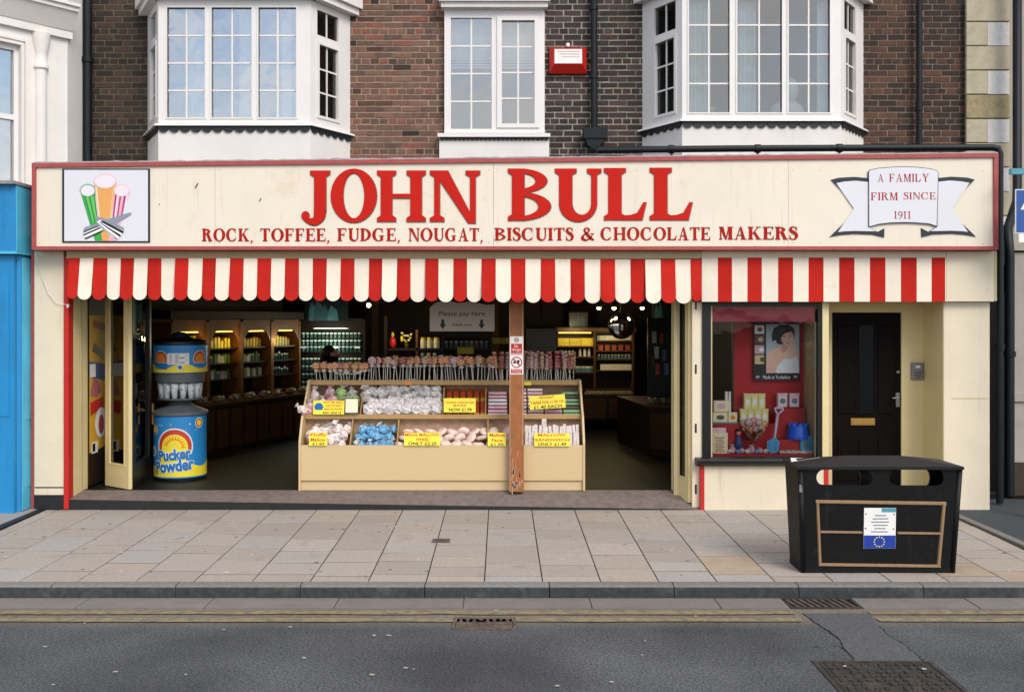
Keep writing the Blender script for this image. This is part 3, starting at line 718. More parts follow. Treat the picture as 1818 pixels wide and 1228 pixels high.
def frame_boxes(mb, tf, U0, U1, Z0, Z1, holes, d0=-.07, d1=.0):
    """solid frame field U0..U1 x Z0..Z1 with rectangular openings (openings share rows or columns)"""
    mb.T = tf; us = sorted({U0, U1, *[h[0] for h in holes], *[h[1] for h in holes]}); zs = sorted({Z0, Z1, *[h[2] for h in holes], *[h[3] for h in holes]})
    inh = lambda u, z: any(h[0] < u < h[1] and h[2] < z < h[3] for h in holes)
    grid = {(i, j): not inh((us[i]+us[i+1])/2, (zs[j]+zs[j+1])/2) for i in range(len(us)-1) for j in range(len(zs)-1)}
    for (i, j), s_ in grid.items():
        if not s_: continue
        a, b, c, e = us[i], us[i+1], zs[j], zs[j+1]
        q = [(a, d1, c), (b, d1, c), (b, d1, e), (a, d1, e)]; mb.add(q, [(0, 1, 2, 3)])
        for (di, dj, p, r_) in ((-1, 0, (a, c), (a, e)), (1, 0, (b, c), (b, e)), (0, -1, (a, c), (b, c)), (0, 1, (a, e), (b, e))):
            if not grid.get((i+di, j+dj), False):
                mb.add([(p[0], d1, p[1]), (r_[0], d1, r_[1]), (r_[0], d0, r_[1]), (p[0], d0, p[1])], [(0, 1, 2, 3)])
def scallop(mb, tf, u0, u1, ztop, band, drop, pitch, d0, d1):
    n = max(1, round((u1-u0)/pitch)); p = (u1-u0)/n; mb.T = tf
    for k in range(n):
        a = u0+p*k; pts = [(a, ztop), (a, ztop-band)]+[(a+p*(1-math.cos(math.pi*q/8))/2, ztop-band-drop*math.sin(math.pi*q/8)) for q in range(1, 8)]+[(a+p, ztop-band), (a+p, ztop)]
        m = len(pts); vs = [(x, d1, z) for x, z in pts]+[(x, d0, z) for x, z in pts]
        mb.add(vs, [tuple(range(m))]+[(i, (i+1) % m, m+(i+1) % m, m+i) for i in range(m)])
def bay(name, label, xlw, xlf, xrf, xrw, zs0, zs1, groups, rows, ret, zsill, zapron, hr, pane='pane_sky'):
    win = link(name, None, ((xlf+xrf)/2, YB, zsill), B); win['label'] = label
    segs = [((xlw, YW), (xlf, YB)), ((xlf, YB), (xrf, YB)), ((xrf, YB), (xrw, YW))]
    fr, bars, sill, apron, trim, head, inner = MB(), MB(), MB(), MB(), MB(), MB(), MB()
    ztop = zs1+.10
    for si, (p0, p1) in enumerate(segs):
        tf, ln = seg_tf(p0, p1)
        if si == 1:
            hs = [(wx(a, YB)-xlf, wx(b, YB)-xlf, zs0, zs1) for a, b in groups]
            frame_boxes(fr, tf, 0, ln, zsill, ztop, hs)
            for h in hs: light_grid(fr, bars, None, tf, h[0], h[1], h[2], h[3], 2, rows, win=win, pane=pane)
            for h in hs:       # bead round every light
                for (a, b, c, e) in ((h[0]-.018, h[1]+.018, h[3], h[3]+.016), (h[0]-.018, h[1]+.018, h[2]-.016, h[2]), (h[0]-.018, h[0], h[2], h[3]), (h[1], h[1]+.018, h[2], h[3])): fr.box(a, b, -.02, .010, c, e)
        else:
            ua, ub = (ret[0], ret[1]) if si == 2 else (ln-ret[1], ln-ret[0])
            hs = [(ua, ub, hr[0], hr[1]), (ua+.03, ub-.02, hr[2], hr[3])]
            frame_boxes(fr, tf, 0, ln, zsill, ztop, hs)
            light_grid(fr, bars, None, tf, *hs[0], 2, 1, win=win, pane='pane_return'); light_grid(fr, bars, None, tf, *hs[1], 2, 3, win=win, pane='pane_return')
            fr.box(hs[1][0]-.04, hs[1][1]+.04, .001, .012, hs[1][3], hs[1][3]+.035); fr.box(hs[1][0]-.04, hs[1][1]+.04, .001, .012, hs[1][2]-.035, hs[1][2]); fr.box(hs[1][0]-.04, hs[1][0], .001, .012, hs[1][2], hs[1][3]); fr.box(hs[1][1], hs[1][1]+.04, .001, .012, hs[1][2], hs[1][3])
        e0 = -.02 if si else 0
        sill.T = tf; sill.hexa([(-.03, -.06, zsill-.035), (ln+.03, -.06, zsill-.035), (ln+.03, .055, zsill-.035), (-.03, .055, zsill-.035)], [(-.03, -.06, zsill), (ln+.03, -.06, zsill), (ln+.03, .045, zsill-.012), (-.03, .045, zsill-.012)])
        scallop(trim, tf, .0, ln, zsill-.036, .012, .062, .128, .004, .022)
        apron.T = tf; apron.box(0, ln, -.05, 0, zapron, zsill-.036)
        head.T = tf; head.box(-.05, ln+.05, -.08, .10, ztop+.001, ztop+.075+.002*si)
        head.box(-.07, ln+.07, -.08, .14, ztop+.078+.002*si, ztop+.20+.002*si)
    fr.T = None
    fr.build('frame', 'upvc', win); bars.build('glazing_bars', 'upvc', win); sill.build('sill', 'upvc', win); trim.build('scalloped_trim', 'black_trim', win); apron.build('apron', 'white_render', win)
    head.T = None
    head.prismz([(xlw+.02, YW-.01), (xlf+.03, YB+.06), (xrf-.03, YB+.06), (xrw-.02, YW-.01)], ztop+.01, ztop+.18)
    head.build('head', 'white_render', win)
    return win, segs
wl, segl = bay('bay_window', 'left white bay window with small panes, blue sky reflected', wx(262, YW), wx(281, YB), wx(551, YB), wx(622, YW), wz(209, YB), wz(14, YB), [(297, 364), (376, 447), (459, 526)], 4,
    (.128, .534), wz(219, YB), 3.48, (5.39, 5.69, 4.43, 5.28))
wr, segr = bay('bay_window', 'right white bay window with small panes and pale curtains', wx(1140, YW), wx(1211, YB), wx(1493, YB), wx(1533, YW), wz(200, YB), wz(-8, YB), [(1223, 1295), (1309, 1388), (1400, 1473)], 4,
    (.12, .53), wz(211, YB), 3.48, (5.46, 5.80, 4.48, 5.36), 'pane_right')
# central flat casement window
YC = 12.70
wc = link('casement_window', None, (wx(878, YC), YC, wz(240, YC)), B); wc['label'] = 'narrow white window between the bays, right casement opening'
tf, _ = seg_tf((0, YC), (1, YC))
fr, bars = MB(), MB()
h1 = (wx(800.6, YC), wx(873, YC), wz(229, YC), wz(32, YC)); h2 = (wx(891, YC), wx(949, YC), wz(220, YC), wz(37, YC))
frame_boxes(fr, tf, wx(789, YC), wx(967, YC), wz(236, YC), wz(14, YC), [h1, h2], -.09, 0)
light_grid(fr, bars, None, tf, *h1, 2, 4, win=wc, pane='pane_mid'); light_grid(fr, bars, None, tf, *h2, 2, 4, win=wc, pane='pane_mid')
fr.T = tf
for (a, b, c, e) in ((h2[0]-.06, h2[1]+.06, h2[3], h2[3]+.05), (h2[0]-.06, h2[1]+.06, h2[2]-.05, h2[2]), (h2[0]-.06, h2[0], h2[2], h2[3]), (h2[1], h2[1]+.06, h2[2], h2[3])): fr.box(a, b, .001, .02, c, e)
fr.build('frame', 'upvc', wc); bars.build('glazing_bars', 'upvc', wc)
mb = MB(); pbox(mb, 777, 977, 236.5, 243, YC-.06, .12); mb.build('sill', 'upvc', wc)
mb = MB(); mb.T = None; scallop(mb, tf, wx(781, YC), wx(974, YC), wz(243.5, YC), .015, .03, .055, .004, .02); mb.build('scalloped_trim', 'black_trim', wc)
mb = MB(); pbox(mb, 780, 975, 243.5, 300, YC-.002, .10); mb.build('apron', 'white_render', wc)
mb = MB(); pbox(mb, 783, 973, 2, 12.5, YC-.10, .19); pbox(mb, 779, 977, -16, 1.5, YC-.14, .23); mb.build('head', 'white_render', wc)
# curtains, blind and things on the sill upstairs
def curtain(name, p0, p1, z0, z1, mat, parent, amp=.02, waves=9):
    p0 = Vector((*p0, 0)); p1 = Vector((*p1, 0)); d = p1-p0; ln = d.length; d.normalize(); nn = Vector((d.y, -d.x, 0)); n = waves*6; vs = []
    for i in range(n+1):
        t = i/n; q = p0+d*ln*t+nn*amp*(math.sin(t*waves*2*math.pi)+.4*math.sin(t*waves*3.3+1))
        vs += [(q.x, q.y, z0), (q.x, q.y, z1)]
    return MB().add(vs, [(2*i, 2*i+2, 2*i+3, 2*i+1) for i in range(n)]).build(name, mat, parent, smooth=True)
yl = YB+.16
curtain('curtain', (wx(330, yl), yl), (wx(366, yl), yl), 4.25, 5.8, 'curtain', wl, .012, 5)
curtain('curtain', (wx(425, yl), yl), (wx(452, yl), yl), 4.25, 5.8, 'curtain', wl, .012, 4)
curtain('curtain', (wx(500, yl), yl), (wx(517, yl), yl), 4.25, 5.8, 'curtain', wl, .012, 3)
curtain('curtain', (wx(1222, yl), yl), (wx(1262, yl), yl), 4.25, 5.9, 'curtain', wr, .014, 5)
curtain('curtain', (wx(1310, yl), yl), (wx(1342, yl), yl), 4.25, 5.9, 'curtain', wr, .014, 4)
curtain('curtain', (wx(1450, yl), yl), (wx(1478, yl), yl), 4.25, 5.9, 'curtain', wr, .014, 4)
mb = MB(); pbox(mb, 792, 962, 12, 108, 12.90, .004); mb.build('roller_blind', 'blind', wc)
for k in range(3):
    mb = MB(); pbox(mb, 792, 962, 109+5*k, 112+5*k, 12.90, .006); mb.build('blind_slat', 'blind', wc)
rr = random.Random(5)
t = thing('soft_toy', 'white fluffy soft toy on the sill behind the right bay window', 'toy', (wx(1396, 12.5), 12.45, 4.36))
def fl(d): return 1+.12*mnoise.noise(Vector((d.x*6, d.y*6, d.z*6)))
MB().ball((wx(1397, 12.45), 12.45, 4.49), .21, .12, .16, 18, 12, f=fl).build('body', 'white', t, smooth=True)
MB().ball((wx(1402, 12.45), 12.43, 4.76), .10, .10, .15, 16, 12, f=fl).build('head', 'white', t, smooth=True)
t = thing('cardboard_pot', 'small orange box on the sill behind the right bay window', 'box', (wx(1262, 12.4), 12.4, 4.33))
M('orange', '#d8744a', .6, .1, 9)
mb = MB(); pbox(mb, 1254, 1270, 193, 206, 12.36, .06); mb.build('carton', 'orange', t); mb = MB(); pbox(mb, 1256, 1268, 190.5, 192.7, 12.37, .04); mb.build('lid', 'white', t)

# pipes and alarm
def pipe(name, label, pts, r, collars=(), cat='pipe', mat='pipe_black'):
    t = thing(name, label, cat, (pts[-1][0], pts[-1][1], pts[-1][2])); MB().tube(pts, r, 12).build('pipe', mat, t, ang=60)
    for c, d in collars:
        c = Vector(c); d = Vector(d).normalized()*.03; MB().tube([c-d, c+d], r*1.28, 12).build('collar', mat, t, ang=60)
    return t
yp = 12.70
pipe('downpipe', 'wide black cast iron downpipe on the dark brick beside the left bay', [(wx(155, yp), yp, 6.4), (wx(155, yp), yp, 3.5)], .058, [((wx(155, yp), yp, 5.2), (0, 0, 1))])
t = pipe('downpipe', 'black downpipe with hopper on the brick between the narrow window and right bay', [(wx(1054, yp), yp, 6.4), (wx(1055, yp), yp, wz(232, yp))], .042, [((wx(1054, yp), yp, 5.0), (0, 0, 1)), ((wx(1054, yp), yp, 5.85), (0, 0, 1))])
hx0, hx1 = wx(1035, yp), wx(1077, yp)
mb = MB(); mb.box(hx0, hx1, yp-.12, yp+.07, wz(248, yp), wz(230, yp)); mb.prism([(hx0+.02, wz(248.2, yp)), (hx1-.02, wz(248.2, yp)), (hx1-.10, wz(262, yp)), (hx0+.06, wz(262, yp))], yp-.10, yp+.06); mb.build('hopper', 'pipe_black', t)
pipe('downpipe', 'thin black downpipe on the brick right of the right bay', [(wx(1632, yp), yp, 6.4), (wx(1632, yp), yp, 3.5)], .034, [((wx(1632, yp), yp, 4.6), (0, 0, 1))])
yq = 10.98; xq = wx(1775, 10.98)
hp = [P(1054, 262, 12.45), P(1055, 266, yq+.08), P(1062, 266.5, yq), P(1300, 264, yq), P(1700, 262, yq), Vector((xq-.08, yq, wz(262, yq))), Vector((xq-.02, yq, wz(264, yq))), Vector((xq, yq, wz(272, yq))), Vector((xq, yq, 2.0)), Vector((xq, yq, .02))]
t = pipe('rain_pipe', 'long black pipe along the top of the sign and down its right end', hp, .036, [(P(1192, 265, yq), (1, 0, 0)), (P(1345, 264, yq), (1, 0, 0)), (P(1490, 263, yq), (1, 0, 0)), ((xq, yq, 1.7), (0, 0, 1))])
for px in (1192, 1345, 1490):
    q = P(px, 268, yq); MB().box(q.x-.012, q.x+.012, yq-.01, yq+.01, 3.51, q.z).build('bracket', 'pipe_black', t)
t = thing('alarm_box', 'red alarm box with white label on dark brick beside the narrow window', 'alarm', P(1009, 128, 12.79))
ya = 12.66; a0, a1, b0, b1 = wx(976, ya), wx(1042, ya), wz(128, ya), wz(82, ya)
mb = MB(); yb_ = 12.80
bk = [(a0, yb_, b0), (a1, yb_, b0), (a1, yb_, b1), (a0, yb_, b1)]; ft = [(a0+.055, ya, b0+.10), (a1-.055, ya, b0+.10), (a1-.055, ya, b1-.035), (a0+.055, ya, b1-.035)]
md = [(a0, 12.74, b0), (a1, 12.74, b0), (a1, 12.74, b1), (a0, 12.74, b1)]
mb.add(bk+md+ft, [(0, 1, 5, 4), (1, 2, 6, 5), (2, 3, 7, 6), (3, 0, 4, 7), (4, 5, 9, 8), (5, 6, 10, 9), (6, 7, 11, 10), (7, 4, 8, 11), (8, 9, 10, 11)]); mb.build('casing', 'alarm_red', t)
mb = MB(); mb.box(a0+.06, a1-.06, ya-.003, ya+.002, b0+.105, b1-.04); lb = mb.build('label_plate', 'white', t)
M('faint', '#d0b8b4', .6, .05, 8)
mb = MB()
for k in range(3): mb.box(a0+.09+.03*k, a1-.09, ya-.0045, ya-.0035, b1-.075-.032*k, b1-.062-.032*k)
mb.build('faded_print', 'faint', lb)
MB().lathe([(.022, 0), (.026, .02), (.018, .045)], (wx(1008, 12.72), 12.70, b1), 12).build('strobe', 'white', t)
# ---------------------------------------------------------------- fascia sign
YF, YS_ = 10.70, 10.50
S = thing('fascia_sign', 'long cream fascia sign with red JOHN BULL lettering above the striped awning', 'sign', (0, 10.6, wz(444, 10.5)))
def ztop(px): return wz(290-(px-57)*18/1715, YS_)
zb = wz(443.5, YS_)
seams = [60, 381, 876, 1400, 1769]
for a, b in zip(seams[:-1], seams[1:]):
    x0, x1 = wx(a, YS_)+.0015, wx(b, YS_)-.0015
    mb = MB(); dz = .03
    mb.hexa([(x0, YS_+.012, zb+dz), (x1, YS_+.012, zb+dz), (x1, YS_+.20, zb+dz), (x0, YS_+.20, zb+dz)], [(x0, YS_+.012, ztop(a)-dz), (x1, YS_+.012, ztop(b)-dz), (x1, YS_+.20, ztop(b)-dz), (x0, YS_+.20, ztop(a)-dz)])
    mb.build('panel', 'cream_board', S)
fw = .042; xl, xr = wx(57, YS_), wx(1772, YS_)
MB().hexa([(xl, YS_-.012, ztop(57)-fw), (xr, YS_-.012, ztop(1772)-fw), (xr, YS_+.21, ztop(1772)-fw), (xl, YS_+.21, ztop(57)-fw)], [(xl, YS_-.012, ztop(57)), (xr, YS_-.012, ztop(1772)), (xr, YS_+.21, ztop(1772)), (xl, YS_+.21, ztop(57))]).build('frame_rail', 'red_frame', S)
MB().box(xl, xr, YS_-.012, YS_+.21, zb, zb+.036).build('frame_rail', 'red_frame', S)
MB().hexa([(xl, YS_-.010, zb+.037), (xl+.040, YS_-.010, zb+.037), (xl+.040, YS_+.2, zb+.037), (xl, YS_+.2, zb+.037)], [(xl, YS_-.010, ztop(57)-fw-.001), (xl+.040, YS_-.010, ztop(57)-fw-.001), (xl+.040, YS_+.2, ztop(57)-fw-.001), (xl, YS_+.2, ztop(57)-fw-.001)]).build('frame_stile', 'red_frame', S)
MB().hexa([(xr-.045, YS_-.010, zb+.037), (xr, YS_-.010, zb+.037), (xr, YS_+.2, zb+.037), (xr-.045, YS_+.2, zb+.037)], [(xr-.045, YS_-.010, ztop(1772)-fw-.001), (xr, YS_-.010, ztop(1772)-fw-.001), (xr, YS_+.2, ztop(1772)-fw-.001), (xr-.045, YS_+.2, ztop(1772)-fw-.001)]).build('frame_stile', 'red_frame', S)
# ragged lead flashing along the top
mb = MB(); r = random.Random(8); n = 150; vs = []
for i in range(n+1):
    px = 57+1715*i/n; x = wx(px, YS_); z = ztop(px); h = .010+.016*abs(mnoise.noise(Vector((i*.8, 3.1, 0))))+.008*r.random()
    vs += [(x, YS_+.0, z+.001), (x, YS_+.01, z+h), (x, YS_+.24, z+h+.01), (x, YS_+.24, z+.001)]
mb.add(vs, [(4*i+a, 4*i+4+a, 4*i+4+(a+1) % 4, 4*i+(a+1) % 4) for i in range(n) for a in range(4)]+[(0, 1, 2, 3), (4*n+3, 4*n+2, 4*n+1, 4*n)])
mb.build('lead_flashing', 'lead', S)
mb = MB(); mb.box(xl+.05, xr-.05, YS_+.26, 10.9, 3.2, 3.62); mb.build('back_upstand', 'lead', S)
YP = YS_+.012
BIG = Serif(S=.26, T=.085, F=.075, G=.085)
for ch, a, b, t_, bt in [('J', 533.5, 586, 303, 394.5), ('O', 587.5, 669, 301.5, 393.5), ('H', 669.7, 755.5, 303, 393.5), ('N', 760, 852, 303, 393.5), ('B', 902, 979.5, 299.5, 391.5), ('U', 983.5, 1067, 299.5, 391), ('L', 1072.5, 1149, 298.5, 390.5), ('L', 1153.5, 1231, 298, 390.5)]:
    z0, z1 = wz(bt, YP), wz(t_, YP)
    mb = MB(); glyph(mb, BIG, ch, wx(a, YP), wx(b, YP), z0, z1-z0, YP-.012, .0115)
    lt = mb.build('letter', 'red_letter', S)
    mb = MB(); glyph(mb, BIG, ch, wx(a+.4, YP), wx(b+.4, YP), z0-.004, z1-z0, YP-.005, .0048, dg=.005); mb.build('edge', 'letter_shadow', lt)  # grey copy set right and down paints a shadow rim behind the letter
SM = Serif(S=.235, T=.075, F=.055, G=.075)
for word, a, b, t_, bt in [('ROCK,', 359, 449, 405.8, 428.3), ('TOFFEE,', 462, 585, 405.6, 428.3), ('FUDGE,', 599, 710, 405.3, 428), ('NOUGAT,', 725, 857, 405, 428), ('BISCUITS', 878, 1018, 404.5, 427), ('&', 1032, 1056, 404.2, 426.6), ('CHOCOLATE', 1066, 1261, 403.5, 426.4), ('MAKERS', 1276, 1416, 402.5, 425.3)]:
    z0, z1 = wz(bt, YP), wz(t_, YP)
    for ch, x0, x1 in word_layout(SM, word, wx(a, YP), wx(b, YP), .085):
        mb = MB(); glyph(mb, SM, ch, x0, x1, z0, z1-z0, YP-.0055, .005, step=.0002); mb.build('letter', 'red_small', S)
# emblem: three sticks of rock tied with a striped ribbon
def E(zx, zy): return (wx(90+zx/7.225, YP), wz(280+zy/7.225, YP))
emb = MB(); (ex0, ez1), (ex1, ez0) = E(152, 143), E(1276, 1088)
emb.box(ex0, ex1, YP-.010, YP-.0005, ez0, ez1); em = emb.build('emblem_panel', 'navy', S)
(ix0, iz1), (ix1, iz0) = E(180, 160), E(1252, 1070)
MB().box(ix0, ix1, YP-.012, YP-.0102, iz0, iz1).build('panel_face', 'panel_white', em)
for n_, c in [('rk_green', '#35a348'), ('rk_lime', '#63c652'), ('rk_orange', '#e2a45c'), ('rk_orange2', '#e9b878'), ('rk_pink', '#f2aac8'), ('rk_maroon', '#8c2450'), ('rk_rim', '#edc8d2'), ('rk_rimg', '#8fb0a4'), ('rk_end', '#e6dfe8'), ('rk_grey', '#8a93a2'), ('rk_dkgreen', '#1f7a52'), ('rk_white', '#f0f2f2'), ('rk_cream', '#f2dcc8')]: M(n_, c, .5, .03, 6)
lay = [0]
def flat(name, pts, mat, parent=em, mirror=False):
    lay[0] += 1; y = YP-.0122-.0002*lay[0]
    MB().prism([E(*p) for p in pts], y, y+.00015).build(name, mat, parent)
def ell(cx, cy, rx, ry, n=28, rot=0.): return [(cx+rx*math.cos(2*math.pi*k/n), cy+ry*math.sin(2*math.pi*k/n)) for k in range(n)]
flat('green_stick', [(385, 440), (585, 440), (680, 1068), (575, 1068), (500, 830)], 'rk_green')
for (a, b, c, d, m) in [(455, 495, 545, 565, 'rk_lime'), (515, 560, 585, 600, 'rk_lime'), (440, 455, 530, 543, 'rk_dkgreen'), (497, 513, 568, 582, 'rk_dkgreen'), (560, 575, 604, 614, 'rk_dkgreen'), (578, 584, 616, 622, 'rk_white')]:
    flat('stripe', [(a, 500), (b, 500), (d, 840), (c, 840)], m)
flat('pink_stick', [(820, 440), (1024, 440), (905, 840), (860, 1068), (760, 1068), (790, 760)], 'rk_pink')
for (a, b, c, d, m) in [(832, 852, 800, 815, 'rk_maroon'), (895, 912, 852, 866, 'rk_maroon'), (950, 972, 900, 915, 'rk_maroon'), (985, 1000, 928, 940, 'rk_white'), (862, 874, 824, 834, 'rk_white')]:
    flat('stripe', [(a, 480), (b, 480), (d, 790), (c, 790)], m)
flat('orange_stick', [(562, 330), (850, 330), (770, 800), (755, 1068), (670, 1068), (625, 800)], 'rk_orange')
flat('highlight', [(578, 380), (600, 380), (640, 790), (625, 790)], 'rk_cream'); flat('highlight', [(805, 380), (840, 380), (775, 780), (760, 780)], 'rk_orange2')
for (cx, cy, rx, ry, m) in [(482, 420, 104, 82, 'rk_rimg'), (920, 420, 104, 82, 'rk_rim'), (705, 300, 146, 96, 'rk_rim')]:
    flat('stick_end', ell(cx, cy, rx, ry), m); flat('stick_end_face', ell(cx, cy+6, rx-18, ry-14), 'rk_end')
flat('ribbon', [(1040, 705), (1040, 735), (930, 800), (800, 880), (690, 930), (455, 1045), (420, 1000), (430, 920), (450, 890), (600, 850), (760, 785), (985, 715)], 'rk_grey')
flat('ribbon_stripe', [(430, 960), (640, 880), (680, 925), (455, 1042), (420, 1005)], 'rk_white')
for (a, b, c, d) in [((425, 985), (640, 890), (655, 905), (428, 1005)), ((440, 1035), (672, 930), (685, 945), (455, 1048)), ((436, 945), (615, 872), (625, 882), (432, 965))]: flat('ribbon_stripe', [a, b, c, d], 'black')
flat('ribbon', [(575, 750), (620, 760), (760, 800), (950, 905), (945, 950), (910, 1005), (865, 1050), (820, 1030), (690, 930), (600, 820)], 'rk_grey')
flat('ribbon_stripe', [(600, 825), (640, 800), (948, 940), (915, 1000), (865, 1048), (800, 1020)], 'rk_white')
for (a, b, c, d) in [((640, 820), (680, 810), (945, 945), (930, 975)), ((620, 825), (650, 835), (912, 995), (895, 1018)), ((605, 835), (620, 845), (868, 1045), (845, 1040))]: flat('ribbon_stripe', [a, b, c, d], 'black')
# ribbon plaque on the right
def Q(zx, zy): return (wx(1450+zx/6.06, YP), wz(280+zy/6.06, YP))
rb = link('ribbon_plaque', None, (Q(920, 560)[0], YP, Q(920, 800)[1]), S); rb['label'] = 'pale grey scroll reading A FAMILY FIRM SINCE 1911'
def qprism(name, pts, y0, y1, mat, parent=rb): return MB().prism([Q(*p) for p in pts], y0, y1).build(name, mat, parent)
tailL = [(150, 240), (230, 218), (400, 208), (552, 222), (552, 740), (650, 800), (725, 760), (722, 858), (600, 828), (400, 820), (250, 832), (138, 852), (452, 548)]
tailR = [(1848-x-2, z-2) for x, z in tailL]
inL = [(206, 276), (300, 258), (420, 250), (552, 264), (552, 745), (628, 792), (560, 792), (400, 788), (280, 794), (224, 802), (396, 548)]
inR = [(1848-x-2, z-2) for x, z in inL]
for nm, pts, y0, y1, m in [('tail', tailL, YP-.010, YP-.0005, 'navy'), ('tail', tailR, YP-.010, YP-.0005, 'navy'), ('tail_face', inL, YP-.012, YP-.0102, 'panel_white'), ('tail_face', inR, YP-.012, YP-.0102, 'panel_white')]: qprism(nm, pts, y0, y1, m)
def scroll(g_): return [(548-g_, 150-g_*.3), (570, 132-g_), (650, 114-g_), (800, 102-g_), (930, 98-g_), (1080, 103-g_), (1220, 120-g_), (1285, 140-g_), (1302+g_, 165)]+[(1288+g_, 742+g_), (1200, 716+g_), (1050, 704+g_), (920, 701+g_), (780, 706+g_), (660, 720+g_), (550-g_, 748+g_)]
qprism('scroll', scroll(0), YP-.020, YP-.0005, 'navy'); qprism('scroll_face', scroll(-7), YP-.022, YP-.0202, 'panel_white')
SP = Serif(S=.15, T=.06, F=.05, G=.06)
for word, a, b, t_, bt in [('A', 648, 712, 180, 262), ('FAMILY', 772, 1200, 178, 262), ('FIRM', 575, 862, 378, 460), ('SINCE', 925, 1268, 376, 452), ('1911', 822, 1005, 578, 658)]:
    (x0, z1), (x1, z0) = Q(a, t_), Q(b, bt)
    for ch, p, q in word_layout(SP, word, x0, x1, .12):
        mb = MB(); glyph(mb, SP, ch, p, q, z0, z1-z0, YP-.0235, .001, step=.0001); mb.build('letter', 'red_small', rb)
# scars on the cream board
M('scar', '#6e6448', .8, .2, 30)
for (px, py, w, h, a) in [(349, 330, 2.5, 6, .4), (462, 355, 2, 4, .4), (283, 363, 1, 1.6, 0)]:
    x, z = wx(px, YP), wz(py, YP); s_ = YP/FP
    MB().prism([(x+s_*(w*math.cos(q)*math.cos(a)-h*math.sin(q)*math.sin(-a)), z+s_*(w*math.cos(q)*math.sin(-a)*-1+h*math.sin(q)*math.cos(a))) for q in [k*math.pi/4 for k in range(8)]], YP-.001, YP+.0).build('scar', 'scar', S)

# ---------------------------------------------------------------- cream boards and the striped awning below the sign
MB().box(wx(118, 10.64), wx(1247, 10.64), 10.64, 10.9, wz(459, 10.64), wz(445, 10.64)-.004).build('awning_board', 'cream_dull', B)
A = thing('striped_awning', 'red and cream striped awning with scalloped edge over the open shop front', 'awning', (wx(680, 10.6), 10.6, wz(534, 10.6)))
YA = 10.60
reds = [(121.5, 141.5), (165.5, 190), (213.7, 237.7), (262, 286), (311, 335), (360, 384), (409, 433), (457.5, 482), (506.5, 531), (555.6, 580), (605, 629), (655, 678.5), (705, 728.5), (755, 778.5), (805, 829), (855, 880), (907, 932.6), (960, 985.4), (1012.5, 1038), (1066, 1092), (1119.5, 1145.6), (1173, 1199), (1226.6, 1245)]
def stripe(a, b, mat, k):
    yt = 458+(a-122)*2.5/1120; ysh = 521+(a-122)*5.5/1120; x0, x1 = wx(a, YA)+.0008, wx(b, YA)-.0008; rr_ = (x1-x0)/2; zs = wz(ysh, YA)+.0
    d = .05 if (b-a) < 19.5 else .07
    yy = YA+.012*math.sin(k*.35)+.004*math.sin(k*2.1)
    pts = [(x0, wz(yt, YA)), (x0, zs)]+[(x0+rr_*(1-math.cos(math.pi*q/12)), zs-rr_*.92*math.sin(math.pi*q/12)) for q in range(1, 12)]+[(x1, zs), (x1, wz(yt, YA))]
    mb = MB(); n = len(pts)
    lk_ = .09+.05*math.sin(k*1.7)+.03*math.sin(k*.6+1); lean = lambda z: (wz(yt, YA)-z)*lk_
    vs = [(x, yy-lean(z), z) for x, z in pts]+[(x, yy+.008-lean(z), z) for x, z in pts]
    mb.add(vs, [tuple(range(n)), tuple(range(2*n-1, n-1, -1))]+[(i, n+i, n+(i+1) % n, (i+1) % n) for i in range(n)])
    mb.build('stripe', mat, A)
k = 0
for i, (a, b) in enumerate(reds):
    stripe(a, b, 'awning_red', k); k += 1
    if i < len(reds)-1: stripe(b, reds[i+1][0], 'awning_white', k); k += 1
MB().box(wx(120, YA), wx(1246, YA), YA+.03, YA+.055, wz(470, YA), wz(460, YA)).build('batten', 'wood_dark', A)
A2 = thing('striped_pelmet', 'flat red and cream striped board above the shop window and door', 'pelmet', (wx(1460, 10.6), 10.62, wz(535, 10.6)))
YA2 = 10.62; r2 = [(1274.5, 1299.5), (1327, 1352.5), (1381.5, 1408), (1435.5, 1462), (1489.8, 1517), (1544.5, 1572), (1599.5, 1627.5), (1654, 1678)]
xs = [1246]+[q for p in r2 for q in p]+[1680]
for i in range(len(xs)-1):
    mb = MB(); x0, x1 = wx(xs[i], YA2)+.0004, wx(xs[i+1], YA2)-.0004
    mb.box(x0, x1, YA2, YA2+.03, wz(535.5, YA2), wz(457.5, YA2)); mb.build('stripe', 'awning_red' if i % 2 else 'awning_white', A2)
mb = MB(); pbox(mb, 1246, 1680, 445.5, 457.2, YA2+.01, .2); mb.build('top_board', 'cream', B)
mb = MB(); pbox(mb, 1680.5, 1765, 446, 535, YA2+.004, .25); mb.build('end_board', 'cream', B)
mb = MB(); pbox(mb, 1765.3, 1770, 446, 534, YA2+.002, .25); mb.build('edge_strip', 'cream_dull', B)

# ---------------------------------------------------------------- pilasters, reveals, threshold
mb = MB(); pbox(mb, 61, 113, 446, 878, YF, .30); pl = mb.build('pilaster', 'cream', B)
mb = MB(); pbox(mb, 61.5, 112.5, 864, 866, YF-.003, .01); mb.build('joint', 'plinth_dark', pl)
mb = MB(); pbox(mb, 55, 60.6, 446, 903, YF+.02, .28); mb.build('edge_strip', 'red_frame', B)
mb = MB(); pbox(mb, 61, 113, 878.5, 904, YF-.012, .30); mb.build('plinth', 'plinth_dark', B)
mb = MB(); pbox(mb, 113.3, 121.5, 455, 903.5, YF-.02, .12); mb.build('corner_strip', 'red_paint', B)
XRV = wx(122, YF)
MB().box(XRV-.22, XRV, YF+.102, 11.0, .0, 2.75).build('reveal', 'cream_yellow', B)
MB().box(XRV-.22, XRV-.012, 11.0, 11.22, .0, 2.75).build('reveal', 'cream_yellow', B)
MB().box(XRV-.22, XRV-.004, 11.03, 11.07, .0, 2.75).build('reveal_bead', 'cream_dull', B)
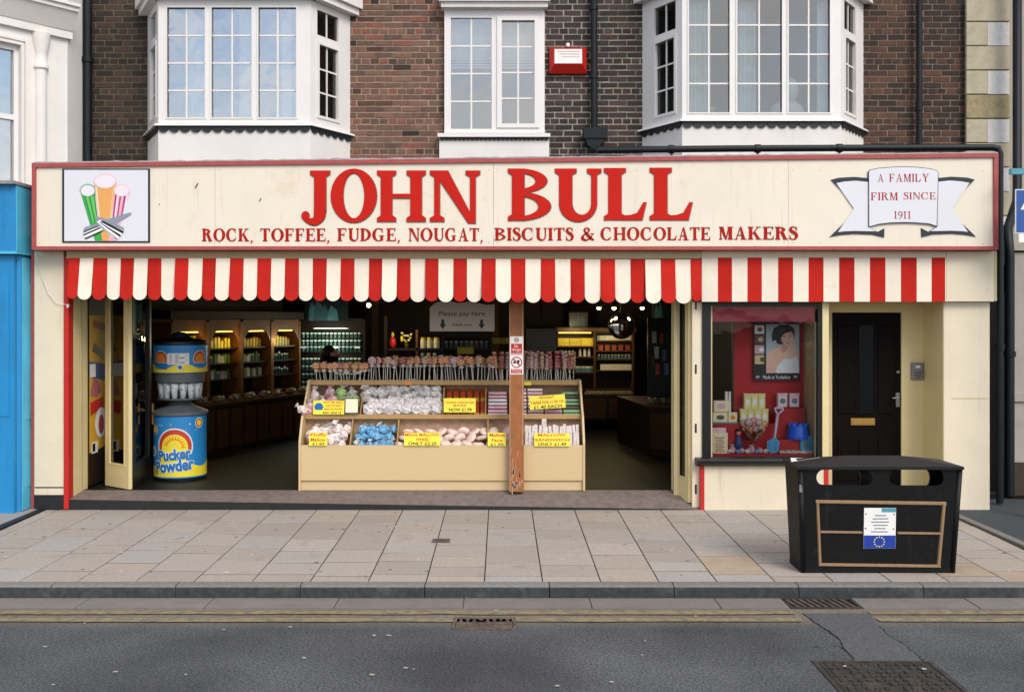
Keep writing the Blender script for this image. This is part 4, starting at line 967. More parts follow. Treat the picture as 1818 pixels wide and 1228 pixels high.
mb = MB(); pbox(mb, 1676, 1757, 536, 911, YF, .32); pr = mb.build('pilaster', 'cream', B)
mb = MB(); pbox(mb, 1690, 1754, 706, 708, YF-.002, .01); mb.build('joint', 'cream_dull', pr)
XR2 = wx(2, 1); XRP = wx(1676, YF)
YD = 11.20
MB().box(XRP+.005, XRP+.2, YF+.33, YD+.1, 0, 2.2).build('reveal', 'cream_yellow', B)
MB().box(XRP-.008, XRP-.003, YF+.004, YD-.002, 0, 2.178).build('reveal_lining', 'cream_yellow', B)
# threshold: sloping tiled strip with a dark riser that dies out to the right
xt0, xt1 = XRV-.05, wx(1243, YF)
mb = MB(); n = 30; zf = lambda x: .104*(1-(x-xt0)/(xt1-xt0))+.006; ZFL = .14
vs = []
for i in range(n+1):
    x = xt0+(xt1-xt0)*i/n; vs += [(x, YF+.015, zf(x)), (x, 10.92, .6*ZFL+.4*zf(x)+.004), (x, 10.92, -.05), (x, YF+.015, -.05)]
mb.add(vs, [(4*i+a, 4*i+4+a, 4*i+4+(a+1) % 4, 4*i+(a+1) % 4) for i in range(n) for a in range(4)])
thr = mb.build('threshold', 'tile_red', B)
mb = MB(); vs = []
for i in range(n+1):
    x = xt0+(xt1-xt0)*i/n; vs += [(x, YF-.004, -.05), (x, YF-.004, zf(x)-.003), (x, YF+.012, zf(x)-.003), (x, YF+.012, -.05)]
mb.add(vs, [(4*i+a, 4*i+4+a, 4*i+4+(a+1) % 4, 4*i+(a+1) % 4) for i in range(n) for a in range(4)]); mb.build('riser', 'plinth_dark', thr)
mb = MB(); vs = []
for i in range(n+1):
    x = xt0+(xt1-xt0)*i/n; z1 = .6*ZFL+.4*zf(x)+.004; vs += [(x, 10.923, z1), (x, 11.10, ZFL), (x, 11.10, -.05), (x, 10.923, -.05)]
mb.add(vs, [(4*i+a, 4*i+4+a, 4*i+4+(a+1) % 4, 4*i+(a+1) % 4) for i in range(n) for a in range(4)]); mb.build('door_sill', 'tile_red', B)

# ---------------------------------------------------------------- shop window on the right
SW = link('shop_window', None, (wx(1350, 10.74), 10.74, wz(826, 10.74)), B)
mb = MB(); y_ = YF+.03
pbox(mb, 1247, 1262, 536.5, 812, y_, .10); pbox(mb, 1452.5, 1460, 536.5, 812, y_, .10); pbox(mb, 1262.2, 1452.3, 536.5, 543, y_, .10)
mb.build('frame', 'black_frame', SW)
mb = MB(); pbox(mb, 1262.3, 1264.5, 543.2, 811, y_+.02, .05); mb.build('bead', 'cream_dull', SW); mb = MB(); pbox(mb, 1446, 1449, 571, 811, y_+.06, .03); mb.build('bead', 'cream_dull', SW)
mb = MB(); pbox(mb, 1264.6, 1446, 543.2, 571, y_+.055, .04); mb.build('blind', 'maroon', SW)
yg = y_+.05
MB().sheet([(wx(1262, yg), yg, wz(812, yg)), (wx(1453, yg), yg, wz(812, yg)), (wx(1453, yg), yg, wz(543, yg)), (wx(1262, yg), yg, wz(543, yg))]).build('pane', 'pane_shop', SW)
prof = [(YF+.12, wz(812, YF)), (YF-.07, wz(813, YF)), (YF-.085, wz(816, YF)), (YF-.085, wz(821, YF)), (YF-.05, wz(826, YF)), (YF+.12, wz(826, YF))]
MB().prismx(prof, wx(1238, YF-.08), wx(1458, YF-.08)).build('sill', 'black_frame', SW)
mb = MB(); pbox(mb, 1250.5, 1463, 826.5, 907, YF, .10); mb.build('stall_riser', 'cream', SW)
mb = MB(); pbox(mb, 1243.5, 1250.2, 826.5, 906, YF-.008, .10); mb.build('corner_strip', 'red_paint', SW); mb = MB(); pbox(mb, 1463.3, 1471, 826.5, 908, YF-.008, .10); mb.build('corner_strip', 'red_paint', SW)
MB().box(wx(1262, 10.83), wx(1452, 10.83), 10.835, 11.75, .0, .565).build('display_floor', 'backdrop_red', SW)
mb = MB(); pbox(mb, 1460.3, 1471.5, 536.5, 826, YF+.01, .18); mb.build('door_post', 'cream_yellow', B)
MB().box(wx(1471, YF), XRP-.001, YD-.02, YD+.1, 2.065, 2.2).build('door_lintel', 'cream_yellow', B)
MB().box(wx(1600.5, YD), XRP+.004, YD, YD+.1, 0, 2.064).build('door_side_wall', 'cream_yellow', B)
MB().box(wx(1455, YF), wx(1472, YF)+.0, YF+.192, 11.85, 0, 2.2).build('lobby_wall', 'cream_yellow', B)
MB().box(wx(1471, YF), XRP-.001, YF+.34, YD-.03, 2.18, 2.21).build('soffit', 'cream_yellow', B)
MB().box(wx(1472, YF), XRP-.001, YF+.10, YD+.05, -.02, .03).build('doorstep', 'tile_red', B)
DR = link('front_door', None, (wx(1536, YD), YD, .03), B); DR['label'] = 'dark brown panelled door with brass letterbox'
dx0, dx1 = wx(1472.5, YD)+.03, wx(1600, YD)
MB().box(wx(1472.5, YD)-.02, dx0-.004, YD-.01, YD+.08, .03, 2.064).build('door_frame', 'cream_dull', DR)
MB().box(dx0, dx1, YD+.02, YD+.07, .032, 2.06).build('door_leaf', 'door_dark', DR)
M('door_glass', '#090d12', .3, .1, 4, spec=.12)
mb = MB(); w = dx1-dx0
for i, (a, b) in enumerate(((.08, .33), (.39, .61), (.67, .92))):
    o = MB().box(dx0+w*a, dx0+w*b, YD+.012, YD+.0195, .95, 1.93, ch=.006).build('door_panel', 'door_glass' if i == 1 else 'door_dark', DR)
    MB().box(dx0+w*a, dx0+w*b, YD+.010, YD+.0195, .22, .70, ch=.007).build('door_panel', 'door_dark', DR)
lbx = MB().box(wx(1511, YD), wx(1554, YD), YD+.004, YD+.019, wz(755, YD), wz(742, YD), ch=.004).build('letterbox', 'brass', DR)
MB().box(wx(1514, YD), wx(1551, YD), YD+.0, YD+.0038, wz(752.5, YD), wz(744.5, YD), ch=.002).build('flap', 'brass', lbx)
MB().lathe([(.022, 0), (.022, -.02), (.012, -.03)], (wx(1594.5, YD), YD+.02, wz(660, YD)), 14, axis='y').build('lock', 'chrome', DR)
hd = MB().box(wx(1591, YD), wx(1598, YD), YD+.008, YD+.0195, wz(722, YD), wz(697, YD)).build('handle_plate', 'chrome', DR)
MB().tube([(wx(1594, YD), YD+.01, wz(705, YD)), (wx(1594, YD), YD-.035, wz(705, YD)), (wx(1582, YD), YD-.04, wz(706, YD))], .008, 8).build('lever', 'chrome', hd)
t = thing('entry_phone', 'small grey entry phone on the cream wall beside the dark door', 'intercom', (wx(1630, YD), YD, wz(674, YD)))
ph = MB(); pbox(ph, 1619, 1640, 643.5, 674, YD-.035, .0345, ch=.008); ph.build('casing', 'grey_plastic', t)
ph = MB(); pbox(ph, 1626, 1634, 649, 653, YD-.038, .0029); ph.build('name_window', 'white', t)
M('speaker_grey', '#5a585c', .6, .1, 20)
ph = MB()
for k in range(4): pbox(ph, 1624, 1636, 659+2.6*k, 660.6+2.6*k, YD-.0375, .0024)
ph.build('speaker_grille', 'speaker_grey', t)
ph = MB(); pbox(ph, 1628, 1632, 670, 672.4, YD-.0375, .0024); ph.build('button', 'chrome', t)

# ---------------------------------------------------------------- folding doors
def leaf(label, p0, p1, z0, z1, mat='cream_yellow', handle=None, stile=.075, rail=.24):
    d = link('folding_door', None, ((p0[0]+p1[0])/2, (p0[1]+p1[1])/2, z0), B); d['label'] = label
    tf, ln = seg_tf(p0, p1)
    for (a, b, c, e) in ((0, stile, z0, z1), (ln-stile, ln, z0, z1), (stile, ln-stile, z0, z0+rail), (stile, ln-stile, z1-.1, z1)):
        mb = MB(); mb.T = tf; mb.box(a, b, -.022, .022, c, e); mb.build('rail' if b-a > stile+.001 else 'stile', mat, d)
    mb = MB(); mb.T = tf; mb.add([(stile, 0, z0+rail), (ln-stile, 0, z0+rail), (ln-stile, 0, z1-.1), (stile, 0, z1-.1)], [(0, 1, 2, 3)]); mb.build('pane', 'pane_door', d)
    for (a, b, c, e) in ((stile, stile+.015, z0+rail, z1-.1), (ln-stile-.015, ln-stile, z0+rail, z1-.1), (stile+.016, ln-stile-.016, z0+rail, z0+rail+.02)):
        mb = MB(); mb.T = tf; mb.box(a, b, .004, .026, c, e); mb.build('bead', mat, d)
    if handle: handle(d, tf, ln)
    return d
def ring_handle(d, tf, ln):
    mb = MB(); mb.T = tf; pts = [(ln-.03, .05+.045*math.cos(a), 1.36+.07*math.sin(a)) for a in [k*2*math.pi/14 for k in range(15)]]; mb.tube(pts, .008, 6); mb.build('pull_ring', 'red_paint', d)
leaf('cream folding door leaf swung back at the left of the shop front', (-4.38, 11.39), (-4.015, 11.10), .15, 2.32)
leaf('dark folding door leaf behind the cream one on the left', (-4.03, 11.16), (-4.10, 11.95), .15, 2.32, 'black_frame', lambda d, tf, ln: MB().box(-4.02, -4.0, 11.80, 11.82, .78, 1.02).build('pull_handle', 'brass', d))  # frame coloured black to carry the shade inside the doorway
leaf('cream folding door leaf folded at the right of the shop opening', (1.875, 11.14), (2.0, 10.80), .06, 2.32, stile=.05)
mb = MB(); pbox(mb, 1196.5, 1207, 530, 893, 10.98, .05); mb.build('door_stile', 'cream_dull', B)
for px in (1200, 1203.5):
    mb = MB(); pbox(mb, px, px+1.2, 534, 890, 10.974, .006); mb.build('stile_bead', 'cream_yellow', B)
mb = MB(); pbox(mb, 1229, 1246.5, 536, 905, YF+.05, .06); jb = mb.build('door_jamb', 'cream', B)
for py in (541, 655, 760, 868):
    mb = MB(); pbox(mb, 1234, 1237, py-8, py+8, YF+.044, .006); mb.build('hinge', 'black', jb)
mb = MB(); pbox(mb, 122, 1246, 470, 528, 11.0, .06); mb.build('door_header', 'wood_dark', B)
# ---------------------------------------------------------------- middle post with its stickers
t = thing('wooden_post', 'brown wooden post standing in front of the sweet display counter', 'post', (wx(917, 10.95), 11.0, .14))
yp_ = 10.95
mb = MB(); pbox(mb, 904, 930, 445, 873.5, yp_, .095, ch=.006); mb.build('shaft', 'wood_post', t)
mb = MB(); pbox(mb, 904.6, 906, 540, 872, yp_-.0015, .002); pbox(mb, 927.4, 928.9, 540, 790, yp_-.0015, .002); mb.build('worn_edge', 'wood_worn', t)
r = random.Random(9); mb = MB()
for k in range(26):
    px = r.uniform(908, 927); py = 872-abs(r.gauss(0, 38)); w_ = r.uniform(.5, 2.2); h_ = r.uniform(2, 9); x, z = wx(px, yp_), wz(py, yp_); s_ = yp_/FP
    mb.prism([(x-s_*w_, z-s_*h_*.4), (x+s_*w_*.3, z-s_*h_), (x+s_*w_, z+s_*h_*.5), (x-s_*w_*.2, z+s_*h_)], yp_-.0012, yp_+.001)
mb.build('scuff_marks', 'wood_worn', t)['kind'] = 'stuff'
def plate(name, label, cat, px0, px1, py0, py1, Y, mat='white', th=.003):
    mb = MB(); pbox(mb, px0, px1, py0, py1, Y-th, th-.0005); return tag(mb.build(name, mat), label, cat)
s1 = plate('no_dogs_sign', 'white and red No dogs sign, upper of two on the wooden post', 'sign', 905.3, 929, 597, 630.3, yp_)
mb = MB(); pbox(mb, 907.3, 927, 610, 628.5, yp_-.0042, .001); pnl = mb.build('red_panel', 'red_paint', s1)
mb = MB(); y_ = yp_-.0048
put_text(mb, 'No', wx(913, y_), wx(920, y_), wz(617, y_), wz(611.3, y_), y_); put_text(mb, 'dogs', wx(909, y_), wx(925, y_), wz(624, y_), wz(617.8, y_), y_)
put_text(mb, 'except guide dogs', wx(908.5, y_), wx(926, y_), wz(627.8, y_), wz(625.2, y_), y_); mb.build('lettering', 'white', pnl)
def annulus(mb, cx, cz, r0, r1, y, n=28):
    vs = []
    for k in range(n):
        a = 2*math.pi*k/n; vs += [(cx+r0*math.cos(a), y, cz+r0*math.sin(a)), (cx+r1*math.cos(a), y, cz+r1*math.sin(a))]
    mb.add(vs, [(2*k, 2*k+1, (2*k+3) % (2*n), (2*k+2) % (2*n)) for k in range(n)])
def prohib(par, cpx, cpy, rpx, y, inner):
    cx, cz, rr_ = wx(cpx, y), wz(cpy, y), rpx*y/FP
    mb = MB(); inner(mb, cx, cz, rr_); mb.build('symbol', 'black', par)
    mb = MB(); annulus(mb, cx, cz, rr_*.8, rr_, y-.0006); w = rr_*.09
    d = rr_*.86*.707; mb.add([(cx-d-w, y-.0008, cz+d-w), (cx-d+w, y-.0008, cz+d+w), (cx+d+w, y-.0008, cz-d+w), (cx+d-w, y-.0008, cz-d-w)], [(0, 1, 2, 3)]); mb.build('ring', 'red_frame', par)
def dog(mb, cx, cz, r_): mb.sheet([(cx+r_*a, yp_-.0046, cz+r_*b) for a, b in [(-.5, .15), (.2, .2), (.35, .45), (.6, .3), (.4, .1), (.4, -.5), (.25, -.5), (.2, -.1), (-.3, -.1), (-.35, -.5), (-.5, -.5)]])
prohib(s1, 917, 603.3, 4.4, yp_-.0042, dog)
s2 = plate('no_food_sign', 'white sign with round red prohibition symbol, lower of two on the wooden post', 'sign', 905.3, 929, 630.9, 664.5, yp_)
def food(mb, cx, cz, r_):
    mb.sheet([(cx+r_*a, yp_-.0046, cz+r_*b) for a, b in [(.05, .4), (.55, .4), (.45, -.25), (.15, -.25)]]); mb.sheet([(cx+r_*a, yp_-.0046, cz+r_*b) for a, b in [(-.65, .0), (-.45, .18), (-.2, .15), (-.1, -.05), (-.2, -.2), (-.55, -.2)]])
prohib(s2, 917.2, 643, 10, yp_-.0042, food)
mb = MB(); pbox(mb, 907.3, 927, 655, 662.8, yp_-.0042, .001); pnl = mb.build('red_panel', 'red_paint', s2)
mb = MB(); put_text(mb, 'No food', wx(909.5, y_), wx(925, y_), wz(658.6, y_), wz(655.6, y_), y_); put_text(mb, 'or drink', wx(909.5, y_), wx(925, y_), wz(662.3, y_), wz(659.2, y_), y_); mb.build('lettering', 'white', pnl)

# ---------------------------------------------------------------- left neighbour: white canted bay over a blue shop front
NB = thing('white_house', 'white painted house with moulded cornice and sash window at the left edge', 'house', (wx(60, 12), 12.0, 3.2))
p0, p1 = (-6.36, 10.75), (wx(121, 12.25), 12.25)
tf, ln = seg_tf(p0, p1)
U = lambda px: seg_u(px, p0, p1)
mb = MB(); mb.T = tf
ua, ub = U(-40), U(36)
zw0, zw1 = 3.35, 5.14
for (a, b, c, e) in ((0, ua, 3.0, 6.6), (ub, ln, 3.0, 6.6), (ua, ub, zw1, 6.6), (ua, ub, 3.0, zw0)): mb.box(a, b, -.25, 0, c, e)
mb.build('wall', 'white_render', NB)
MB().box(p1[0]-.30, p1[0], p1[1]-.02, 12.85, 3.0, 6.6).build('side_wall', 'white_render', NB)
mb = MB(); mb.T = tf
for z0, z1, d in ((5.33, 5.42, .05), (5.63, 5.68, .20), (5.681, 5.72, .23)): mb.box(-.05, ln+.03, -.02, d, z0, z1)
mb.hexa([(-.05, -.02, 5.421), (ln+.03, -.02, 5.421), (ln+.03, .06, 5.421), (-.05, .06, 5.421)], [(-.05, -.02, 5.629), (ln+.03, -.02, 5.629), (ln+.03, .18, 5.629), (-.05, .18, 5.629)])
mb.build('cornice', 'white_render', NB)
mb = MB(); mb.T = tf; a, b = U(60), U(84)
r_ = (b-a)/2
mb.T = lambda q: tf(Vector(((a+b)/2, 0, 0)))+Vector((q.x, q.y, q.z)); mb.lathe([(r_*.85, 3.0), (r_*.85, 4.90), (r_*1.1, 4.92), (r_*1.1, 4.96), (r_*.9, 4.98), (r_*.9, 5.10), (r_*1.3, 5.24), (r_*1.3, 5.33)], (0, 0, 0), 20); mb.build('half_column', 'white_render', NB, ang=40)
win = link('sash_window', None, tf(Vector(((ua+ub)/2, 0, zw0))), NB)
mb = MB(); mb.T = tf
for (a, b, c, e) in ((ua, ua+.05, zw0, zw1), (ub-.05, ub, zw0, zw1), (ua+.05, ub-.05, zw1-.06, zw1), (ua+.05, ub-.05, 4.28, 4.34), (ua+.05, ub-.05, zw0, zw0+.06)): mb.box(a, b, -.12, -.05, c, e)
mb.build('frame', 'upvc', win)
mb = MB(); mb.T = tf
for (a, b, c, e) in ((ub+.002, ub+.03, zw0, zw1+.03), (ub+.05, ub+.08, zw0, zw1+.08), (ua, ub, zw1+.002, zw1+.03), (ua, ub+.05, zw1+.05, zw1+.08)): mb.box(a, b, .001, .022, c, e)
mb.build('architrave', 'white_render', win)
for c, e in ((zw0+.06, 4.28), (4.34, zw1-.06)):
    mb = MB(); mb.T = tf; mb.add([(ua+.05, -.09, c), (ub-.05, -.09, c), (ub-.05, -.09, e), (ua+.05, -.09, e)], [(0, 1, 2, 3)]); mb.build('pane', 'pane_sky', win)
mb = MB(); mb.T = tf; mb.box(ua, ub, -.16, -.15, zw0, zw1); mb.build('curtain', 'blind', win)
BS = thing('blue_shop_front', 'bright blue painted shop front at the left edge of the street', 'shop front', (-5.2, 10.6, 0))
xb_ = -4.94
MB().box(-7.5, xb_, 10.42, 10.90, wz(446, 10.42), wz(328, 10.42)).build('fascia', 'blue_shop', BS)
MB().box(xb_+.0005, xb_+.01, 10.43, 10.90, wz(446, 10.42)+.004, wz(328, 10.42)-.004).build('fascia_end', 'blue_shop_lit', BS)
MB().box(-7.5, xb_+.03, 10.39, 10.92, wz(449, 10.42)-.01, wz(446.3, 10.42)).build('moulding', 'blue_shop_lit', BS)
MB().prismz([(-7.5, 10.46), (xb_-.03, 10.46), (xb_-.03, 10.52), (xb_, 10.54), (xb_, 10.9), (-7.5, 10.9)], .0, wz(450, 10.42)-.012).build('pilaster', 'blue_shop', BS)
MB().box(xb_+.0005, xb_+.01, 10.56, 10.90, .02, wz(452, 10.42)-.02).build('pilaster_return', 'blue_shop_lit', BS)
MB().box(-7.5, xb_+.02, 10.35, 10.95, wz(327.6, 10.42), wz(322, 10.42)).build('capping', 'lead', BS)
MB().box(-7.5, xb_+.02, 10.91, 12.4, 2.95, 3.30).build('lean_to_roof', 'lead', BS)

# ---------------------------------------------------------------- right neighbour: quoined cream wall
NR = thing('quoined_house', 'pale grey rendered house with cream stone quoins at the right edge', 'house', (5.9, 12.6, 0))
yq2 = 12.72; xq0 = wx(1718, yq2)
MB().box(xq0+.0, 8.5, yq2+.03, yq2+.4, 0, 6.6).build('wall', 'neighbour_grey', NR)
z = 6.25; i = 0
hq = 43*yq2/FP
zt = wz(40, yq2)+hq
for i in range(12):
    z1 = zt-hq*i; z0 = z1-hq+.012
    if i % 2 == 0: MB().box(xq0-.02, wx(1792, yq2), yq2-.012, yq2+.029, z0, z1, ch=.006).build('quoin', 'stone_dirty' if i == 4 else 'stone_cream', NR)
    else:
        MB().box(xq0-.02, wx(1753, yq2), yq2-.010, yq2+.029, z0, z1, ch=.006).build('quoin', 'stone_cream', NR); MB().box(wx(1753.4, yq2), wx(1792, yq2), yq2-.004, yq2+.029, z0, z1).build('quoin_infill', 'render_rough', NR)
MB().box(xq0-.02, wx(1900, 11.6), 11.6, yq2-.02, 0, wz(448, 11.6)).build('porch_wall', 'neighbour_grey', NR)
MB().box(xq0-.03, wx(1900, 11.6), 11.56, yq2-.02, wz(445, 11.6), wz(432, 11.6)).build('string_course', 'neighbour_grey', NR)
MB().box(xq0-.03, wx(1900, 11.6), 11.57, 11.598, wz(712, 11.6), wz(698, 11.6)).build('string_course', 'neighbour_grey', NR)
MB().box(xq0-.03, wx(1900, 11.6), 11.55, 11.597, 0, wz(820, 11.6)).build('plinth', 'neighbour_plinth', NR)
yv = 11.56
vt = thing('wall_vent', 'black louvred vent on the pale wall right of the sign', 'vent', P(1779, 520, yv))
mb = MB(); pbox(mb, 1771, 1789, 470, 521, yv, .03); mb.build('back', 'black', vt)
for k in range(8):
    mb = MB(); pbox(mb, 1772, 1788, 472+6*k, 475.5+6*k, yv-.014, .012); mb.build('louvre', 'pipe_black', vt)
xd = wx(1801, 11.35)
pipe('downpipe', 'thick dark downpipe on the pale neighbouring house at the right edge', [(wx(1806, 12.5), 12.5, 6.5), (wx(1806, 12.5), 12.5, 3.6), (wx(1805, 12.3), 12.3, 3.4), (xd, 11.5, 3.0), (xd, 11.46, 2.7), (xd, 11.46, .02)], .052, [((xd, 11.46, 1.6), (0, 0, 1))])
t = thing('street_sign', 'blue street sign with white symbol cut off by the right picture edge', 'sign', P(1830, 440, 10.2))
ysn = 10.2
mb = MB(); pbox(mb, 1803, 1880, 336, 414, ysn, .012); mb.build('plate', 'white', t)
mb = MB(); pbox(mb, 1804.5, 1878.5, 337.5, 412.5, ysn-.003, .0025); mb.build('face', 'blue_sign', t)
mb = MB(); y_ = ysn-.005; mb.sheet([(wx(a, y_), y_, wz(b, y_)) for a, b in [(1812, 372), (1824, 350), (1836, 372), (1829, 372), (1829, 400), (1819, 400), (1819, 372)]]); mb.build('symbol', 'white', t)
mb = MB(); pbox(mb, 1809, 1872, 415, 430, ysn, .012); mb.build('sub_plate', 'white', t)
mb = MB(); pbox(mb, 1796, 1845, 299, 309, ysn+.05, .06); mb.build('bracket', 'teal', t)
MB().tube([(wx(1842, ysn), ysn+.05, 3.6), (wx(1842, ysn), ysn+.05, .0)], .038, 12).build('post', 'teal', t)

t = thing('loose_wire', 'thin loose white wire trailing down the left cream pilaster', 'wire', P(75, 545, YF))
MB().tube([P(62, 440, YF-.05), P(66, 458, YF-.03), P(74, 490, YF-.02), P(86, 520, YF-.02), P(100, 538, YF-.02), P(124, 542, YF-.025)], .0035, 6).build('cable', 'white', t, smooth=True)
MB().box(wx(122, YF)-.01, wx(122, YF)+.012, YF-.03, YF-.02, wz(546, YF), wz(540, YF)).build('clip', 'white', t)

# fixing screws and a few nicks on the fascia board
for px in (70, 220, 372, 390, 620, 868, 884, 1130, 1392, 1408, 1455, 1745):
    for py in (302, 431):
        if (px in (70, 220) and py == 302) or (px == 1745): py += 2
        q = P(px, py, YP); MB().lathe([(.004, -.0012), (.005, 0.0)], (q.x, YP, q.z), 8, axis='y').build('screw', 'grey_plastic', S)
# raised panel mouldings on the blue front
for z0, z1 in ((.25, .85), (.95, 2.35)):
    MB().box(xb_+.0105, xb_+.016, 10.62, 10.84, z0, z1).build('return_panel', 'blue_shop_lit', BS)
MB().box(-7.3, xb_-.08, 10.452, 10.459, 1.0, 2.4).build('front_panel', 'blue_shop', BS)
# ---------------------------------------------------------------- inside the shop: shell
ZC = 2.78; XA_, XB_ = -5.0, 3.32; YBK = 18.2
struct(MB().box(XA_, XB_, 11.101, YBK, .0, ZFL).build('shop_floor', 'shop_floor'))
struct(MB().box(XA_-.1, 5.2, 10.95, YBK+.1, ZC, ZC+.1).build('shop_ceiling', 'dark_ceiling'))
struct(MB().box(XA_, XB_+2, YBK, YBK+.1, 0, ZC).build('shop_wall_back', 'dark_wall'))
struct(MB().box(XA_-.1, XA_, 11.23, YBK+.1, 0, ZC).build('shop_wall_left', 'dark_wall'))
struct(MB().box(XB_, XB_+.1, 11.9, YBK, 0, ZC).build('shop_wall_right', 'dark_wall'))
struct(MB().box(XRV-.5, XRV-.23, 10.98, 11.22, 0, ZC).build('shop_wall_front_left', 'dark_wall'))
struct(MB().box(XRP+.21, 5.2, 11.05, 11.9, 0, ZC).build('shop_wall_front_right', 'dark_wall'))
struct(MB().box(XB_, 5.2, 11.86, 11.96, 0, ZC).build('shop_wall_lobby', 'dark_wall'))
M('warm_pack', '#d9c23a', .5, .3, 30, rnd=.25); M('white_pack', '#d8d4c4', .5, .15, 30, rnd=.2); M('green_pack', '#6f8a4a', .5, .3, 30, rnd=.3); M('red_pack', '#a8432c', .5, .3, 30, rnd=.3); M('jar_lid', '#e2ece2', .4, .1, 20); M('jar_glass', '#24403a', .25, .3, 25, rnd=.3); M('blue_pack', '#5b7f94', .5, .2, 30, rnd=.2)
glow('bulb', '#ffd890', 14); glow('bulb_warm', '#ffbe50', 9); glow('tube', '#ffd25a', 2.0); glow('tube_cool', '#e8f5dc', 1.6)
def lamp(name, loc, power, col=(1, .72, .35), size=.06):
    d = bpy.data.lights.new(name, 'POINT'); d.energy = power; d.color = col; d.shadow_soft_size = size
    o = bpy.data.objects.new(name, d); COL.objects.link(o); o.location = loc; return o
# pack / jar / bottle meshes, shared
def pack_mesh(w, d, h, mat, top=None):
    mb = MB(); mb.box(-w/2, w/2, -d/2, d/2, 0, h*.82); mb.hexa([(-w/2, -d/2, h*.821), (w/2, -d/2, h*.821), (w/2, d/2, h*.821), (-w/2, d/2, h*.821)], [(-w/2, -.006, h), (w/2, -.006, h), (w/2, .006, h), (-w/2, .006, h)], 1); return mb.mesh('pack', [mat, top or mat])
def jar_mesh(r, h, mat='jar_glass', lid='jar_lid'):
    mb = MB(); mb.lathe([(r*.95, 0), (r, .01), (r, h*.66), (r*.8, h*.76)], n=10); mb.lathe([(r*.9, h*.765), (r*.9, h*.98), (r*.8, h)], n=10, mi=1); return mb.mesh('jar', [mat, lid], smooth=False)
JAR = jar_mesh(.030, .115); JAR2 = jar_mesh(.042, .15, 'white_pack', 'warm_pack'); JAR3 = jar_mesh(.04, .13, 'blue_pack', 'white_pack'); BOT = jar_mesh(.03, .17, 'white_pack', 'white_pack')
PKS = [pack_mesh(.11, .06, .17, 'warm_pack'), pack_mesh(.10, .06, .16, 'warm_pack', 'red_pack'), pack_mesh(.10, .06, .15, 'green_pack'), pack_mesh(.11, .07, .14, 'red_pack'), pack_mesh(.12, .08, .13, 'white_pack')]
BOXY = MB().box(-.09, .09, -.05, .05, 0, .12, ch=.004).mesh('carton', 'warm_pack'); BOXW = MB().box(-.10, .10, -.05, .05, 0, .11, ch=.004).mesh('carton', 'white_pack')
def item(name, me, loc, label, cat, group, rz=0, sc=1): return tag(link(name, me, loc, rot=(0, 0, rz), scale=sc), label, cat, group)

# left-hand arched shelving along an oblique line, counter in front
sp0, sp1 = (-4.46, 13.8), (-3.27, 16.6)
tf, ln = seg_tf(sp1, sp0)            # d>0 faces the room
rz_s = math.atan2(sp1[1]-sp0[1], sp1[0]-sp0[0])
tfd = lambda q: tf(q)
SH = thing('arched_shelving', 'dark wooden shelving with scalloped arches along the left of the shop', 'shelving', (-3.9, 15.2, ZFL))
mb = MB(); mb.T = tf
# normal of seg_tf(sp1,sp0): check it points to the room (+x)
nd = tf(Vector((0, 1, 0)))-tf(Vector((0, 0, 0))); sg = 1 if nd.x > 0 else -1
D = lambda d: d*sg
mb.box(0, ln, D(-.35), D(-.32), ZFL, 2.5); mb.build('back_panel', 'wood_dark', SH)
nb = 4; bw = ln/nb
for k in range(nb+1):
    mb = MB(); mb.T = tf; mb.box(max(0, bw*k-.035), min(ln, bw*k+.035), D(-.319), D(.03), .85, 1.95); mb.build('upright', 'wood_arch', SH)
for k in range(nb):
    a, b = bw*k+.036, bw*(k+1)-.036; w = b-a; n = 16
    pts = [(a, 1.98), (a, 1.62)]+[(a+w*t_, 1.62+.20*min(1, math.sin(math.pi*t_)*1.6)**.7) for t_ in [q/n for q in range(1, n)]]+[(b, 1.62), (b, 1.98)]
    m = MB(); m.T = tf; nn = len(pts); vs = [(x, D(.02), z) for x, z in pts]+[(x, D(-.01), z) for x, z in pts]
    m.add(vs, [tuple(range(nn)), tuple(range(2*nn-1, nn-1, -1))]+[(i, (i+1) % nn, nn+(i+1) % nn, nn+i) for i in range(nn)]); m.build('arch', 'wood_arch', SH)
    for z in (.87, 1.10, 1.33, 1.55):
        m = MB(); m.T = tf; m.box(a, b, D(-.318), D(-.02), z, z+.018); m.build('shelf', 'wood_dark', SH)
    m = MB(); m.T = tf; m.box(a+.05, b-.05, D(-.05), D(-.03), 1.80, 1.815); m.build('strip_light', 'tube', SH)
m = MB(); m.T = tf; m.box(-.05, ln+.05, D(-.32), D(.06), 1.99, 2.10)
m.build('cornice', 'wood_dark', SH)
r = random.Random(31)
for k in range(nb):
    for si, z in enumerate((.888, 1.118, 1.348, 1.568)):
        if si == 0: continue
        n = 8
        for q in range(n):
            u = bw*k+.08+(bw-.16)*(q+.5)/n; p = tf(Vector((u, D(-.15), z)))
            me = PKS[0 if r.random() < .7 else 1] if si == 3 else (PKS[2] if r.random() < .5 else JAR3 if r.random() < .5 else PKS[4])
            if k == nb-4 and si < 3: me = JAR
            item('sweet_pack', me, p, ['', 'dim packet, low shelf of the %s arched bay on the left, %s along', 'packet, middle shelf of the %s arched bay on the left, %s along', 'yellow packet, top shelf of the %s arched bay on the left, %s along'][si] % (ORD[3-k], ORD[7-q]), 'packet', 'packets on the arched shelves', rz_s+math.pi/2, (.62, .8, r.uniform(.72, 1.08)))
for k in (0.9, 2.2, 3.3): lamp('shelf_glow', tf(Vector((bw*k, D(.12), 1.66))), 1.5, (1, .8, .35))
CT = thing('panelled_counter', 'long dark panelled wooden counter below the arched shelving on the left', 'counter', (-3.6, 14.9, ZFL))
c0, c1 = (-4.02, 13.7), (-2.95, 16.3); tfc, lc = seg_tf(c1, c0)
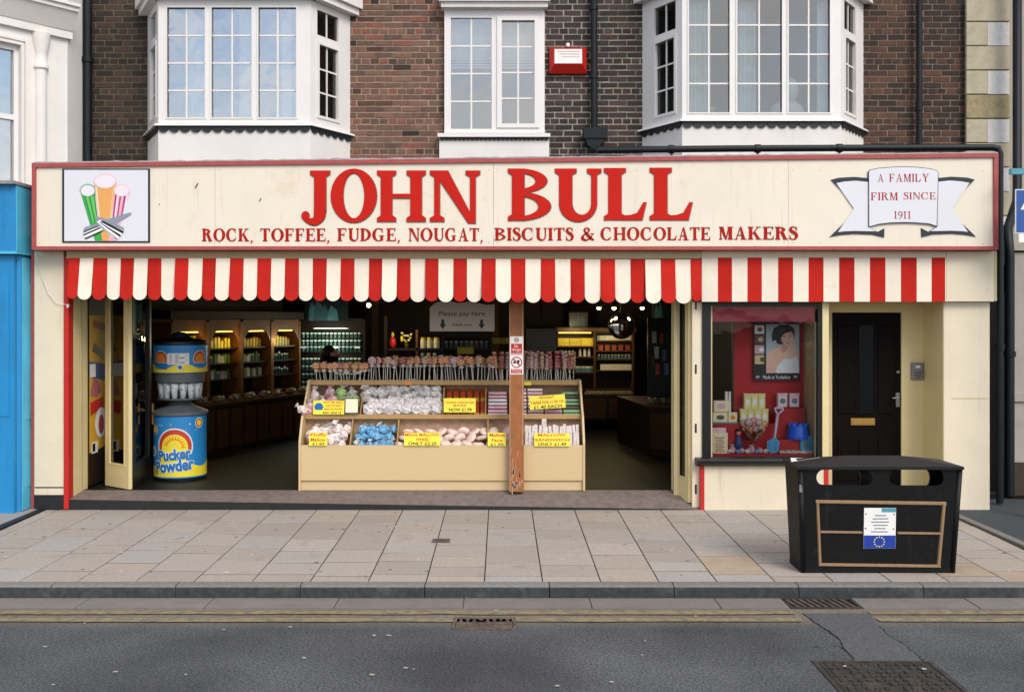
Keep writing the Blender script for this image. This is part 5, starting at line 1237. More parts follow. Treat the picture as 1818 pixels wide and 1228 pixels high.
m = MB(); m.T = tfc; m.box(0, lc, D(-.5), D(0), ZFL, .80); m.build('carcass', 'wood_dark', CT)
m = MB(); m.T = tfc; m.box(-.03, lc+.03, D(-.48), D(.04), .80, .835); m.build('worktop', 'wood_mid', CT)
for k in range(9):
    m = MB(); m.T = tfc; u = lc*k/9; m.box(u+.03, u+lc/9-.03, D(.0), D(.018), ZFL+.08, .74); m.build('front_panel', 'wood_mid', CT)
r = random.Random(32)
def rough(d): return 1+.28*mnoise.noise(Vector((d.x*2.3+7, d.y*2.3, d.z*2.3)))
BAGS = []
for i, c in enumerate(['#8f866f', '#75684e', '#6d7560', '#7c5c46']):
    M('loose%d' % i, c, .35, .35, 25); BAGS.append(MB().ball((0, 0, .04), .07, .05, .045, 10, 7, f=rough).mesh('sweet_bag', 'loose%d' % i))
for k in range(16):
    p = tfc(Vector((lc*(k+.5)/16, D(-.15+.08*(k % 2)), .835))); item('sweet_bag', BAGS[k % 4], p, 'small bag of sweets on the long left counter, %s from its far end' % ORD[k], 'bag', 'bags on the long counter', r.uniform(0, 3), 1.1)

# lit jar cabinet on the back wall
JC = thing('jar_cabinet', 'dark lit cabinet with rows of small sweet jars on the back wall', 'cabinet', (wx(588, 17), 17.2, ZFL))
yj = 17.0; jx0, jx1 = wx(527, yj), wx(648, yj)
MB().box(jx0, jx1, yj+.14, yj+.18, ZFL, 1.98).build('back_panel', 'wood_dark', JC)
for x in (jx0, jx1-.03): MB().box(x, x+.03, yj-.02, yj+.139, ZFL, 1.98).build('upright', 'wood_dark', JC)
mb = MB(); n = 18; w = jx1-jx0-.062; xz = jx0+.031
pts = [(xz, 2.0), (xz, 1.70)]+[(xz+w*q/n, 1.70+.16*math.sin(math.pi*q/n)**.45) for q in range(1, n)]+[(xz+w, 1.70), (xz+w, 2.0)]
mb.prism(pts, yj-.02, yj+.0); mb.build('arch', 'wood_dark', JC)
rows = [wz(p, yj) for p in (595, 608, 619, 640, 653, 667, 681)]
for z in rows: MB().box(jx0+.031, jx1-.031, yj+.0, yj+.139, z-.062, z-.05).build('shelf', 'wood_dark', JC)
MB().box(jx0+.1, jx1-.1, yj+.01, yj+.03, 1.83, 1.84).build('strip_light', 'tube_cool', JC)
for i in range(6):
    for z in rows[1:7:3]:
        if r.random() < .7: MB().box(jx0+.06+.18*i, jx0+.15+.18*i, yj-.004, yj-.001, z-.095, z-.062).build('price_strip', 'jar_lid', JC)
lamp('cabinet_lamp', (wx(588, yj), yj-.35, 1.60), 8, (.85, 1, .85), .2)
JS = jar_mesh(.031, .092)
for j, z in enumerate(rows):
    n = 15
    for i in range(n): item('sweet_jar', JS, (jx0+.06+(jx1-jx0-.12)*(i+.5)/n, yj+.045, z-.0495), 'tiny lidded jar in the lit cabinet, %s row from top, %s from left' % (ORD[j], ORD[i]), 'jar', 'jars in the lit cabinet')
def picture(label, px0, px1, py0, py1, Y, seed, cols):
    t = thing('picture', label, 'picture', P((px0+px1)/2, py1, Y)); mb = MB(); pbox(mb, px0, px1, py0, py1, Y, .02); mb.build('frame', 'black', t)
    rr_ = random.Random(seed); mb = MB(); pbox(mb, px0+2, px1-2, py0+2, py1-2, Y-.002, .0015); mb.build('print', cols[0], t); lay_ = 0
    for k in range(5):
        lay_ += 1; y = Y-.002-.0004*lay_; w = (px1-px0)
        a = px0+w*rr_.uniform(.08, .6); c = py1-2; hh = (py1-py0)*rr_.uniform(.4, .85); ww = w*rr_.uniform(.12, .3)
        pts = [(a, c), (a+ww*.1, c-hh*.6), (a+ww*.4, c-hh), (min(px1-3, a+ww), c-hh*.7), (min(px1-3, a+ww*1.1), c)]
        MB().sheet([(wx(p, y), y, wz(q, y)) for p, q in pts]).build('figure', cols[1+k % (len(cols)-1)], t)
M('pic_teal', '#3f6c72', .4, .2, 12); M('pic_dark', '#0f1c20', .3, .2, 8); M('pic_blue', '#2c4f5c', .4, .2, 8)
picture('dark teal picture above the jar cabinet', 541, 618, 528, 571, 16.9, 3, ['pic_dark', 'pic_teal', 'pic_blue'])
picture('small dark picture on the back wall above the right shelves', 1010, 1044, 554, 586, 17.6, 5, ['pic_dark', 'pic_blue'])
picture('dark picture high on the right wall of the shop', 1158, 1196, 530, 566, 15.4, 7, ['pic_dark', 'pic_blue'])
# wooden wall posts and valances on the back wall
for (a, b, nm) in [(660, 672, 'tall dark wooden wall post behind the lollipops, left of the pay sign'), (873, 886, 'tall dark wooden wall post just left of the brown front post')]:
    mb = MB(); pbox(mb, a, b, 520, 760, 17.4, .12); mb.box(wx(a, 17.4)-.03, wx(b, 17.4)+.03, 17.37, 17.52, wz(520, 17.4), wz(512, 17.4)); tag(mb.build('wall_post', 'wood_mid'), nm, 'post')
# flowers and small lit things on a side shelf
t = thing('wall_shelf', 'small dim wall shelf with lit ornaments, left of the pay sign', 'shelf', P(715, 640, 17)); yy_ = 17.0
mb = MB(); pbox(mb, 686, 786, 618, 622, yy_, .25); mb.build('board', 'wood_dark', t); mb = MB(); pbox(mb, 686, 786, 640, 644, yy_, .25); mb.build('board', 'wood_dark', t)
mb = MB(); pbox(mb, 682, 687, 560, 720, yy_, .25); mb.build('upright', 'wood_dark', t); mb = MB(); pbox(mb, 738, 742, 585, 720, yy_, .25); mb.build('upright', 'wood_mid', t)
t = thing('red_lantern', 'red lantern ornament on the dim wall shelf', 'ornament', P(697, 618, yy_+.1)); q = P(697, 618, yy_+.1)
MB().lathe([(.03, 0), (.055, .04), (.06, .11), (.04, .17), (.02, .19)], q, 14).build('body', 'red_paint', t, smooth=True); MB().lathe([(.018, .19), (.03, .22), (.012, .27)], q, 10).build('finial', 'warm_pack', t)
t = thing('flower_vase', 'small bunch of cream flowers on the dim wall shelf', 'flowers', P(722, 618, yy_+.1)); q = P(722, 618, yy_+.1)
MB().lathe([(.025, 0), (.04, .04), (.03, .09)], q, 12).build('vase', 'wood_mid', t)
r = random.Random(12)
for k in range(14): MB().ball((q.x+r.uniform(-.10, .10), q.y+r.uniform(-.05, .05), q.z+r.uniform(.11, .26)), .025, .025, .02, 7, 5).build('bloom', 'warm_pack' if k % 3 else 'white_pack', t)
lamp('shelf_glow', P(715, 588, 16.7), 4.5, (1, .85, .45))  # unseen point light that gives this shelf its warm glow
for k in range(3): item('white_tin', JAR2, P(751+12*k, 618, yy_+.08), 'pale tin on the dim wall shelf, %s of three from left' % ORD[k], 'tin', 'tins on the dim wall shelf', 0, 1.2)
for k in range(3): item('glass_jar', JAR3, P(750+11*k, 640, yy_+.08), 'dim glass jar under the three pale tins, %s from left' % ORD[k], 'jar', 'jars under the tins', 0, 1.0)
# pay desk shelf + hanging sign
t = thing('pay_desk', 'dark till shelf with glasses under the Please pay here sign', 'desk', P(828, 640, 16)); yd_ = 16.0
mb = MB(); pbox(mb, 786, 872, 617, 620, yd_, .3); mb.build('shelf', 'wood_mid', t); mb = MB(); pbox(mb, 786, 872, 592, 598, yd_, .3); mb.build('top', 'black', t)
for a in (784, 870): mb = MB(); pbox(mb, a, a+4, 590, 720, yd_, .3); mb.build('side', 'black', t)
mb = MB(); pbox(mb, 788, 870, 640, 720, yd_+.02, .28); mb.build('front', 'black', t)
mb = MB(); pbox(mb, 812, 841, 616, 628, yd_-.004, .003); mb.build('yellow_notice', 'warm_pack', t)
for k in range(9): item('glass_jar', JAR3, P(792+9*k, 617, yd_+.1), 'small glass jar under the Please pay here sign, %s from left' % ORD[k], 'jar', 'jars at the pay desk', 0, .8)
for k in range(4): item('yellow_box', BOXY, P(880+10*k, 610, 16.6), 'yellow box on the shelf behind the brown front post, %s from left' % ORD[k], 'box', 'yellow boxes behind the post', 0, .8)
t = thing('pay_here_sign', 'grey hanging sign reading Please pay here with two arrows', 'sign', P(821, 588, 12.05)); ys = 12.05
M('sign_grey', '#d6ccc2', .6, .04, 4); M('sign_brown', '#7a3c34', .6, .05, 5)
mb = MB(); mb.prism([(wx(a, ys), wz(b, ys)) for a, b in [(763, 588), (878, 588), (878, 540), (862, 541), (835, 535), (815, 538), (790, 533), (772, 538), (763, 546)]], ys, ys+.012); mb.build('board', 'sign_grey', t)
y_ = ys-.0015
mb = MB(); put_text(mb, 'Please pay here', wx(779, y_), wx(861, y_), wz(563, y_), wz(552.5, y_), y_, off=.01); mb.build('lettering', 'sign_brown', t)
mb = MB(); put_text(mb, 'thank you', wx(802, y_), wx(837, y_), wz(580, y_), wz(573.5, y_), y_, off=.012)
for c in (786, 855): MB().sheet([(wx(c+a, y_), y_, wz(b, y_)) for a, b in [(-2.5, 567), (2.5, 567), (2.5, 575), (6, 575), (0, 584), (-6, 575), (-2.5, 575)]]).build('arrow', 'navy', t)
mb.build('lettering', 'navy', t)
for px in (775, 868): mb = MB(); mb.tube([P(px, 540, ys+.006), (wx(px, ys), ys+.006, ZC)], .004, 6); mb.build('chain', 'chrome', t)
# right-hand shelves on the back wall
RS = thing('back_shelving', 'wooden shelving with boxes and bottles on the back wall right of the post', 'shelving', P(1057, 750, 17.3)); yr_ = 17.3
for a in (984, 1054, 1122): mb = MB(); pbox(mb, a, a+4, 590, 720, yr_, .3); mb.build('upright', 'wood_mid', RS)
mb = MB(); pbox(mb, 984, 1126, 580, 720, yr_+.301, .03); mb.build('back_panel', 'wood_dark', RS)
for a, b, zs in ((988.2, 1053.8, (614, 633, 661, 690)), (1058.2, 1121.8, (604, 622, 637, 657, 690))):
    for py in zs: mb = MB(); pbox(mb, a, b, py, py+2.2, yr_+.01, .28); mb.build('shelf', 'wood_mid', RS)
mb = MB(); pbox(mb, 980, 1130, 582, 589, yr_-.02, .32); mb.build('cornice', 'wood_mid', RS)
mb = MB(); pbox(mb, 984, 1126, 702, 745, yr_-.25, .54); mb.build('base_cupboard', 'wood_dark', RS)
for k in range(3): mb = MB(); pbox(mb, 990+46*k, 1030+46*k, 708, 742, yr_-.262, .011); mb.build('cupboard_door', 'wood_mid', RS)
MB().box(wx(992, yr_), wx(1050, yr_), yr_+.05, yr_+.07, wz(591.5, yr_), wz(590, yr_)).build('strip_light', 'tube', RS)
lamp('shelf_glow', P(1022, 585, 16.9), 5.5, (1, .8, .4)); lamp('shelf_glow', P(1090, 600, 16.8), 3.5, (1, .8, .4))  # unseen point lights that put a warm glow on the back shelves
def row(pa, pb, py, n, me, name, label, cat, grp, sc=1, Y=yr_+.12):
    for k in range(n): item(name, me, P(pa+(pb-pa)*(k+.5)/n, py, Y), label+', %s from left' % ORD[k], cat, grp, 0, sc)
row(990, 1053, 614, 3, BOXY, 'yellow_box', 'yellow box on the top shelf of the back shelving', 'box', 'boxes on the top back shelf', 1.1)
row(990, 1020, 633, 5, BOT, 'white_bottle', 'white bottle on the second shelf of the back shelving', 'bottle', 'bottles on the back shelving', .65); row(1026, 1050, 633, 3, BOT, 'white_bottle', 'taller white bottle on the second shelf of the back shelving', 'bottle', 'bottles on the back shelving', .8)
row(1022, 1053, 661, 6, JAR3, 'glass_jar', 'dim jar on the third shelf of the back shelving', 'jar', 'jars on the back shelving', .8)
row(1060, 1120, 604, 4, BOXW, 'dim_box', 'dim box on the top shelf right of the yellow boxes', 'box', 'boxes below the round mirror', .75)
row(1060, 1120, 622, 5, PKS[3], 'dim_packet', 'reddish packet on the shelf below the round mirror', 'packet', 'packets below the round mirror', .7)
row(1060, 1120, 637, 10, JAR3, 'glass_jar', 'small glass jar in the row above the white cartons', 'jar', 'jars above the white cartons', .6)
row(1066, 1121, 657, 3, BOXW, 'white_carton', 'white printed carton in a row of three at the back', 'box', 'white cartons at the back', .95)
row(1040, 1122, 702, 9, BAGS[0], 'sweet_bag', 'shiny bag of sweets on the back counter by the doorway', 'bag', 'bags on the back counter', 1.0, yr_-.1)
M('tv', '#15181a', .3, .1, 6)
t = thing('wall_speaker', 'black box hanging beside the brown front post', 'speaker', P(962, 627, 15)); mb = MB(); pbox(mb, 934, 989, 582, 626, 15, .25, ch=.01); mb.build('box', 'tv', t); mb = MB(); pbox(mb, 958, 963, 480, 582, 15.1, .03); mb.build('bracket', 'black', t)
# convex mirror and spot lamps
t = thing('convex_mirror', 'round convex security mirror above the back shelves', 'mirror', P(1103, 602, 15.5)); ym = 15.5; q = P(1103, 578, ym); rm = 23*ym/FP
m_ = bpy.data.materials.new('mirror'); m_.use_nodes = True; m_.node_tree.nodes['Principled BSDF'].inputs['Metallic'].default_value = 1; m_.node_tree.nodes['Principled BSDF'].inputs['Roughness'].default_value = .05; m_.node_tree.nodes['Principled BSDF'].inputs['Base Color'].default_value = (.6, .62, .6, 1); MATS['mirror'] = m_
MB().lathe([(rm*1.0, .0), (rm*1.04, -.012), (rm*.97, -.02)], q, 32, axis='y').build('rim', 'black', t)
MB().lathe([(rm*.97*math.cos(R(90*k/8)), -.021-.035*math.sin(R(90*k/8))) for k in range(8)]+[(.002, -.056)], q, 32, axis='y').build('mirror_face', 'mirror', t, smooth=True)
MB().tube([(q.x, q.y+.02, q.z), (q.x, q.y+.1, q.z+.2), (q.x, q.y+.1, ZC)], .012, 8).build('arm', 'black', t)
RL = thing('spot_rail', 'ceiling rail with warm spot lamps near the round mirror', 'lamp', P(1090, 530, 15.2)); ysp = 15.2
mb = MB(); mb.box(wx(1040, ysp), wx(1160, ysp), ysp-.02, ysp+.02, 2.42, 2.46); mb.build('rail', 'chrome', RL)
for px in (1048, 1150): MB().tube([(wx(px, ysp), ysp, 2.46), (wx(px, ysp), ysp, ZC)], .006, 6).build('drop_rod', 'chrome', RL)
for px in (1063, 1090, 1140):
    q = P(px, 546, ysp); MB().lathe([(.02, .24), (.02, .09), (.045, .03), (.05, .0)], q, 12).build('spot_shade', 'black', RL)
    MB().ball((q.x, q.y-.02, q.z-.005), .030, .030, .030, 10, 7).build('bulb', 'bulb', RL)
    lamp('spot_light', (q.x, q.y-.02, q.z-.06), 1.6, (1, .7, .35))
t = thing('spot_lamp', 'single warm spot lamp glowing on the left of the back wall', 'lamp', P(655, 541, 16)); q = P(655, 541, 16)
MB().lathe([(.02, .30), (.02, .09), (.04, .03), (.045, .0)], q, 12).build('shade', 'black', t); MB().ball((q.x, q.y-.03, q.z-.005), .034, .034, .034, 10, 7).build('bulb', 'bulb', t); lamp('spot_light', (q.x, q.y-.03, q.z-.07), 1.6, (1, .75, .4))
# right-hand corner: peg stand and low counter
t = thing('corner_counter', 'low dark panelled counter inside the right side of the doorway', 'counter', P(1170, 790, 13.9)); yk = 13.9
mb = MB(); mb.prismz([(wx(1147, yk), yk), (2.4, yk-.25), (2.4, yk+1.6), (wx(1120, yk), yk+1.6)], ZFL, .80); mb.build('carcass', 'wood_dark', t)
mb = MB(); mb.prismz([(wx(1142, yk), yk-.04), (2.45, yk-.29), (2.45, yk+1.6), (wx(1118, yk), yk+1.6)], .801, .83); mb.build('worktop', 'wood_mid', t)
tfk, lk = seg_tf((wx(1147, yk), yk), (2.4, yk-.25)); m = MB(); m.T = tfk; m.box(.06, .40, .001, .015, .24, .72); m.build('front_panel', 'wood_mid', t); m = MB(); m.T = tfk; m.box(.46, .8, .001, .015, .24, .72); m.build('front_panel', 'wood_mid', t)
for k in range(4): item('sweet_bag', BAGS[k], P(1156+11*k, 716, yk+.15), 'small bag on the low counter inside the doorway, %s from left' % ORD[k], 'bag', 'bags on the low counter', k, 1.0)
t = thing('peg_stand', 'dark peg stand hung with striped packets behind the right door', 'stand', P(1170, 700, 14.6)); yk2 = 14.6
mb = MB(); pbox(mb, 1150, 1198, 565, 720, yk2+.06, .05); mb.build('board', 'black', t)
for (px, py, m_n) in [(1162, 598, 'white_pack'), (1166, 625, 'white_pack'), (1160, 640, 'jar_glass'), (1168, 655, 'red_pack'), (1180, 630, 'blue_pack'), (1186, 600, 'jar_glass'), (1184, 655, 'blue_pack'), (1175, 600, 'red_pack')]:
    mb = MB(); pbox(mb, px-4, px+4, py-10, py+11, yk2, .04, ch=.008); mb.build('hanging_packet', m_n, t)
# shop assistant bending behind the lollipops
def skin_body(joints, edges, radii, name, mats, mat_of, parent, sub=2):
    me = bpy.data.meshes.new(name); me.from_pydata([tuple(j) for j in joints], edges, []); ob = bpy.data.objects.new(name, me); COL.objects.link(ob)
    md = ob.modifiers.new('s', 'SKIN'); sv = me.skin_vertices[0].data
    for i, r_ in enumerate(radii): sv[i].radius = (r_, r_) if not isinstance(r_, tuple) else r_
    sv[0].use_root = True
    ss = ob.modifiers.new('d', 'SUBSURF'); ss.levels = sub; ss.render_levels = sub
    dg = bpy.context.evaluated_depsgraph_get(); m2 = bpy.data.meshes.new_from_object(ob.evaluated_get(dg)); bpy.data.objects.remove(ob); m2.name = name
    m2.materials.clear()
    for q in mats: m2.materials.append(MATS[q])
    for p in m2.polygons: p.material_index = mat_of(p.center); p.use_smooth = True
    return m2
M('skin', '#d88c84', .5, .06, 12); M('hair_dark', '#120d0c', .6, .2, 30); M('top_dark', '#16171c', .8, .15, 8)
hp_ = P(594, 634, 15.0)
PE = thing('person', 'person with dark hair and dark top bending behind the lollipops', 'person', (hp_.x-.25, 15.1, ZFL))
bx, by = hp_.x-.22, 15.1; hd = hp_
J = [(bx, by, .98), (bx+.02, by, 1.16), (bx+.07, by, 1.34), (bx+.12, by, 1.42), (bx+.16, by, 1.47), (hd.x-.01, hd.y, hd.z-.06), (hd.x, hd.y, hd.z+.03), (hd.x-.01, hd.y, hd.z+.10),
     (bx+.06, by-.20, 1.36), (bx+.14, by-.24, 1.12), (bx+.34, by-.20, 1.02), (bx+.42, by-.18, 1.01), (bx+.06, by+.20, 1.36), (bx+.14, by+.24, 1.12), (bx+.34, by+.20, 1.02), (bx+.42, by+.18, 1.01),
     (bx, by-.10, .88), (bx+.02, by-.10, .52), (bx-.02, by-.10, .20), (bx+.12, by-.10, .17), (bx, by+.10, .88), (bx+.02, by+.10, .52), (bx-.02, by+.10, .20), (bx+.12, by+.10, .17)]
ED = [(0, 1), (1, 2), (2, 3), (3, 4), (4, 5), (5, 6), (6, 7), (2, 8), (8, 9), (9, 10), (10, 11), (2, 12), (12, 13), (13, 14), (14, 15), (0, 16), (16, 17), (17, 18), (18, 19), (0, 20), (20, 21), (21, 22), (22, 23)]
RD = [.15, .14, .15, .08, .055, .06, .085, .07, .065, .048, .036, .03, .065, .048, .036, .03, .10, .07, .045, .035, .10, .07, .045, .035]
me = skin_body([Vector(j)-Vector((bx, by, ZFL)) for j in J], ED, RD, 'body', ['top_dark', 'skin'], lambda c: 1 if (c.z+ZFL > 1.455 or (c.x > .26 and c.z+ZFL < 1.1 and c.z+ZFL > .9)) else 0, PE)
bo = link('body', me, (bx, by, ZFL), PE)
def capf(d): return 1+.05*mnoise.noise(d*4)
hair = MB().ball((hd.x-.095, hd.y+.05, hd.z+.065), .105, .11, .115, 16, 12, f=capf)
hair.ball((hd.x-.16, hd.y+.06, hd.z-.02), .07, .09, .13, 14, 10, f=capf); hair.build('hair', 'hair_dark', PE, smooth=True)
fc_ = MB(); fc_.ball((hd.x+.085, hd.y-.03, hd.z+.0), .016, .014, .022, 8, 6); fc_.build('nose', 'skin', PE, smooth=True)
for dy in (-.065, -.005): MB().ball((hd.x+.068, hd.y+dy, hd.z+.035), .008, .011, .007, 8, 6).build('eye', 'hair_dark', PE, smooth=True)
MB().ball((hd.x+.07, hd.y-.035, hd.z-.042), .010, .022, .007, 8, 6).build('mouth', 'red_frame', PE, smooth=True)
for k in range(2):
    s_ = -1 if k == 0 else 1; wq = Vector((bx+.42, by+.18*s_, 1.01))
    for f_ in range(5):
        a = (f_-2)*.35 if f_ < 4 else 1.2*s_; l_ = [.06, .075, .08, .07, .05][f_]; d_ = Vector((math.cos(a), math.sin(a)*.6, -.25)).normalized()
        MB().tube([wq+Vector((0, (f_-1.5)*.014, 0)), wq+Vector((0, (f_-1.5)*.014, 0))+d_*l_*.6, wq+Vector((0, (f_-1.5)*.014, -.012))+d_*l_], [.009, .008, .006], 6).build('finger', 'skin', bo, smooth=True)
# posters on the side wall left of the doors
PW = thing('poster_wall', 'yellow poster covered side wall just inside the left pilaster', 'poster', (XRV, 11.4, .3)); xw = XRV+.0
M('poster_yellow', '#d0a12c', .6, .1, 6); M('poster_blue', '#3a4f86', .6, .1, 6); M('poster_pink', '#b0606a', .6, .2, 12)
MB().box(xw-.2, xw, 11.225, 11.75, .16, 2.4).build('wall_panel', 'wood_dark', PW)
L_ = [0]
def wp(name, y0, y1, pts, mat):
    L_[0] += 1; MB().prismx([(y0+(y1-y0)*a, z) for a, z in pts], xw+.002+.0006*L_[0], xw+.0024+.0006*L_[0]).build(name, mat, PW)
py2z = lambda py: wz(py, 11.45)
wp('yellow_sheet', 11.23, 11.73, [(0, py2z(800)), (1, py2z(795)), (1, py2z(560)), (0, py2z(560))], 'poster_yellow')
wp('blue_band', 11.23, 11.73, [(0, py2z(668)), (1, py2z(678)), (1, py2z(648)), (0, py2z(640))], 'poster_blue')
wp('dark_card', 11.23, 11.73, [(.15, py2z(622)), (.8, py2z(640)), (.85, py2z(625)), (.25, py2z(608))], 'black')
wp('white_card', 11.23, 11.73, [(.02, py2z(668)), (.35, py2z(668)), (.35, py2z(645)), (.02, py2z(645))], 'white')
wp('pink_figure', 11.23, 11.73, [(.05, py2z(700)), (.4, py2z(705)), (.65, py2z(695)), (.5, py2z(675)), (.2, py2z(670))], 'poster_pink')
wp('red_card', 11.23, 11.73, [(.05, py2z(735)), (.8, py2z(725)), (.8, py2z(705)), (.05, py2z(712))], 'red_paint')
wp('white_oval', 11.23, 11.73, [(.65+.35*math.cos(a), py2z(751)+.17*math.sin(a)) for a in [k*2*math.pi/20 for k in range(20)]], 'white')
wp('oval_figure', 11.23, 11.73, [(.65+.16*math.cos(a), py2z(754)+.11*math.sin(a)) for a in [k*2*math.pi/16 for k in range(16)]], 'red_frame')
wp('photo_card', 11.23, 11.73, [(.1, py2z(802)), (.45, py2z(802)), (.45, py2z(782)), (.1, py2z(782))], 'white'); wp('photo', 11.23, 11.73, [(.15, py2z(799)), (.3, py2z(799)), (.3, py2z(785)), (.15, py2z(785))], 'black')
wp('red_panel', 11.23, 11.73, [(.2, py2z(580)), (.9, py2z(590)), (.9, py2z(575)), (.2, py2z(568))], 'red_frame')
# ---------------------------------------------------------------- powder dispenser
YD0 = 11.95; dxc = wx(320, YD0); RD_ = .298
DS = thing('powder_dispenser', 'blue and yellow drum shaped sweet powder dispenser inside the left of the shop front', 'dispenser', (dxc, YD0, ZFL))
M('drum_blue', '#2a86c8', .35, .06, 4); M('drum_yellow', '#ecd838', .35, .06, 6); M('drum_grey', '#5a6066', .4, .1, 8); M('drum_dark', '#14181c', .4, .1, 8); M('drum_red', '#c23a2e', .4, .05, 6); M('drum_orange', '#e58a2c', .4, .05, 6); M('lett_blue', '#1d6db4', .4, .05, 6); M('lett_edge', '#d8e4ea', .4, .05, 6)
c_ = (dxc, YD0, 0)
yfz = YD0-RD_
z = lambda py: wz(py, yfz)
MB().lathe([(RD_*.93, ZFL), (RD_*.95, z(850))], c_, 40).build('base', 'drum_dark', DS, ang=40)
dr = MB().lathe([(RD_*.99, z(849.5)), (RD_, z(846)), (RD_*1.0, z(740))], c_, 48).build('lower_drum', 'drum_blue', DS, ang=40)
MB().lathe([(RD_*1.0, z(739.7)), (RD_*1.06, z(738)), (RD_*1.06, z(733)), (RD_*.95, z(730.5)), (RD_*.5, z(722)), (RD_*.30, z(712)), (RD_*.22, z(700)), (RD_*.2, z(655))], c_, 40).build('funnel', 'drum_grey', DS, ang=40)
def cyl(rad): return lambda X_, Z_: (dxc+rad*math.sin((X_-dxc)/rad), YD0-rad*math.cos((X_-dxc)/rad), Z_)
def wrap(name, pts, mat, rad, parent, n=None):
    f = cyl(rad); MB().add([f(x, z_) for x, z_ in pts], [tuple(range(len(pts)))]).build(name, mat, parent)
def band(name, z0f, z1f, mat, rad, parent, a0=-1.5, a1=1.5, n=48):
    vs = []
    for k in range(n+1):
        a = a0+(a1-a0)*k/n; vs += [(dxc+rad*math.sin(a), YD0-rad*math.cos(a), z0f(a)), (dxc+rad*math.sin(a), YD0-rad*math.cos(a), z1f(a))]
    MB().add(vs, [(2*k, 2*k+2, 2*k+3, 2*k+1) for k in range(n)]).build(name, mat, parent)
rad = RD_+.001
band('yellow_band', lambda a: z(847), lambda a: z(822)+.05*math.sin(a*3+1.2)+(.16*max(0, math.cos((a+.15)*1.9))**2), 'drum_yellow', rad, dr, -2.6, 2.6)
pxm = yfz/FP
def disc(name, cpx, cpy, rpx, mat, lv, parent=dr, R0=RD_, ry=None, lo=-9, n=40):
    r_ = rpx*pxm; r2_ = (ry or rpx)*pxm; cx_ = dxc+RD_*math.asin(max(-.98, min(.98, (cpx-320)*pxm/RD_))); cz_ = z(cpy); rd_ = R0+.001+.0009*lv
    f = cyl(rd_); ring = []; vs = [f(cx_, cz_)]; rings = 4
    for q in range(1, rings+1):
        for k in range(n): a = 2*math.pi*k/n; vs.append(f(cx_+r_*q/rings*math.cos(a), cz_+max(lo*pxm, r2_*q/rings*math.sin(a))))
    fs = [(0, 1+k, 1+(k+1) % n) for k in range(n)]
    for q in range(rings-1): fs += [(1+q*n+k, 1+(q+1)*n+k, 1+(q+1)*n+(k+1) % n, 1+q*n+(k+1) % n) for k in range(n)]
    MB().add(vs, fs).build(name, mat, parent)
disc('arch', 324, 793, 33, 'lett_edge', 1, lo=-14); disc('arch', 324, 793, 30.5, 'drum_red', 2, lo=-13); disc('arch', 324, 795, 24, 'drum_yellow', 3, lo=-12)
for (cpx, cpy, s_) in ((285, 764, 1), (281, 803, 1.15), (361, 752, 1)):
    disc('bubble', cpx, cpy, 9*s_, 'lett_edge', 1); disc('bubble', cpx, cpy, 7.6*s_, 'drum_red' if cpy < 790 else 'drum_yellow', 2); disc('bubble', cpx, cpy, 5.2*s_, 'drum_yellow' if cpy < 790 else 'drum_blue', 3)
def ctext(s_, px0, px1, py0, py1, mat, lv, off, parent, R0=RD_, rot=0):
    mb = MB(); rd_ = R0+.001+.0009*lv
    put_text(mb, s_, dxc+(px0-320)*pxm, dxc+(px1-320)*pxm, z(py1), z(py0), 0, off=off, f=cyl(rd_), rot=rot); mb.build('lettering', mat, parent)
ctext('Pucker', 292, 354, 796, 818, 'lett_edge', 4, .10, dr, rot=.10); ctext('Pucker', 293, 353, 797, 817, 'lett_blue', 5.5, .045, dr, rot=.10)
ctext('Powder', 284, 360, 815, 839, 'lett_edge', 4.5, .10, dr, rot=.10); ctext('Powder', 285, 359, 816, 838, 'lett_blue', 6, .045, dr, rot=.10)
# burst, flecks and small print on the drum
for k in range(11):
    a = 2*math.pi*k/22; c0, c1 = 324+13*math.cos(a), 794-13*math.sin(a); e0, e1 = 324+21*math.cos(a), 794-21*math.sin(a); w_ = 2.2
    f = cyl(RD_+.0052); MB().add([f(dxc+(p_-320)*pxm, z(q_)) for p_, q_ in ((c0-w_*math.sin(a), c1-w_*math.cos(a)), (e0, e1), (c0+w_*math.sin(a), c1+w_*math.cos(a)))], [(0, 1, 2)]).build('burst_ray', 'drum_orange', dr)
rr_ = random.Random(4)
for k in range(26): disc('fleck', rr_.uniform(282, 358), rr_.uniform(745, 842), rr_.uniform(.8, 1.8), ['lett_edge', 'drum_red', 'drum_orange', 'lett_blue'][k % 4], 1, n=10)
for k in range(4): f = cyl(R1_:=RD_*1.02+.0042); MB().add([f(dxc+(p_-320)*pxm, z(q_)) for p_, q_ in ((316, 632+4*k), (330, 632+4*k), (346-4*(k % 2), 632+4*k), (346-4*(k % 2), 630.6+4*k), (330, 630.6+4*k), (316, 630.6+4*k))], [(0, 1, 4, 5), (1, 2, 3, 4)]).build('print_line', 'drum_grey', dr)
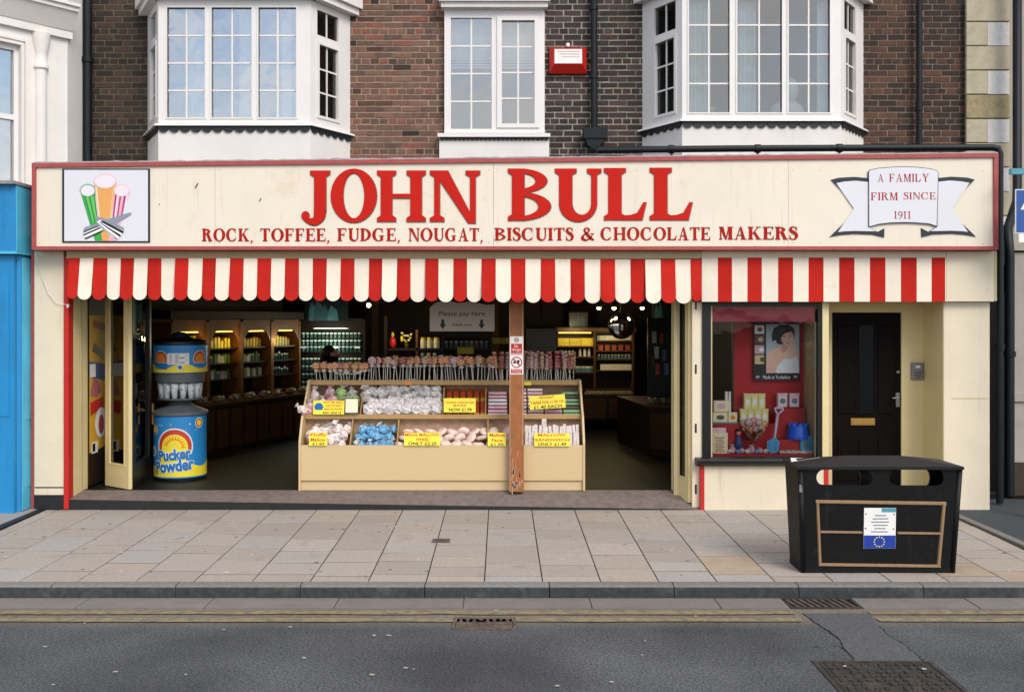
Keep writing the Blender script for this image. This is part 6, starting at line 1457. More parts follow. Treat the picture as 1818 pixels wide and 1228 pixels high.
# cup tier
MB().lathe([(RD_*.80, z(712)), (RD_*.86, z(711)), (RD_*.86, z(709))], c_, 36).build('cup_tray', 'drum_grey', DS, ang=40)
M('cup', '#cfd4d8', .2, .2, 30, stain='#7c8a92', stain_s=14, stain_t=.5)
for k in range(14):
    a = 2*math.pi*k/14; MB().lathe([(.030, z(709)+.001), (.042, z(693)), (.050, z(682))], (dxc+RD_*.70*math.sin(a), YD0-RD_*.70*math.cos(a), 0), 10).build('cup', 'cup', DS, smooth=True)
MB().lathe([(RD_*.86, z(681)), (RD_*.92, z(679)), (RD_*.92, z(662.5))], c_, 40).build('collar', 'drum_grey', DS, ang=40)
up = MB().lathe([(RD_*1.02, z(662)), (RD_*1.02, z(613))], c_, 48).build('upper_drum', 'drum_blue', DS, ang=40); R1 = RD_*1.02
band('yellow_band', lambda a: z(661.5), lambda a: z(650)+.03*math.sin(a*4), 'drum_yellow', R1+.001, up, -2.6, 2.6)
for cpx in (298, 362):
    disc('arch', cpx, 637, 15, 'lett_edge', 1, up, R1, lo=-8); disc('arch', cpx, 637, 13.5, 'drum_red', 2, up, R1, lo=-7); disc('arch', cpx, 638, 10.5, 'drum_orange', 3, up, R1, lo=-6)
ctext('Pucker', 284, 312, 643, 649, 'lett_blue', 4, .03, up, R1); ctext('Powder', 282, 314, 649.5, 656, 'lett_blue', 4, .03, up, R1)
f = cyl(R1+.003); vs = [f(dxc+(p-320)*pxm, z(q)) for q in (627, 647) for p in (312, 322, 332, 342, 350)]
MB().add(vs, [(k, k+1, k+6, k+5) for k in range(4)]).build('notice', 'white', up)
disc('bubble', 334, 652, 5, 'lett_edge', 1.5, up, R1); disc('bubble', 334, 652, 3.6, 'lett_blue', 2.5, up, R1)
MB().lathe([(R1, z(612.7)), (R1*1.02, z(611)), (R1*1.0, z(607)), (RD_*.8, z(603)), (RD_*.35, z(599)), (RD_*.3, z(593)), (RD_*.15, z(590))], c_, 40).build('lid', 'drum_dark', DS, ang=40)
# ---------------------------------------------------------------- sweet display counter
Y0, Y1, Y2 = 11.06, 11.32, 11.62      # front of base, front of upper tray, back rail
DC = thing('display_counter', 'pale beech two tier sweet display counter standing in the open shop front', 'counter', (wx(785, Y0), 11.3, ZFL))
xl_, xr_ = wx(534, Y0), wx(1035, Y0)
zb1 = wz(790, Y0); zlip = zb1; zt = wz(675, Y2)
prof = [(Y0-.012, ZFL), (Y0-.012, .66), (Y0+.06, .80), (Y0+.14, .93), (Y1-.02, 1.0), (Y2-.03, zt+.005), (Y2+.22, zt+.005), (Y2+.22, ZFL)]
for a in (xl_-.022, xr_): MB().prismx(prof, a, a+.022).build('side_panel', 'beech', DC)
MB().box(xl_+.001, xr_-.001, Y0, Y0+.02, wz(852.5, Y0), zb1).build('front_panel', 'beech', DC)
MB().box(xl_+.001, xr_-.001, Y0+.022, Y0+.04, ZFL+.002, wz(853.5, Y0)).build('kick_board', 'beech', DC)
MB().box(xl_+.001, xr_-.001, Y0+.021, Y2+.2, zb1-.055, zb1-.04).build('lower_shelf', 'beech', DC)
zs_ = wz(743, Y1); zs1 = wz(735, Y1)
MB().box(xl_+.001, xr_-.001, Y1-.02, Y1, zs_, zs1).build('shelf_lip', 'beech_edge', DC)
mb = MB(); mb.hexa([(xl_+.001, Y1+.001, zs_+.004), (xr_-.001, Y1+.001, zs_+.004), (xr_-.001, Y2+.2, zs_+.06), (xl_+.001, Y2+.2, zs_+.06)], [(xl_+.001, Y1+.001, zs_+.018), (xr_-.001, Y1+.001, zs_+.018), (xr_-.001, Y2+.2, zs_+.078), (xl_+.001, Y2+.2, zs_+.078)]); mb.build('upper_shelf', 'beech', DC)
MB().box(xl_+.001, xr_-.001, Y2, Y2+.02, wz(683, Y2), zt).build('top_rail', 'beech_edge', DC)
MB().box(xl_+.001, xr_-.001, Y2+.021, Y2+.21, zt-.02, zt-.004).build('top_shelf', 'beech_edge', DC)
MB().box(xl_+.001, xr_-.001, Y2+.18, Y2+.2, zs_+.08, zt-.021).build('back_panel', 'wood_worn', DC)
MB().box(xl_+.001, xr_-.001, Y1+.06, Y1+.075, zb1-.039, zs_).build('lower_back', 'wood_worn', DC)
for px in (621, 704.5, 866):
    x = wx(px, Y0); MB().prismx([(Y0+.022, zb1-.039), (Y0+.022, zb1+.02), (Y1-.03, zs_-.005), (Y1+.05, zs_-.005), (Y1+.05, zb1-.039)], x-.006, x+.006).build('divider', 'beech_edge', DC)
for px in (640, 786, 862, 905):
    x = wx(px, Y1); MB().prismx([(Y1+.002, zs1-.02), (Y1+.002, zs1+.04), (Y2-.02, zt-.08), (Y2+.17, zt-.08), (Y2+.17, zs1+.04)], x-.006, x+.006).build('divider', 'beech_edge', DC)
# bags, shared meshes
def bag_mesh(name, mat, w, d, h, top=True, seed=0, tuft='cello'):
    mb = MB(); f = lambda v: 1+.34*mnoise.noise(v*2.2+Vector((seed, 0, 0)))+.20*mnoise.noise(v*6+Vector((seed, 3, 0)))
    mb.ball((0, 0, h*.42), w/2, d/2, h*.48, 13, 9, f=f)
    if top:
        rr_ = random.Random(seed); n = 9; vs = [(0, 0, h*.80)]
        for k in range(n+1):
            a = 2*math.pi*k/n; q = .30+.14*rr_.random(); vs += [(.07*w*math.cos(a), .07*d*math.sin(a), h*.86), (q*w*math.cos(a), q*d*math.sin(a), h*(1.05+.22*rr_.random()))]
        mb.add(vs, [(1+2*k, 3+2*k, 4+2*k, 2+2*k) for k in range(n)]+[(0, 1+2*k, 3+2*k) for k in range(n)], 1)
    return mb.mesh(name, [mat, tuft], smooth=False)
M('cello', '#c4c0bd', .25, .2, 30)
M('silver_bag', '#c4bfc2', .25, .3, 38, .8, 45, col2='#f2edec', stain='#8d8a90', stain_s=26, stain_t=.58)
M('pinkwhite', '#e6c3c6', .3, .2, 30, .5, 60, col2='#f2ece8', mixs=(.4, .55), stain='#b5343c', stain_s=20, stain_t=.56)
M('blue_bag', '#2f8fce', .3, .3, 26, .4, 60, col2='#8ec9ea', stain='#e6d8cc', stain_s=13, stain_t=.56)
M('mallow', '#e6c6ba', .4, .18, 20, .5, 40, col2='#f4e2d8', stain='#b8665e', stain_s=13, stain_t=.60)
M('mallow_dark', '#b0746c', .4, .2, 20)
M('pink_gift', '#d88896', .35, .3, 22, .3, 60, col2='#f0d0d4'); M('green_gift', '#7cae5a', .35, .3, 22, .3, 60, col2='#b8d890')
M('toffee', '#b04a28', .3, .3, 40); M('toffee_gold', '#d69a44', .4, .2, 30); M('bar_pink', '#e4b4c0', .4, .15, 30); M('bar_white', '#ece6e6', .4, .1, 30); M('bar_green', '#8bb28a', .4, .15, 30); M('bar_lilac', '#b59ab8', .4, .15, 30); M('bar_dark', '#5c5a48', .4, .3, 30)
r = random.Random(77)
SB = [bag_mesh('sweet_bag', 'silver_bag', .135, .12, .125, k < 2, k) for k in range(4)]
ztray = lambda Y: zs_+.02+(Y-Y1)*.12
lab_s = 'silvery cellophane bag of nougat in the upper tray, left half of the counter'
for row_, (Y, n, zz, ofs) in enumerate([(Y1+.07, 8, 0, 0), (Y1+.17, 8, .05, 8), (Y1+.28, 8, .10, 0), (Y1+.38, 7, .155, 6)]):
    for k in range(n):
        px = 650+ofs+(786-650-ofs)*(k+.5)/n-3; me = SB[2+k % 2] if row_ == 0 else SB[r.randrange(4)]
        tag(link('nougat_bag', me, (wx(px, Y), Y, ztray(Y)+zz), rot=(r.uniform(-.3, .3), r.uniform(-.2, .2), r.uniform(0, 6)), scale=r.uniform(1.12, 1.38)), 'silvery nougat bag, %s row from front, %s from left, upper tray' % (ORD[row_], ORD[k]), 'bag', 'nougat bags')
GB = [bag_mesh('gift_bag', 'pink_gift', .13, .12, .17, True, 21), bag_mesh('gift_bag', 'green_gift', .13, .12, .16, True, 22), bag_mesh('gift_bag', 'pinkwhite', .12, .12, .16, True, 23)]
for px, Y, zz, g_, lb in [(552, Y1+.06, 0, 0, 'pink gift bag at the far left front of the upper tray'), (573, Y1+.16, .03, 2, 'pink and white gift bag behind the FACTORY card'), (594, Y1+.22, .04, 0, 'pink gift bag behind the right end of the FACTORY card'), (612, Y1+.14, .02, 1, 'green gift bag behind the cream notice'), (630, Y1+.20, .05, 1, 'green gift bag nearest the silvery nougat bags'), (560, Y1+.30, .11, 2, 'pink and white gift bag at the back left of the upper tray'), (586, Y1+.34, .12, 0, 'pink gift bag at the back of the upper tray, left part'), (603, Y1+.30, .12, 1, 'green gift bag at the back of the upper tray'), (625, Y1+.32, .10, 2, 'pink and white gift bag at the back beside the nougat bags')]:
    tag(link('gift_bag', GB[g_], (wx(px, Y), Y, ztray(Y)+zz), rot=(r.uniform(-.2, .2), r.uniform(-.25, .25), r.uniform(0, 6)), scale=r.uniform(.9, 1.1)), lb, 'bag', 'gift bags')
o = tag(link('gift_bag', GB[2], (wx(541, Y0+.1), Y0+.16, .97), rot=(0, -.9, .3), scale=.75), 'small cellophane bag poking out beyond the left end of the counter', 'bag')
TF = MB().box(-.028, .028, -.045, .045, 0, .022).mesh('toffee_bar', 'toffee'); TF2 = MB().box(-.028, .028, -.045, .045, 0, .022).mesh('toffee_bar', 'toffee_gold')
for i in range(6):
    for j in range(7):
        px = 797+12*i+(862-797-60)*.2; Y = Y1+.06+.055*j; x = wx(px, Y)
        t_ = tag(link('toffee_bar', TF if (j % 4) else TF2, (x, Y, ztray(Y)+.004+.031*j), rot=(.45, 0, 0)), 'reddish brown toffee bar, %s column from left, %s from front, upper tray' % (ORD[i], ORD[j]), 'bar', 'toffee bars')
def bars(px0, px1, n, mats, layers, label, grp, Yb=Y1+.05, sl=.050):
    w = (wx(px1, Yb)-wx(px0, Yb))/n
    for i in range(n):
        for j in range(layers):
            key = 'bm_%s_%d' % (mats[(i*3+j) % len(mats)], round(w*1000))
            if key not in BM: BM[key] = MB().box(-w*.46, w*.46, -.05, .05, 0, .026, ch=.004).mesh('nougat_bar', mats[(i*3+j) % len(mats)])
            Y = Yb+sl*j; tag(link('nougat_bar', BM[key], (wx(px0, Yb)+w*(i+.5), Y, ztray(Y)+.004+.030*j)), label+', %s column, %s up' % (ORD[i], ORD[j]), 'bar', grp)
BM = {}
bars(865, 902, 1, ['bar_white', 'bar_pink', 'bar_pink', 'bar_white'], 7, 'white and pink bar just left of the post', 'pale bars left of the post')
bars(907, 966, 2, ['bar_white', 'bar_pink', 'bar_white', 'bar_pink'], 8, 'white and pink bar behind the post', 'pale bars behind the post')
bars(966, 999, 1, ['bar_lilac', 'bar_pink'], 5, 'lilac bar under the tilted nougat card', 'lilac bars')
bars(999, 1031, 1, ['bar_green', 'bar_green', 'bar_dark'], 7, 'pale green bar, upper tray right end', 'green bars')
ZL = zb1-.039
FB = [bag_mesh('mallow_bag', 'pinkwhite', .11, .10, .11, k != 1, 40+k) for k in range(3)]
for k in range(18):
    px = 552+62*((k*7) % 18)/17; lv = k % 3; Y = Y0+.10+.055*lv
    tag(link('mallow_bag', FB[k % 3], (wx(px, Y), Y, ZL+.07*lv), rot=(r.uniform(-.6, .6), r.uniform(-.6, .6), r.uniform(0, 6)), scale=r.uniform(.75, 1.3)), 'bag of pink white marshmallows, lower tray left, %s from left in %s layer' % (ORD[((k*7) % 18)//3], ['bottom', 'middle', 'top'][lv]), 'bag', 'fluffy mallow bags')
BBG = [bag_mesh('blue_sweet_bag', 'blue_bag', .10, .10, .10, k != 1, 50+k) for k in range(3)]
for k in range(18):
    px = 632+64*((k*7) % 18)/17; lv = k % 3; Y = Y0+.10+.06*lv
    tag(link('blue_sweet_bag', BBG[k % 3], (wx(px, Y), Y, ZL+.075*lv), rot=(r.uniform(-.7, .7), r.uniform(-.7, .7), r.uniform(0, 6)), scale=r.uniform(.75, 1.05 if lv == 0 else 1.3)), 'bright blue sweet bag, second lower bay, %s from left in %s layer' % (ORD[((k*7) % 18)//3], ['bottom', 'middle', 'top'][lv]), 'bag', 'blue sweet bags')
WH = MB().lathe([(.002, -.020), (.045, -.022), (.062, -.012), (.066, 0), (.062, .012), (.045, .022), (.002, .020)], (0, 0, 0), 18).mesh('round_marshmallow', 'mallow', smooth=True)
for k in range(24):
    px = 712+150*((k*7) % 24)/23; lv = k % 3; Y = Y0+.09+.06*lv
    tag(link('round_marshmallow', WH, (wx(px, Y), Y, ZL+.035+.062*lv), rot=(r.uniform(-.5, .9), r.uniform(-.5, .5), r.uniform(0, 6)), scale=(1.05, 1.05, r.uniform(.9, 1.5))), 'round pale pink marshmallow, lower tray middle, %s from left in %s layer' % (ORD[((k*7) % 24)//3], ['bottom', 'middle', 'top'][lv]), 'sweet', 'mallow wheels')
for k in range(7):
    px = 872+30*((k*3) % 7)/6; lv = k % 3; Y = Y0+.08+.06*lv
    tag(link('small_marshmallow', WH, (wx(px, Y), Y, ZL+.035+.065*lv), rot=(1.1+r.uniform(-.3, .3), r.uniform(-.4, .4), 0), scale=.85), 'small pale round marshmallow by the post, %s from left, lower tray' % ORD[(k*3) % 7], 'sweet', 'mallow faces')
M('wrap_white', '#d8c8c8', .3, .2, 40, .3, 70, col2='#eee6e4', stain='#a8646a', stain_s=22, stain_t=.62)
SD = MB().box(-.017, .017, -.03, .03, 0, .17, ch=.006).mesh('mallow_sandwich', 'wrap_white')
for k in range(16):
    for j in range(2):
        Y = Y0+.07+.09*j; tag(link('mallow_sandwich', SD, (wx(934+6.1*k, Y), Y, ZL+.01+.06*j), rot=(-.12, r.uniform(-.05, .05), 0), scale=(1, 1, r.uniform(.9, 1.05))), 'upright wrapped marshmallow bar right of the post, %s from left, %s row' % (ORD[k], ['front', 'back'][j]), 'sweet', 'mallow sandwiches')
# price cards
M('card_yellow', '#f0e03c', .5, .03, 5); M('ink_red', '#c2381e', .6, .1, 20); M('ink_black', '#1a1812', .6, .1, 20); M('card_cream', '#e9e2c4', .5, .03, 5)
def card(label, px0, px1, py0, py1, Y, lines, rot=0., mat='card_yellow', edge=None):
    s_ = Y/FP; cx, cz = wx((px0+px1)/2, Y), wz((py0+py1)/2, Y)
    Tr = lambda p: Vector((cx+(p.x-cx)*math.cos(rot)-(p.z-cz)*math.sin(rot), p.y+(p.z-cz)*.22, cz+(p.x-cx)*math.sin(rot)+(p.z-cz)*math.cos(rot)))
    t = thing('price_card', label, 'price card', Tr(Vector((cx, Y, wz(py1, Y)))))
    mb = MB(); mb.T = Tr; mb.box(wx(px0, Y), wx(px1, Y), Y, Y+.002, wz(py1, Y), wz(py0, Y)); mb.build('card', mat if not edge else edge, t)
    if edge: mb = MB(); mb.T = Tr; mb.box(wx(px0+1.6, Y), wx(px1-1.6, Y), Y-.001, Y-.0002, wz(py1-1.6, Y), wz(py0+1.6, Y)); mb.build('face', mat, t)
    for (s, a, b, c, d, ink) in lines:
        mb = MB(); mb.T = Tr; put_text(mb, s, wx(a, Y), wx(b, Y), wz(d, Y), wz(c, Y), Y-.0016, off=.018); mb.build('lettering', ink, t)
    return t
YL = Y0-.004
card('yellow card reading Fluffy Mallow £1.65 on the lower tray', 549, 580.5, 768, 790.5, YL, [('Fluffy', 551, 579, 768.8, 775.5, 'ink_red'), ('Mallow', 551.5, 578, 777, 783, 'ink_red'), ('£1.65', 555, 576.5, 784.6, 789.5, 'ink_black')])
card('yellow card reading MEGA MALLOW WHEEL ONLY £2.25 on the lower tray', 717.5, 781, 768, 790.5, YL, [('MEGA MALLOW', 719, 780, 769, 774, 'ink_red'), ('WHEEL', 738, 762, 777.3, 782.3, 'ink_red'), ('ONLY £2.25', 725, 775, 784, 789.5, 'ink_black')])
card('yellow card reading Mallow Face £1.90 on the lower tray beside the post', 866, 898.5, 768, 791, YL, [('Mallow', 869, 897, 769, 775, 'ink_red'), ('Face', 873, 892, 778, 784, 'ink_red'), ('£1.90', 871, 894, 786, 790.3, 'ink_black')])
card('yellow card reading MALLOW SANDWICH ONLY £1.49 right of the post', 948.5, 1012, 769, 791.5, YL, [('MALLOW', 955, 1005, 769.8, 774.3, 'ink_red'), ('SANDWICH', 950, 1011, 778, 783, 'ink_red'), ('ONLY £1.49', 955, 1005.5, 785.3, 790.5, 'ink_black')])
YU = Y1-.03
card('yellow FACTORY card with round badge at the left of the upper tray', 556, 611.5, 711, 735, YU, [('BUTTER BALL', 575, 609, 712.3, 715.6, 'ink_red'), ('FACTORY', 578, 607, 718.3, 722, 'ink_red'), ('MIS-SHAPES', 576, 608, 724.5, 727.3, 'ink_red'), ('BAG 1.00 & 1.8', 574, 606, 730, 734, 'ink_black')])
bd = MB(); q = P(566, 722.5, YU-.006); bd.lathe([(.048, .001), (.048, .0)], q, 20, axis='y'); tag(bd.build('round_badge', 'lett_blue'), 'round blue and red badge stuck on the yellow FACTORY card', 'badge')
card('cream notice with dark border beside the FACTORY card', 611.8, 637, 706.5, 733.5, YU-.008, [], 0, 'card_cream', 'black')
card('yellow card reading NOW £1.99 in front of the toffee bars', 788, 844.5, 707, 731.5, YU, [('TOFFEE ASSORTED', 790, 842, 713, 716, 'ink_red'), ('BARS', 805, 828, 718, 721, 'ink_red'), ('NOW £1.99', 797, 837.5, 724, 729.8, 'ink_black')])
card('tilted yellow NOUGAT card reading £1.40 EACH right of the post', 940, 1003.5, 701.5, 725, YU-.01, [('NOUGAT', 958, 984, 702.8, 707.5, 'ink_red'), ('7 BARS FOR £1.00 OR', 942, 1001, 711, 716, 'ink_red'), ('£1.40 EACH', 947, 997, 718.5, 724.3, 'ink_black')], .07)
for px, lb in ((725, 'small orange sticker on the top rail above the nougat bags'), (937, 'small yellow sticker on the top rail right of the post')):
    mb = MB(); pbox(mb, px-6, px+6, 677.5, 683.5, Y2-.002, .0015); tag(mb.build('shelf_sticker', 'drum_orange' if px < 800 else 'card_yellow'), lb, 'sticker')
t = thing('hanging_tag', 'pale hanging tag below the upper shelf right of the post', 'tag', P(966, 762, Y1-.03)); mb = MB(); yt = Y1-.03; mb.prism([(wx(a, yt), wz(b, yt)) for a, b in [(962, 743), (970, 743), (970.5, 757), (966, 762), (961.5, 757)]], yt, yt+.003); mb.build('tag_card', 'wrap_white', t)
# lollipops on the top shelf
M('stick', '#d9d4cc', .5, .05, 20)
LM = []
for i, (a, b, c) in enumerate([('#c8452e', '#e8d8b0', '#d88a3a'), ('#b83a40', '#ead8d8', '#d06a70'), ('#c27a3a', '#e8dca8', '#b83c30'), ('#8c9a6a', '#e6dcc0', '#c0504a'), ('#b9a8a8', '#e2d6d6', '#b04850'), ('#a33038', '#d6b0a8', '#7a2a30'), ('#7c6a68', '#cfc4c0', '#8c3038')]):
    m = bpy.data.materials.new('lolly%d' % i); m.use_nodes = True; nt = m.node_tree; b_ = nt.nodes['Principled BSDF']; b_.inputs['Roughness'].default_value = .25
    tc = nt.nodes.new('ShaderNodeTexCoord'); mp = nt.nodes.new('ShaderNodeMapping'); mp.inputs['Location'].default_value = (0, 0, -.285)
    vo = nt.nodes.new('ShaderNodeTexNoise'); vo.inputs['Scale'].default_value = 26; wv = nt.nodes.new('ShaderNodeTexWave'); wv.wave_type = 'RINGS'; wv.rings_direction = 'SPHERICAL'; wv.inputs['Scale'].default_value = 13; wv.inputs['Distortion'].default_value = 5
    rp = nt.nodes.new('ShaderNodeValToRGB'); rp.color_ramp.elements[0].color = (*lin(a), 1); rp.color_ramp.elements[1].color = (*lin(b), 1); e = rp.color_ramp.elements.new(.5); e.color = (*lin(c), 1)
    nt.links.new(tc.outputs['Object'], mp.inputs['Vector']); nt.links.new(mp.outputs['Vector'], wv.inputs['Vector']); nt.links.new(wv.outputs['Fac'], rp.inputs['Fac']); nt.links.new(rp.outputs['Color'], b_.inputs['Base Color'])
    MATS['lolly%d' % i] = m; LM.append('lolly%d' % i)
def lolly_proto(mat, hr, sl, name, label, group, twist=False):
    t = thing(name, label, 'lollipop', (0, 30, -5), group)
    s = MB().lathe([(.0045, 0), (.0045, sl)], n=6).mesh('stick', 'stick'); so = bpy.data.objects.new('stick', s); COL.objects.link(so); so.parent = t
    mb = MB()
    if twist:
        pts = []; n = 22
        for k in range(2):
            pts = [(.014*math.cos(q*1.0+k*math.pi), .014*math.sin(q*1.0+k*math.pi), sl+.19*q/n) for q in range(n+1)]; mb.tube(pts, .0125, 7)
    else:
        mb.lathe([(.002, -.016), (hr*.7, -.018), (hr*.95, -.010), (hr, 0), (hr*.95, .010), (hr*.7, .018), (.002, .016)], (0, 0, sl+hr*.9), 18, axis='y')
        a = [(.012, sl+hr*.05), (.035, sl-hr*.45), (.006, sl-hr*.75)]; mb.lathe([(.006, sl-hr*.8), (.028, sl-hr*.45), (.016, sl)], n=8, mi=1)
    me = mb.mesh('sweet', [mat, 'cello'], smooth=True); mo = bpy.data.objects.new('sweet', me); COL.objects.link(mo); mo.parent = t
    return t
protos = {}
r = random.Random(55)
LZ = zt-.004
n_ = 0
def place(px, Y, kind, hr, sl, label, group, twist=False, rx=0.):
    key = (kind, hr, sl, twist)
    loc = (wx(px, Y), Y, LZ); rot = (r.uniform(-.14, .08), r.uniform(-.13, .13), r.uniform(-1.0, 1.0))
    if key not in protos:
        protos[key] = lolly_proto(LM[kind], hr, sl, 'twisted_lollipop' if twist else 'lollipop', label, group, twist); o = protos[key]; o.location = loc; o.rotation_euler = rot; o['label'] = label; o['group'] = group
    else: copy_thing(protos[key], loc, label, rot, (1, 1, r.uniform(.90, 1.06)))['group'] = group
for row_ in range(2):
    for k in range(9): place(564+10.4*k+5*row_+r.uniform(-2, 2), Y2+.06+.08*row_, [0, 2, 2, 0, 5][(k+row_) % 5], .045, .125, 'short round orange lollipop, %s from left in the %s row' % (ORD[k], ['front', 'back'][row_]), 'short lollipops')
for row_ in range(3):
    for k in range(17): place(660+13.6*k+4.5*row_+r.uniform(-2.5, 2.5), Y2+.05+.06*row_, r.choice([1, 0, 3, 4, 2, 0, 2, 5]), .048, .185, 'tall swirly round lollipop, %s from left in the %s row' % (ORD[k], ['front', 'middle', 'back'][row_]), 'tall round lollipops')
for row_ in range(2):
    for k in range(19): place(884+7.2*k+3*row_+r.uniform(-1.5, 1.5), Y2+.06+.08*row_, r.choice([5, 2, 4, 4, 3, 6, 6]), .02, .135, 'thin twisted lollipop, %s from left in the %s row' % (ORD[k], ['front', 'back'][row_]), 'twisted lollipops', True)

# ---------------------------------------------------------------- shop window display
zD = .566
t = thing('window_backdrop', 'dark red backdrop board behind the window display', 'board', (wx(1366, 11.2530), 11.2530, zD)); mb = MB(); pbox(mb, 1303, 1431, 550, 812, 11.2530, .03); mb.build('board', 'backdrop_red', t)
mb = MB(); pbox(mb, 1300.5, 1303.5, 550, 812, 11.2468, .04); pbox(mb, 1430.5, 1433.5, 550, 812, 11.2468, .04); mb.build('edge_batten', 'wood_mid', t)
M('step_red', '#b02428', .7, .1, 5)
t = thing('display_step', 'dark red stepped stand inside the shop window', 'stand', (wx(1366, 11.1290), 11.1290, zD))
mb = MB(); mb.box(wx(1280, 11.1290), wx(1395, 11.1290), 11.0980, 11.2406, zD, wz(751, 11.1290)); mb.build('upper_step', 'step_red', t); mb = MB(); mb.box(wx(1375, 11.1290), wx(1429, 11.1290), 11.1104, 11.2406, zD, wz(724, 11.1290)); mb.build('side_step', 'step_red', t); mb = MB(); mb.box(wx(1378, 11.0670), wx(1436, 11.0670), 10.9554, 11.0918, zD, wz(778, 11.0670)); mb.build('lower_step', 'step_red', t)
# poster of a woman, built as flat printed shapes
yp2 = 11.2034; PO = thing('poster', 'black framed poster of a dark haired woman, Made in Yorkshire, in the window', 'poster', P(1379, 675, yp2))
mb = MB(); pbox(mb, 1338, 1420.5, 572, 675, yp2, .012); mb.build('board', 'black', PO)
M('print_grey', '#bcc4ce', .6, .03, 4); M('print_skin', '#ecc0ae', .6, .05, 9); M('print_skin2', '#d6a290', .6, .05, 9); M('print_hair', '#1c1618', .6, .1, 20); M('print_white', '#f2f2f6', .6, .05, 9); M('print_blush', '#e6a896', .6, .03, 9); M('print_sheen', '#4a3c40', .6, .1, 20); M('print_lips', '#a8403c', .6, .05, 9); M('print_pink', '#d0a8b0', .6, .3, 60); M('print_brown', '#6e4838', .6, .3, 60); M('print_yellow', '#d8c890', .6, .3, 60)
pl_ = [0]
def pr(name, pts, mat):
    pl_[0] += 1; y = yp2-.001-.0003*pl_[0]; MB().prism([(wx(1220+a/3.838, y), wz(520+b/3.838, y)) for a, b in pts], y, y+.0002).build(name, mat, PO)
def el2(cx, cy, rx, ry, n=24): return [(cx+rx*math.cos(2*math.pi*k/n), cy+ry*math.sin(2*math.pi*k/n)) for k in range(n)]
pr('photo', [(538, 212), (764, 212), (764, 545), (538, 545)], 'print_grey')
pr('top', [(605, 545), (612, 470), (640, 440), (700, 450), (745, 420), (760, 470), (762, 545)], 'print_white')
pr('shoulder', [(540, 545), (540, 440), (560, 400), (600, 375), (640, 372), (720, 380), (755, 400), (763, 440), (742, 430), (700, 450), (650, 440), (612, 470), (604, 545)], 'print_skin')
pr('neck', [(640, 350), (720, 340), (722, 400), (680, 425), (640, 400)], 'print_skin2')
pr('hair', [(575, 285), (590, 240), (630, 215), (690, 214), (728, 240), (734, 290), (720, 330), (640, 350), (612, 345), (605, 320), (580, 330)], 'print_hair')
pr('face', [(634, 300), (640, 270), (672, 256), (712, 262), (726, 290), (724, 322), (712, 348), (692, 362), (666, 356), (644, 334)], 'print_skin'); pr('cheek', el2(656, 326, 14, 11), 'print_blush'); pr('shade', [(634, 300), (644, 334), (666, 356), (660, 334), (648, 312)], 'print_skin2'); pr('fringe', [(612, 318), (618, 262), (640, 236), (690, 226), (724, 246), (732, 284), (720, 276), (708, 262), (690, 270), (668, 272), (652, 286), (640, 306), (632, 330), (622, 345)], 'print_hair'); pr('hair_shine', [(632, 262), (650, 244), (684, 238), (664, 250), (644, 268)], 'print_sheen')
pr('eye', el2(660, 298, 9, 3.4, 12), 'print_hair'); pr('eye', el2(702, 294, 8, 3.2, 12), 'print_hair'); pr('brow', [(648, 287), (660, 282), (672, 285), (660, 285)], 'print_hair'); pr('brow', [(694, 282), (706, 279), (716, 284), (705, 282)], 'print_hair'); pr('nose', [(685, 300), (693, 322), (680, 325)], 'print_skin2'); pr('lips', [(672, 338), (686, 334), (700, 336), (692, 346), (680, 346)], 'print_lips'); pr('teeth', [(677, 339), (696, 338), (690, 342), (682, 342)], 'print_white')
pr('forearm', [(575, 495), (600, 520), (655, 450), (720, 420), (735, 385), (720, 345), (690, 352), (680, 390), (630, 425)], 'print_skin')
for (a, b) in ((690, 350), (703, 344), (716, 342), (728, 350)): pr('finger', [(a, b), (a+9, b-4), (a+14, b+45), (a+2, b+48)], 'print_skin')
for i, (y_a, y_b, m) in enumerate([(220, 278, 'print_white'), (286, 346, 'print_brown'), (355, 415, 'print_pink'), (423, 484, 'print_yellow')]):
    pr('small_photo', [(460, y_a), (524, y_a), (524, y_b), (460, y_b)], m); pr('small_motif', el2(495+6*i, (y_a+y_b)/2, 18, 16, 14), ['print_lips', 'print_yellow', 'print_white', 'print_brown'][i])
pr('crest', el2(480, 571, 14, 9, 12), 'print_pink'); pr('crest', el2(738, 570, 14, 9, 12), 'print_pink')
mb = MB(); y = yp2-.012; put_text(mb, 'Made in Yorkshire', wx(1354.5, y), wx(1403, y), wz(672.5, y), wz(666, y), y, off=.006); mb.build('lettering', 'print_white', PO)
# tins, boxes and toys in the window
M('tin_yellow', '#e8de98', .35, .1, 30, stain='#b0863a', stain_s=26, stain_t=.57); M('tin_pink', '#f0ccd6', .35, .1, 30, stain='#8a4a5a', stain_s=24, stain_t=.58)
def tin(px, py, Y, w, h, mat, label, grp=None, lid=None):
    q = P(px, py, Y); t = thing('sweet_tin', label, 'tin', q, grp); mb = MB(); mb.box(q.x-w/2, q.x+w/2, Y-.035, Y+.035, q.z, q.z+h*.9, ch=.006); mb.build('can', mat, t); mb = MB(); mb.box(q.x-w/2-.002, q.x+w/2+.002, Y-.037, Y+.037, q.z+h*.905, q.z+h); mb.build('lid', lid or mat, t)
    mb = MB(); mb.sheet([(q.x+w*.3*math.cos(2*math.pi*k/14), Y-.0362, q.z+h*.45+h*.2*math.sin(2*math.pi*k/14)) for k in range(14)]); mb.build('printed_motif', 'print_white' if mat != 'tin_pink' else 'blue_pack', t)
for k in range(3): tin(1326+12.6*k, 725, 11.1538, .075, .165, 'tin_yellow', 'yellow printed tin, top row of the window pyramid, %s from left' % ORD[k], 'tins in the window pyramid, top row')
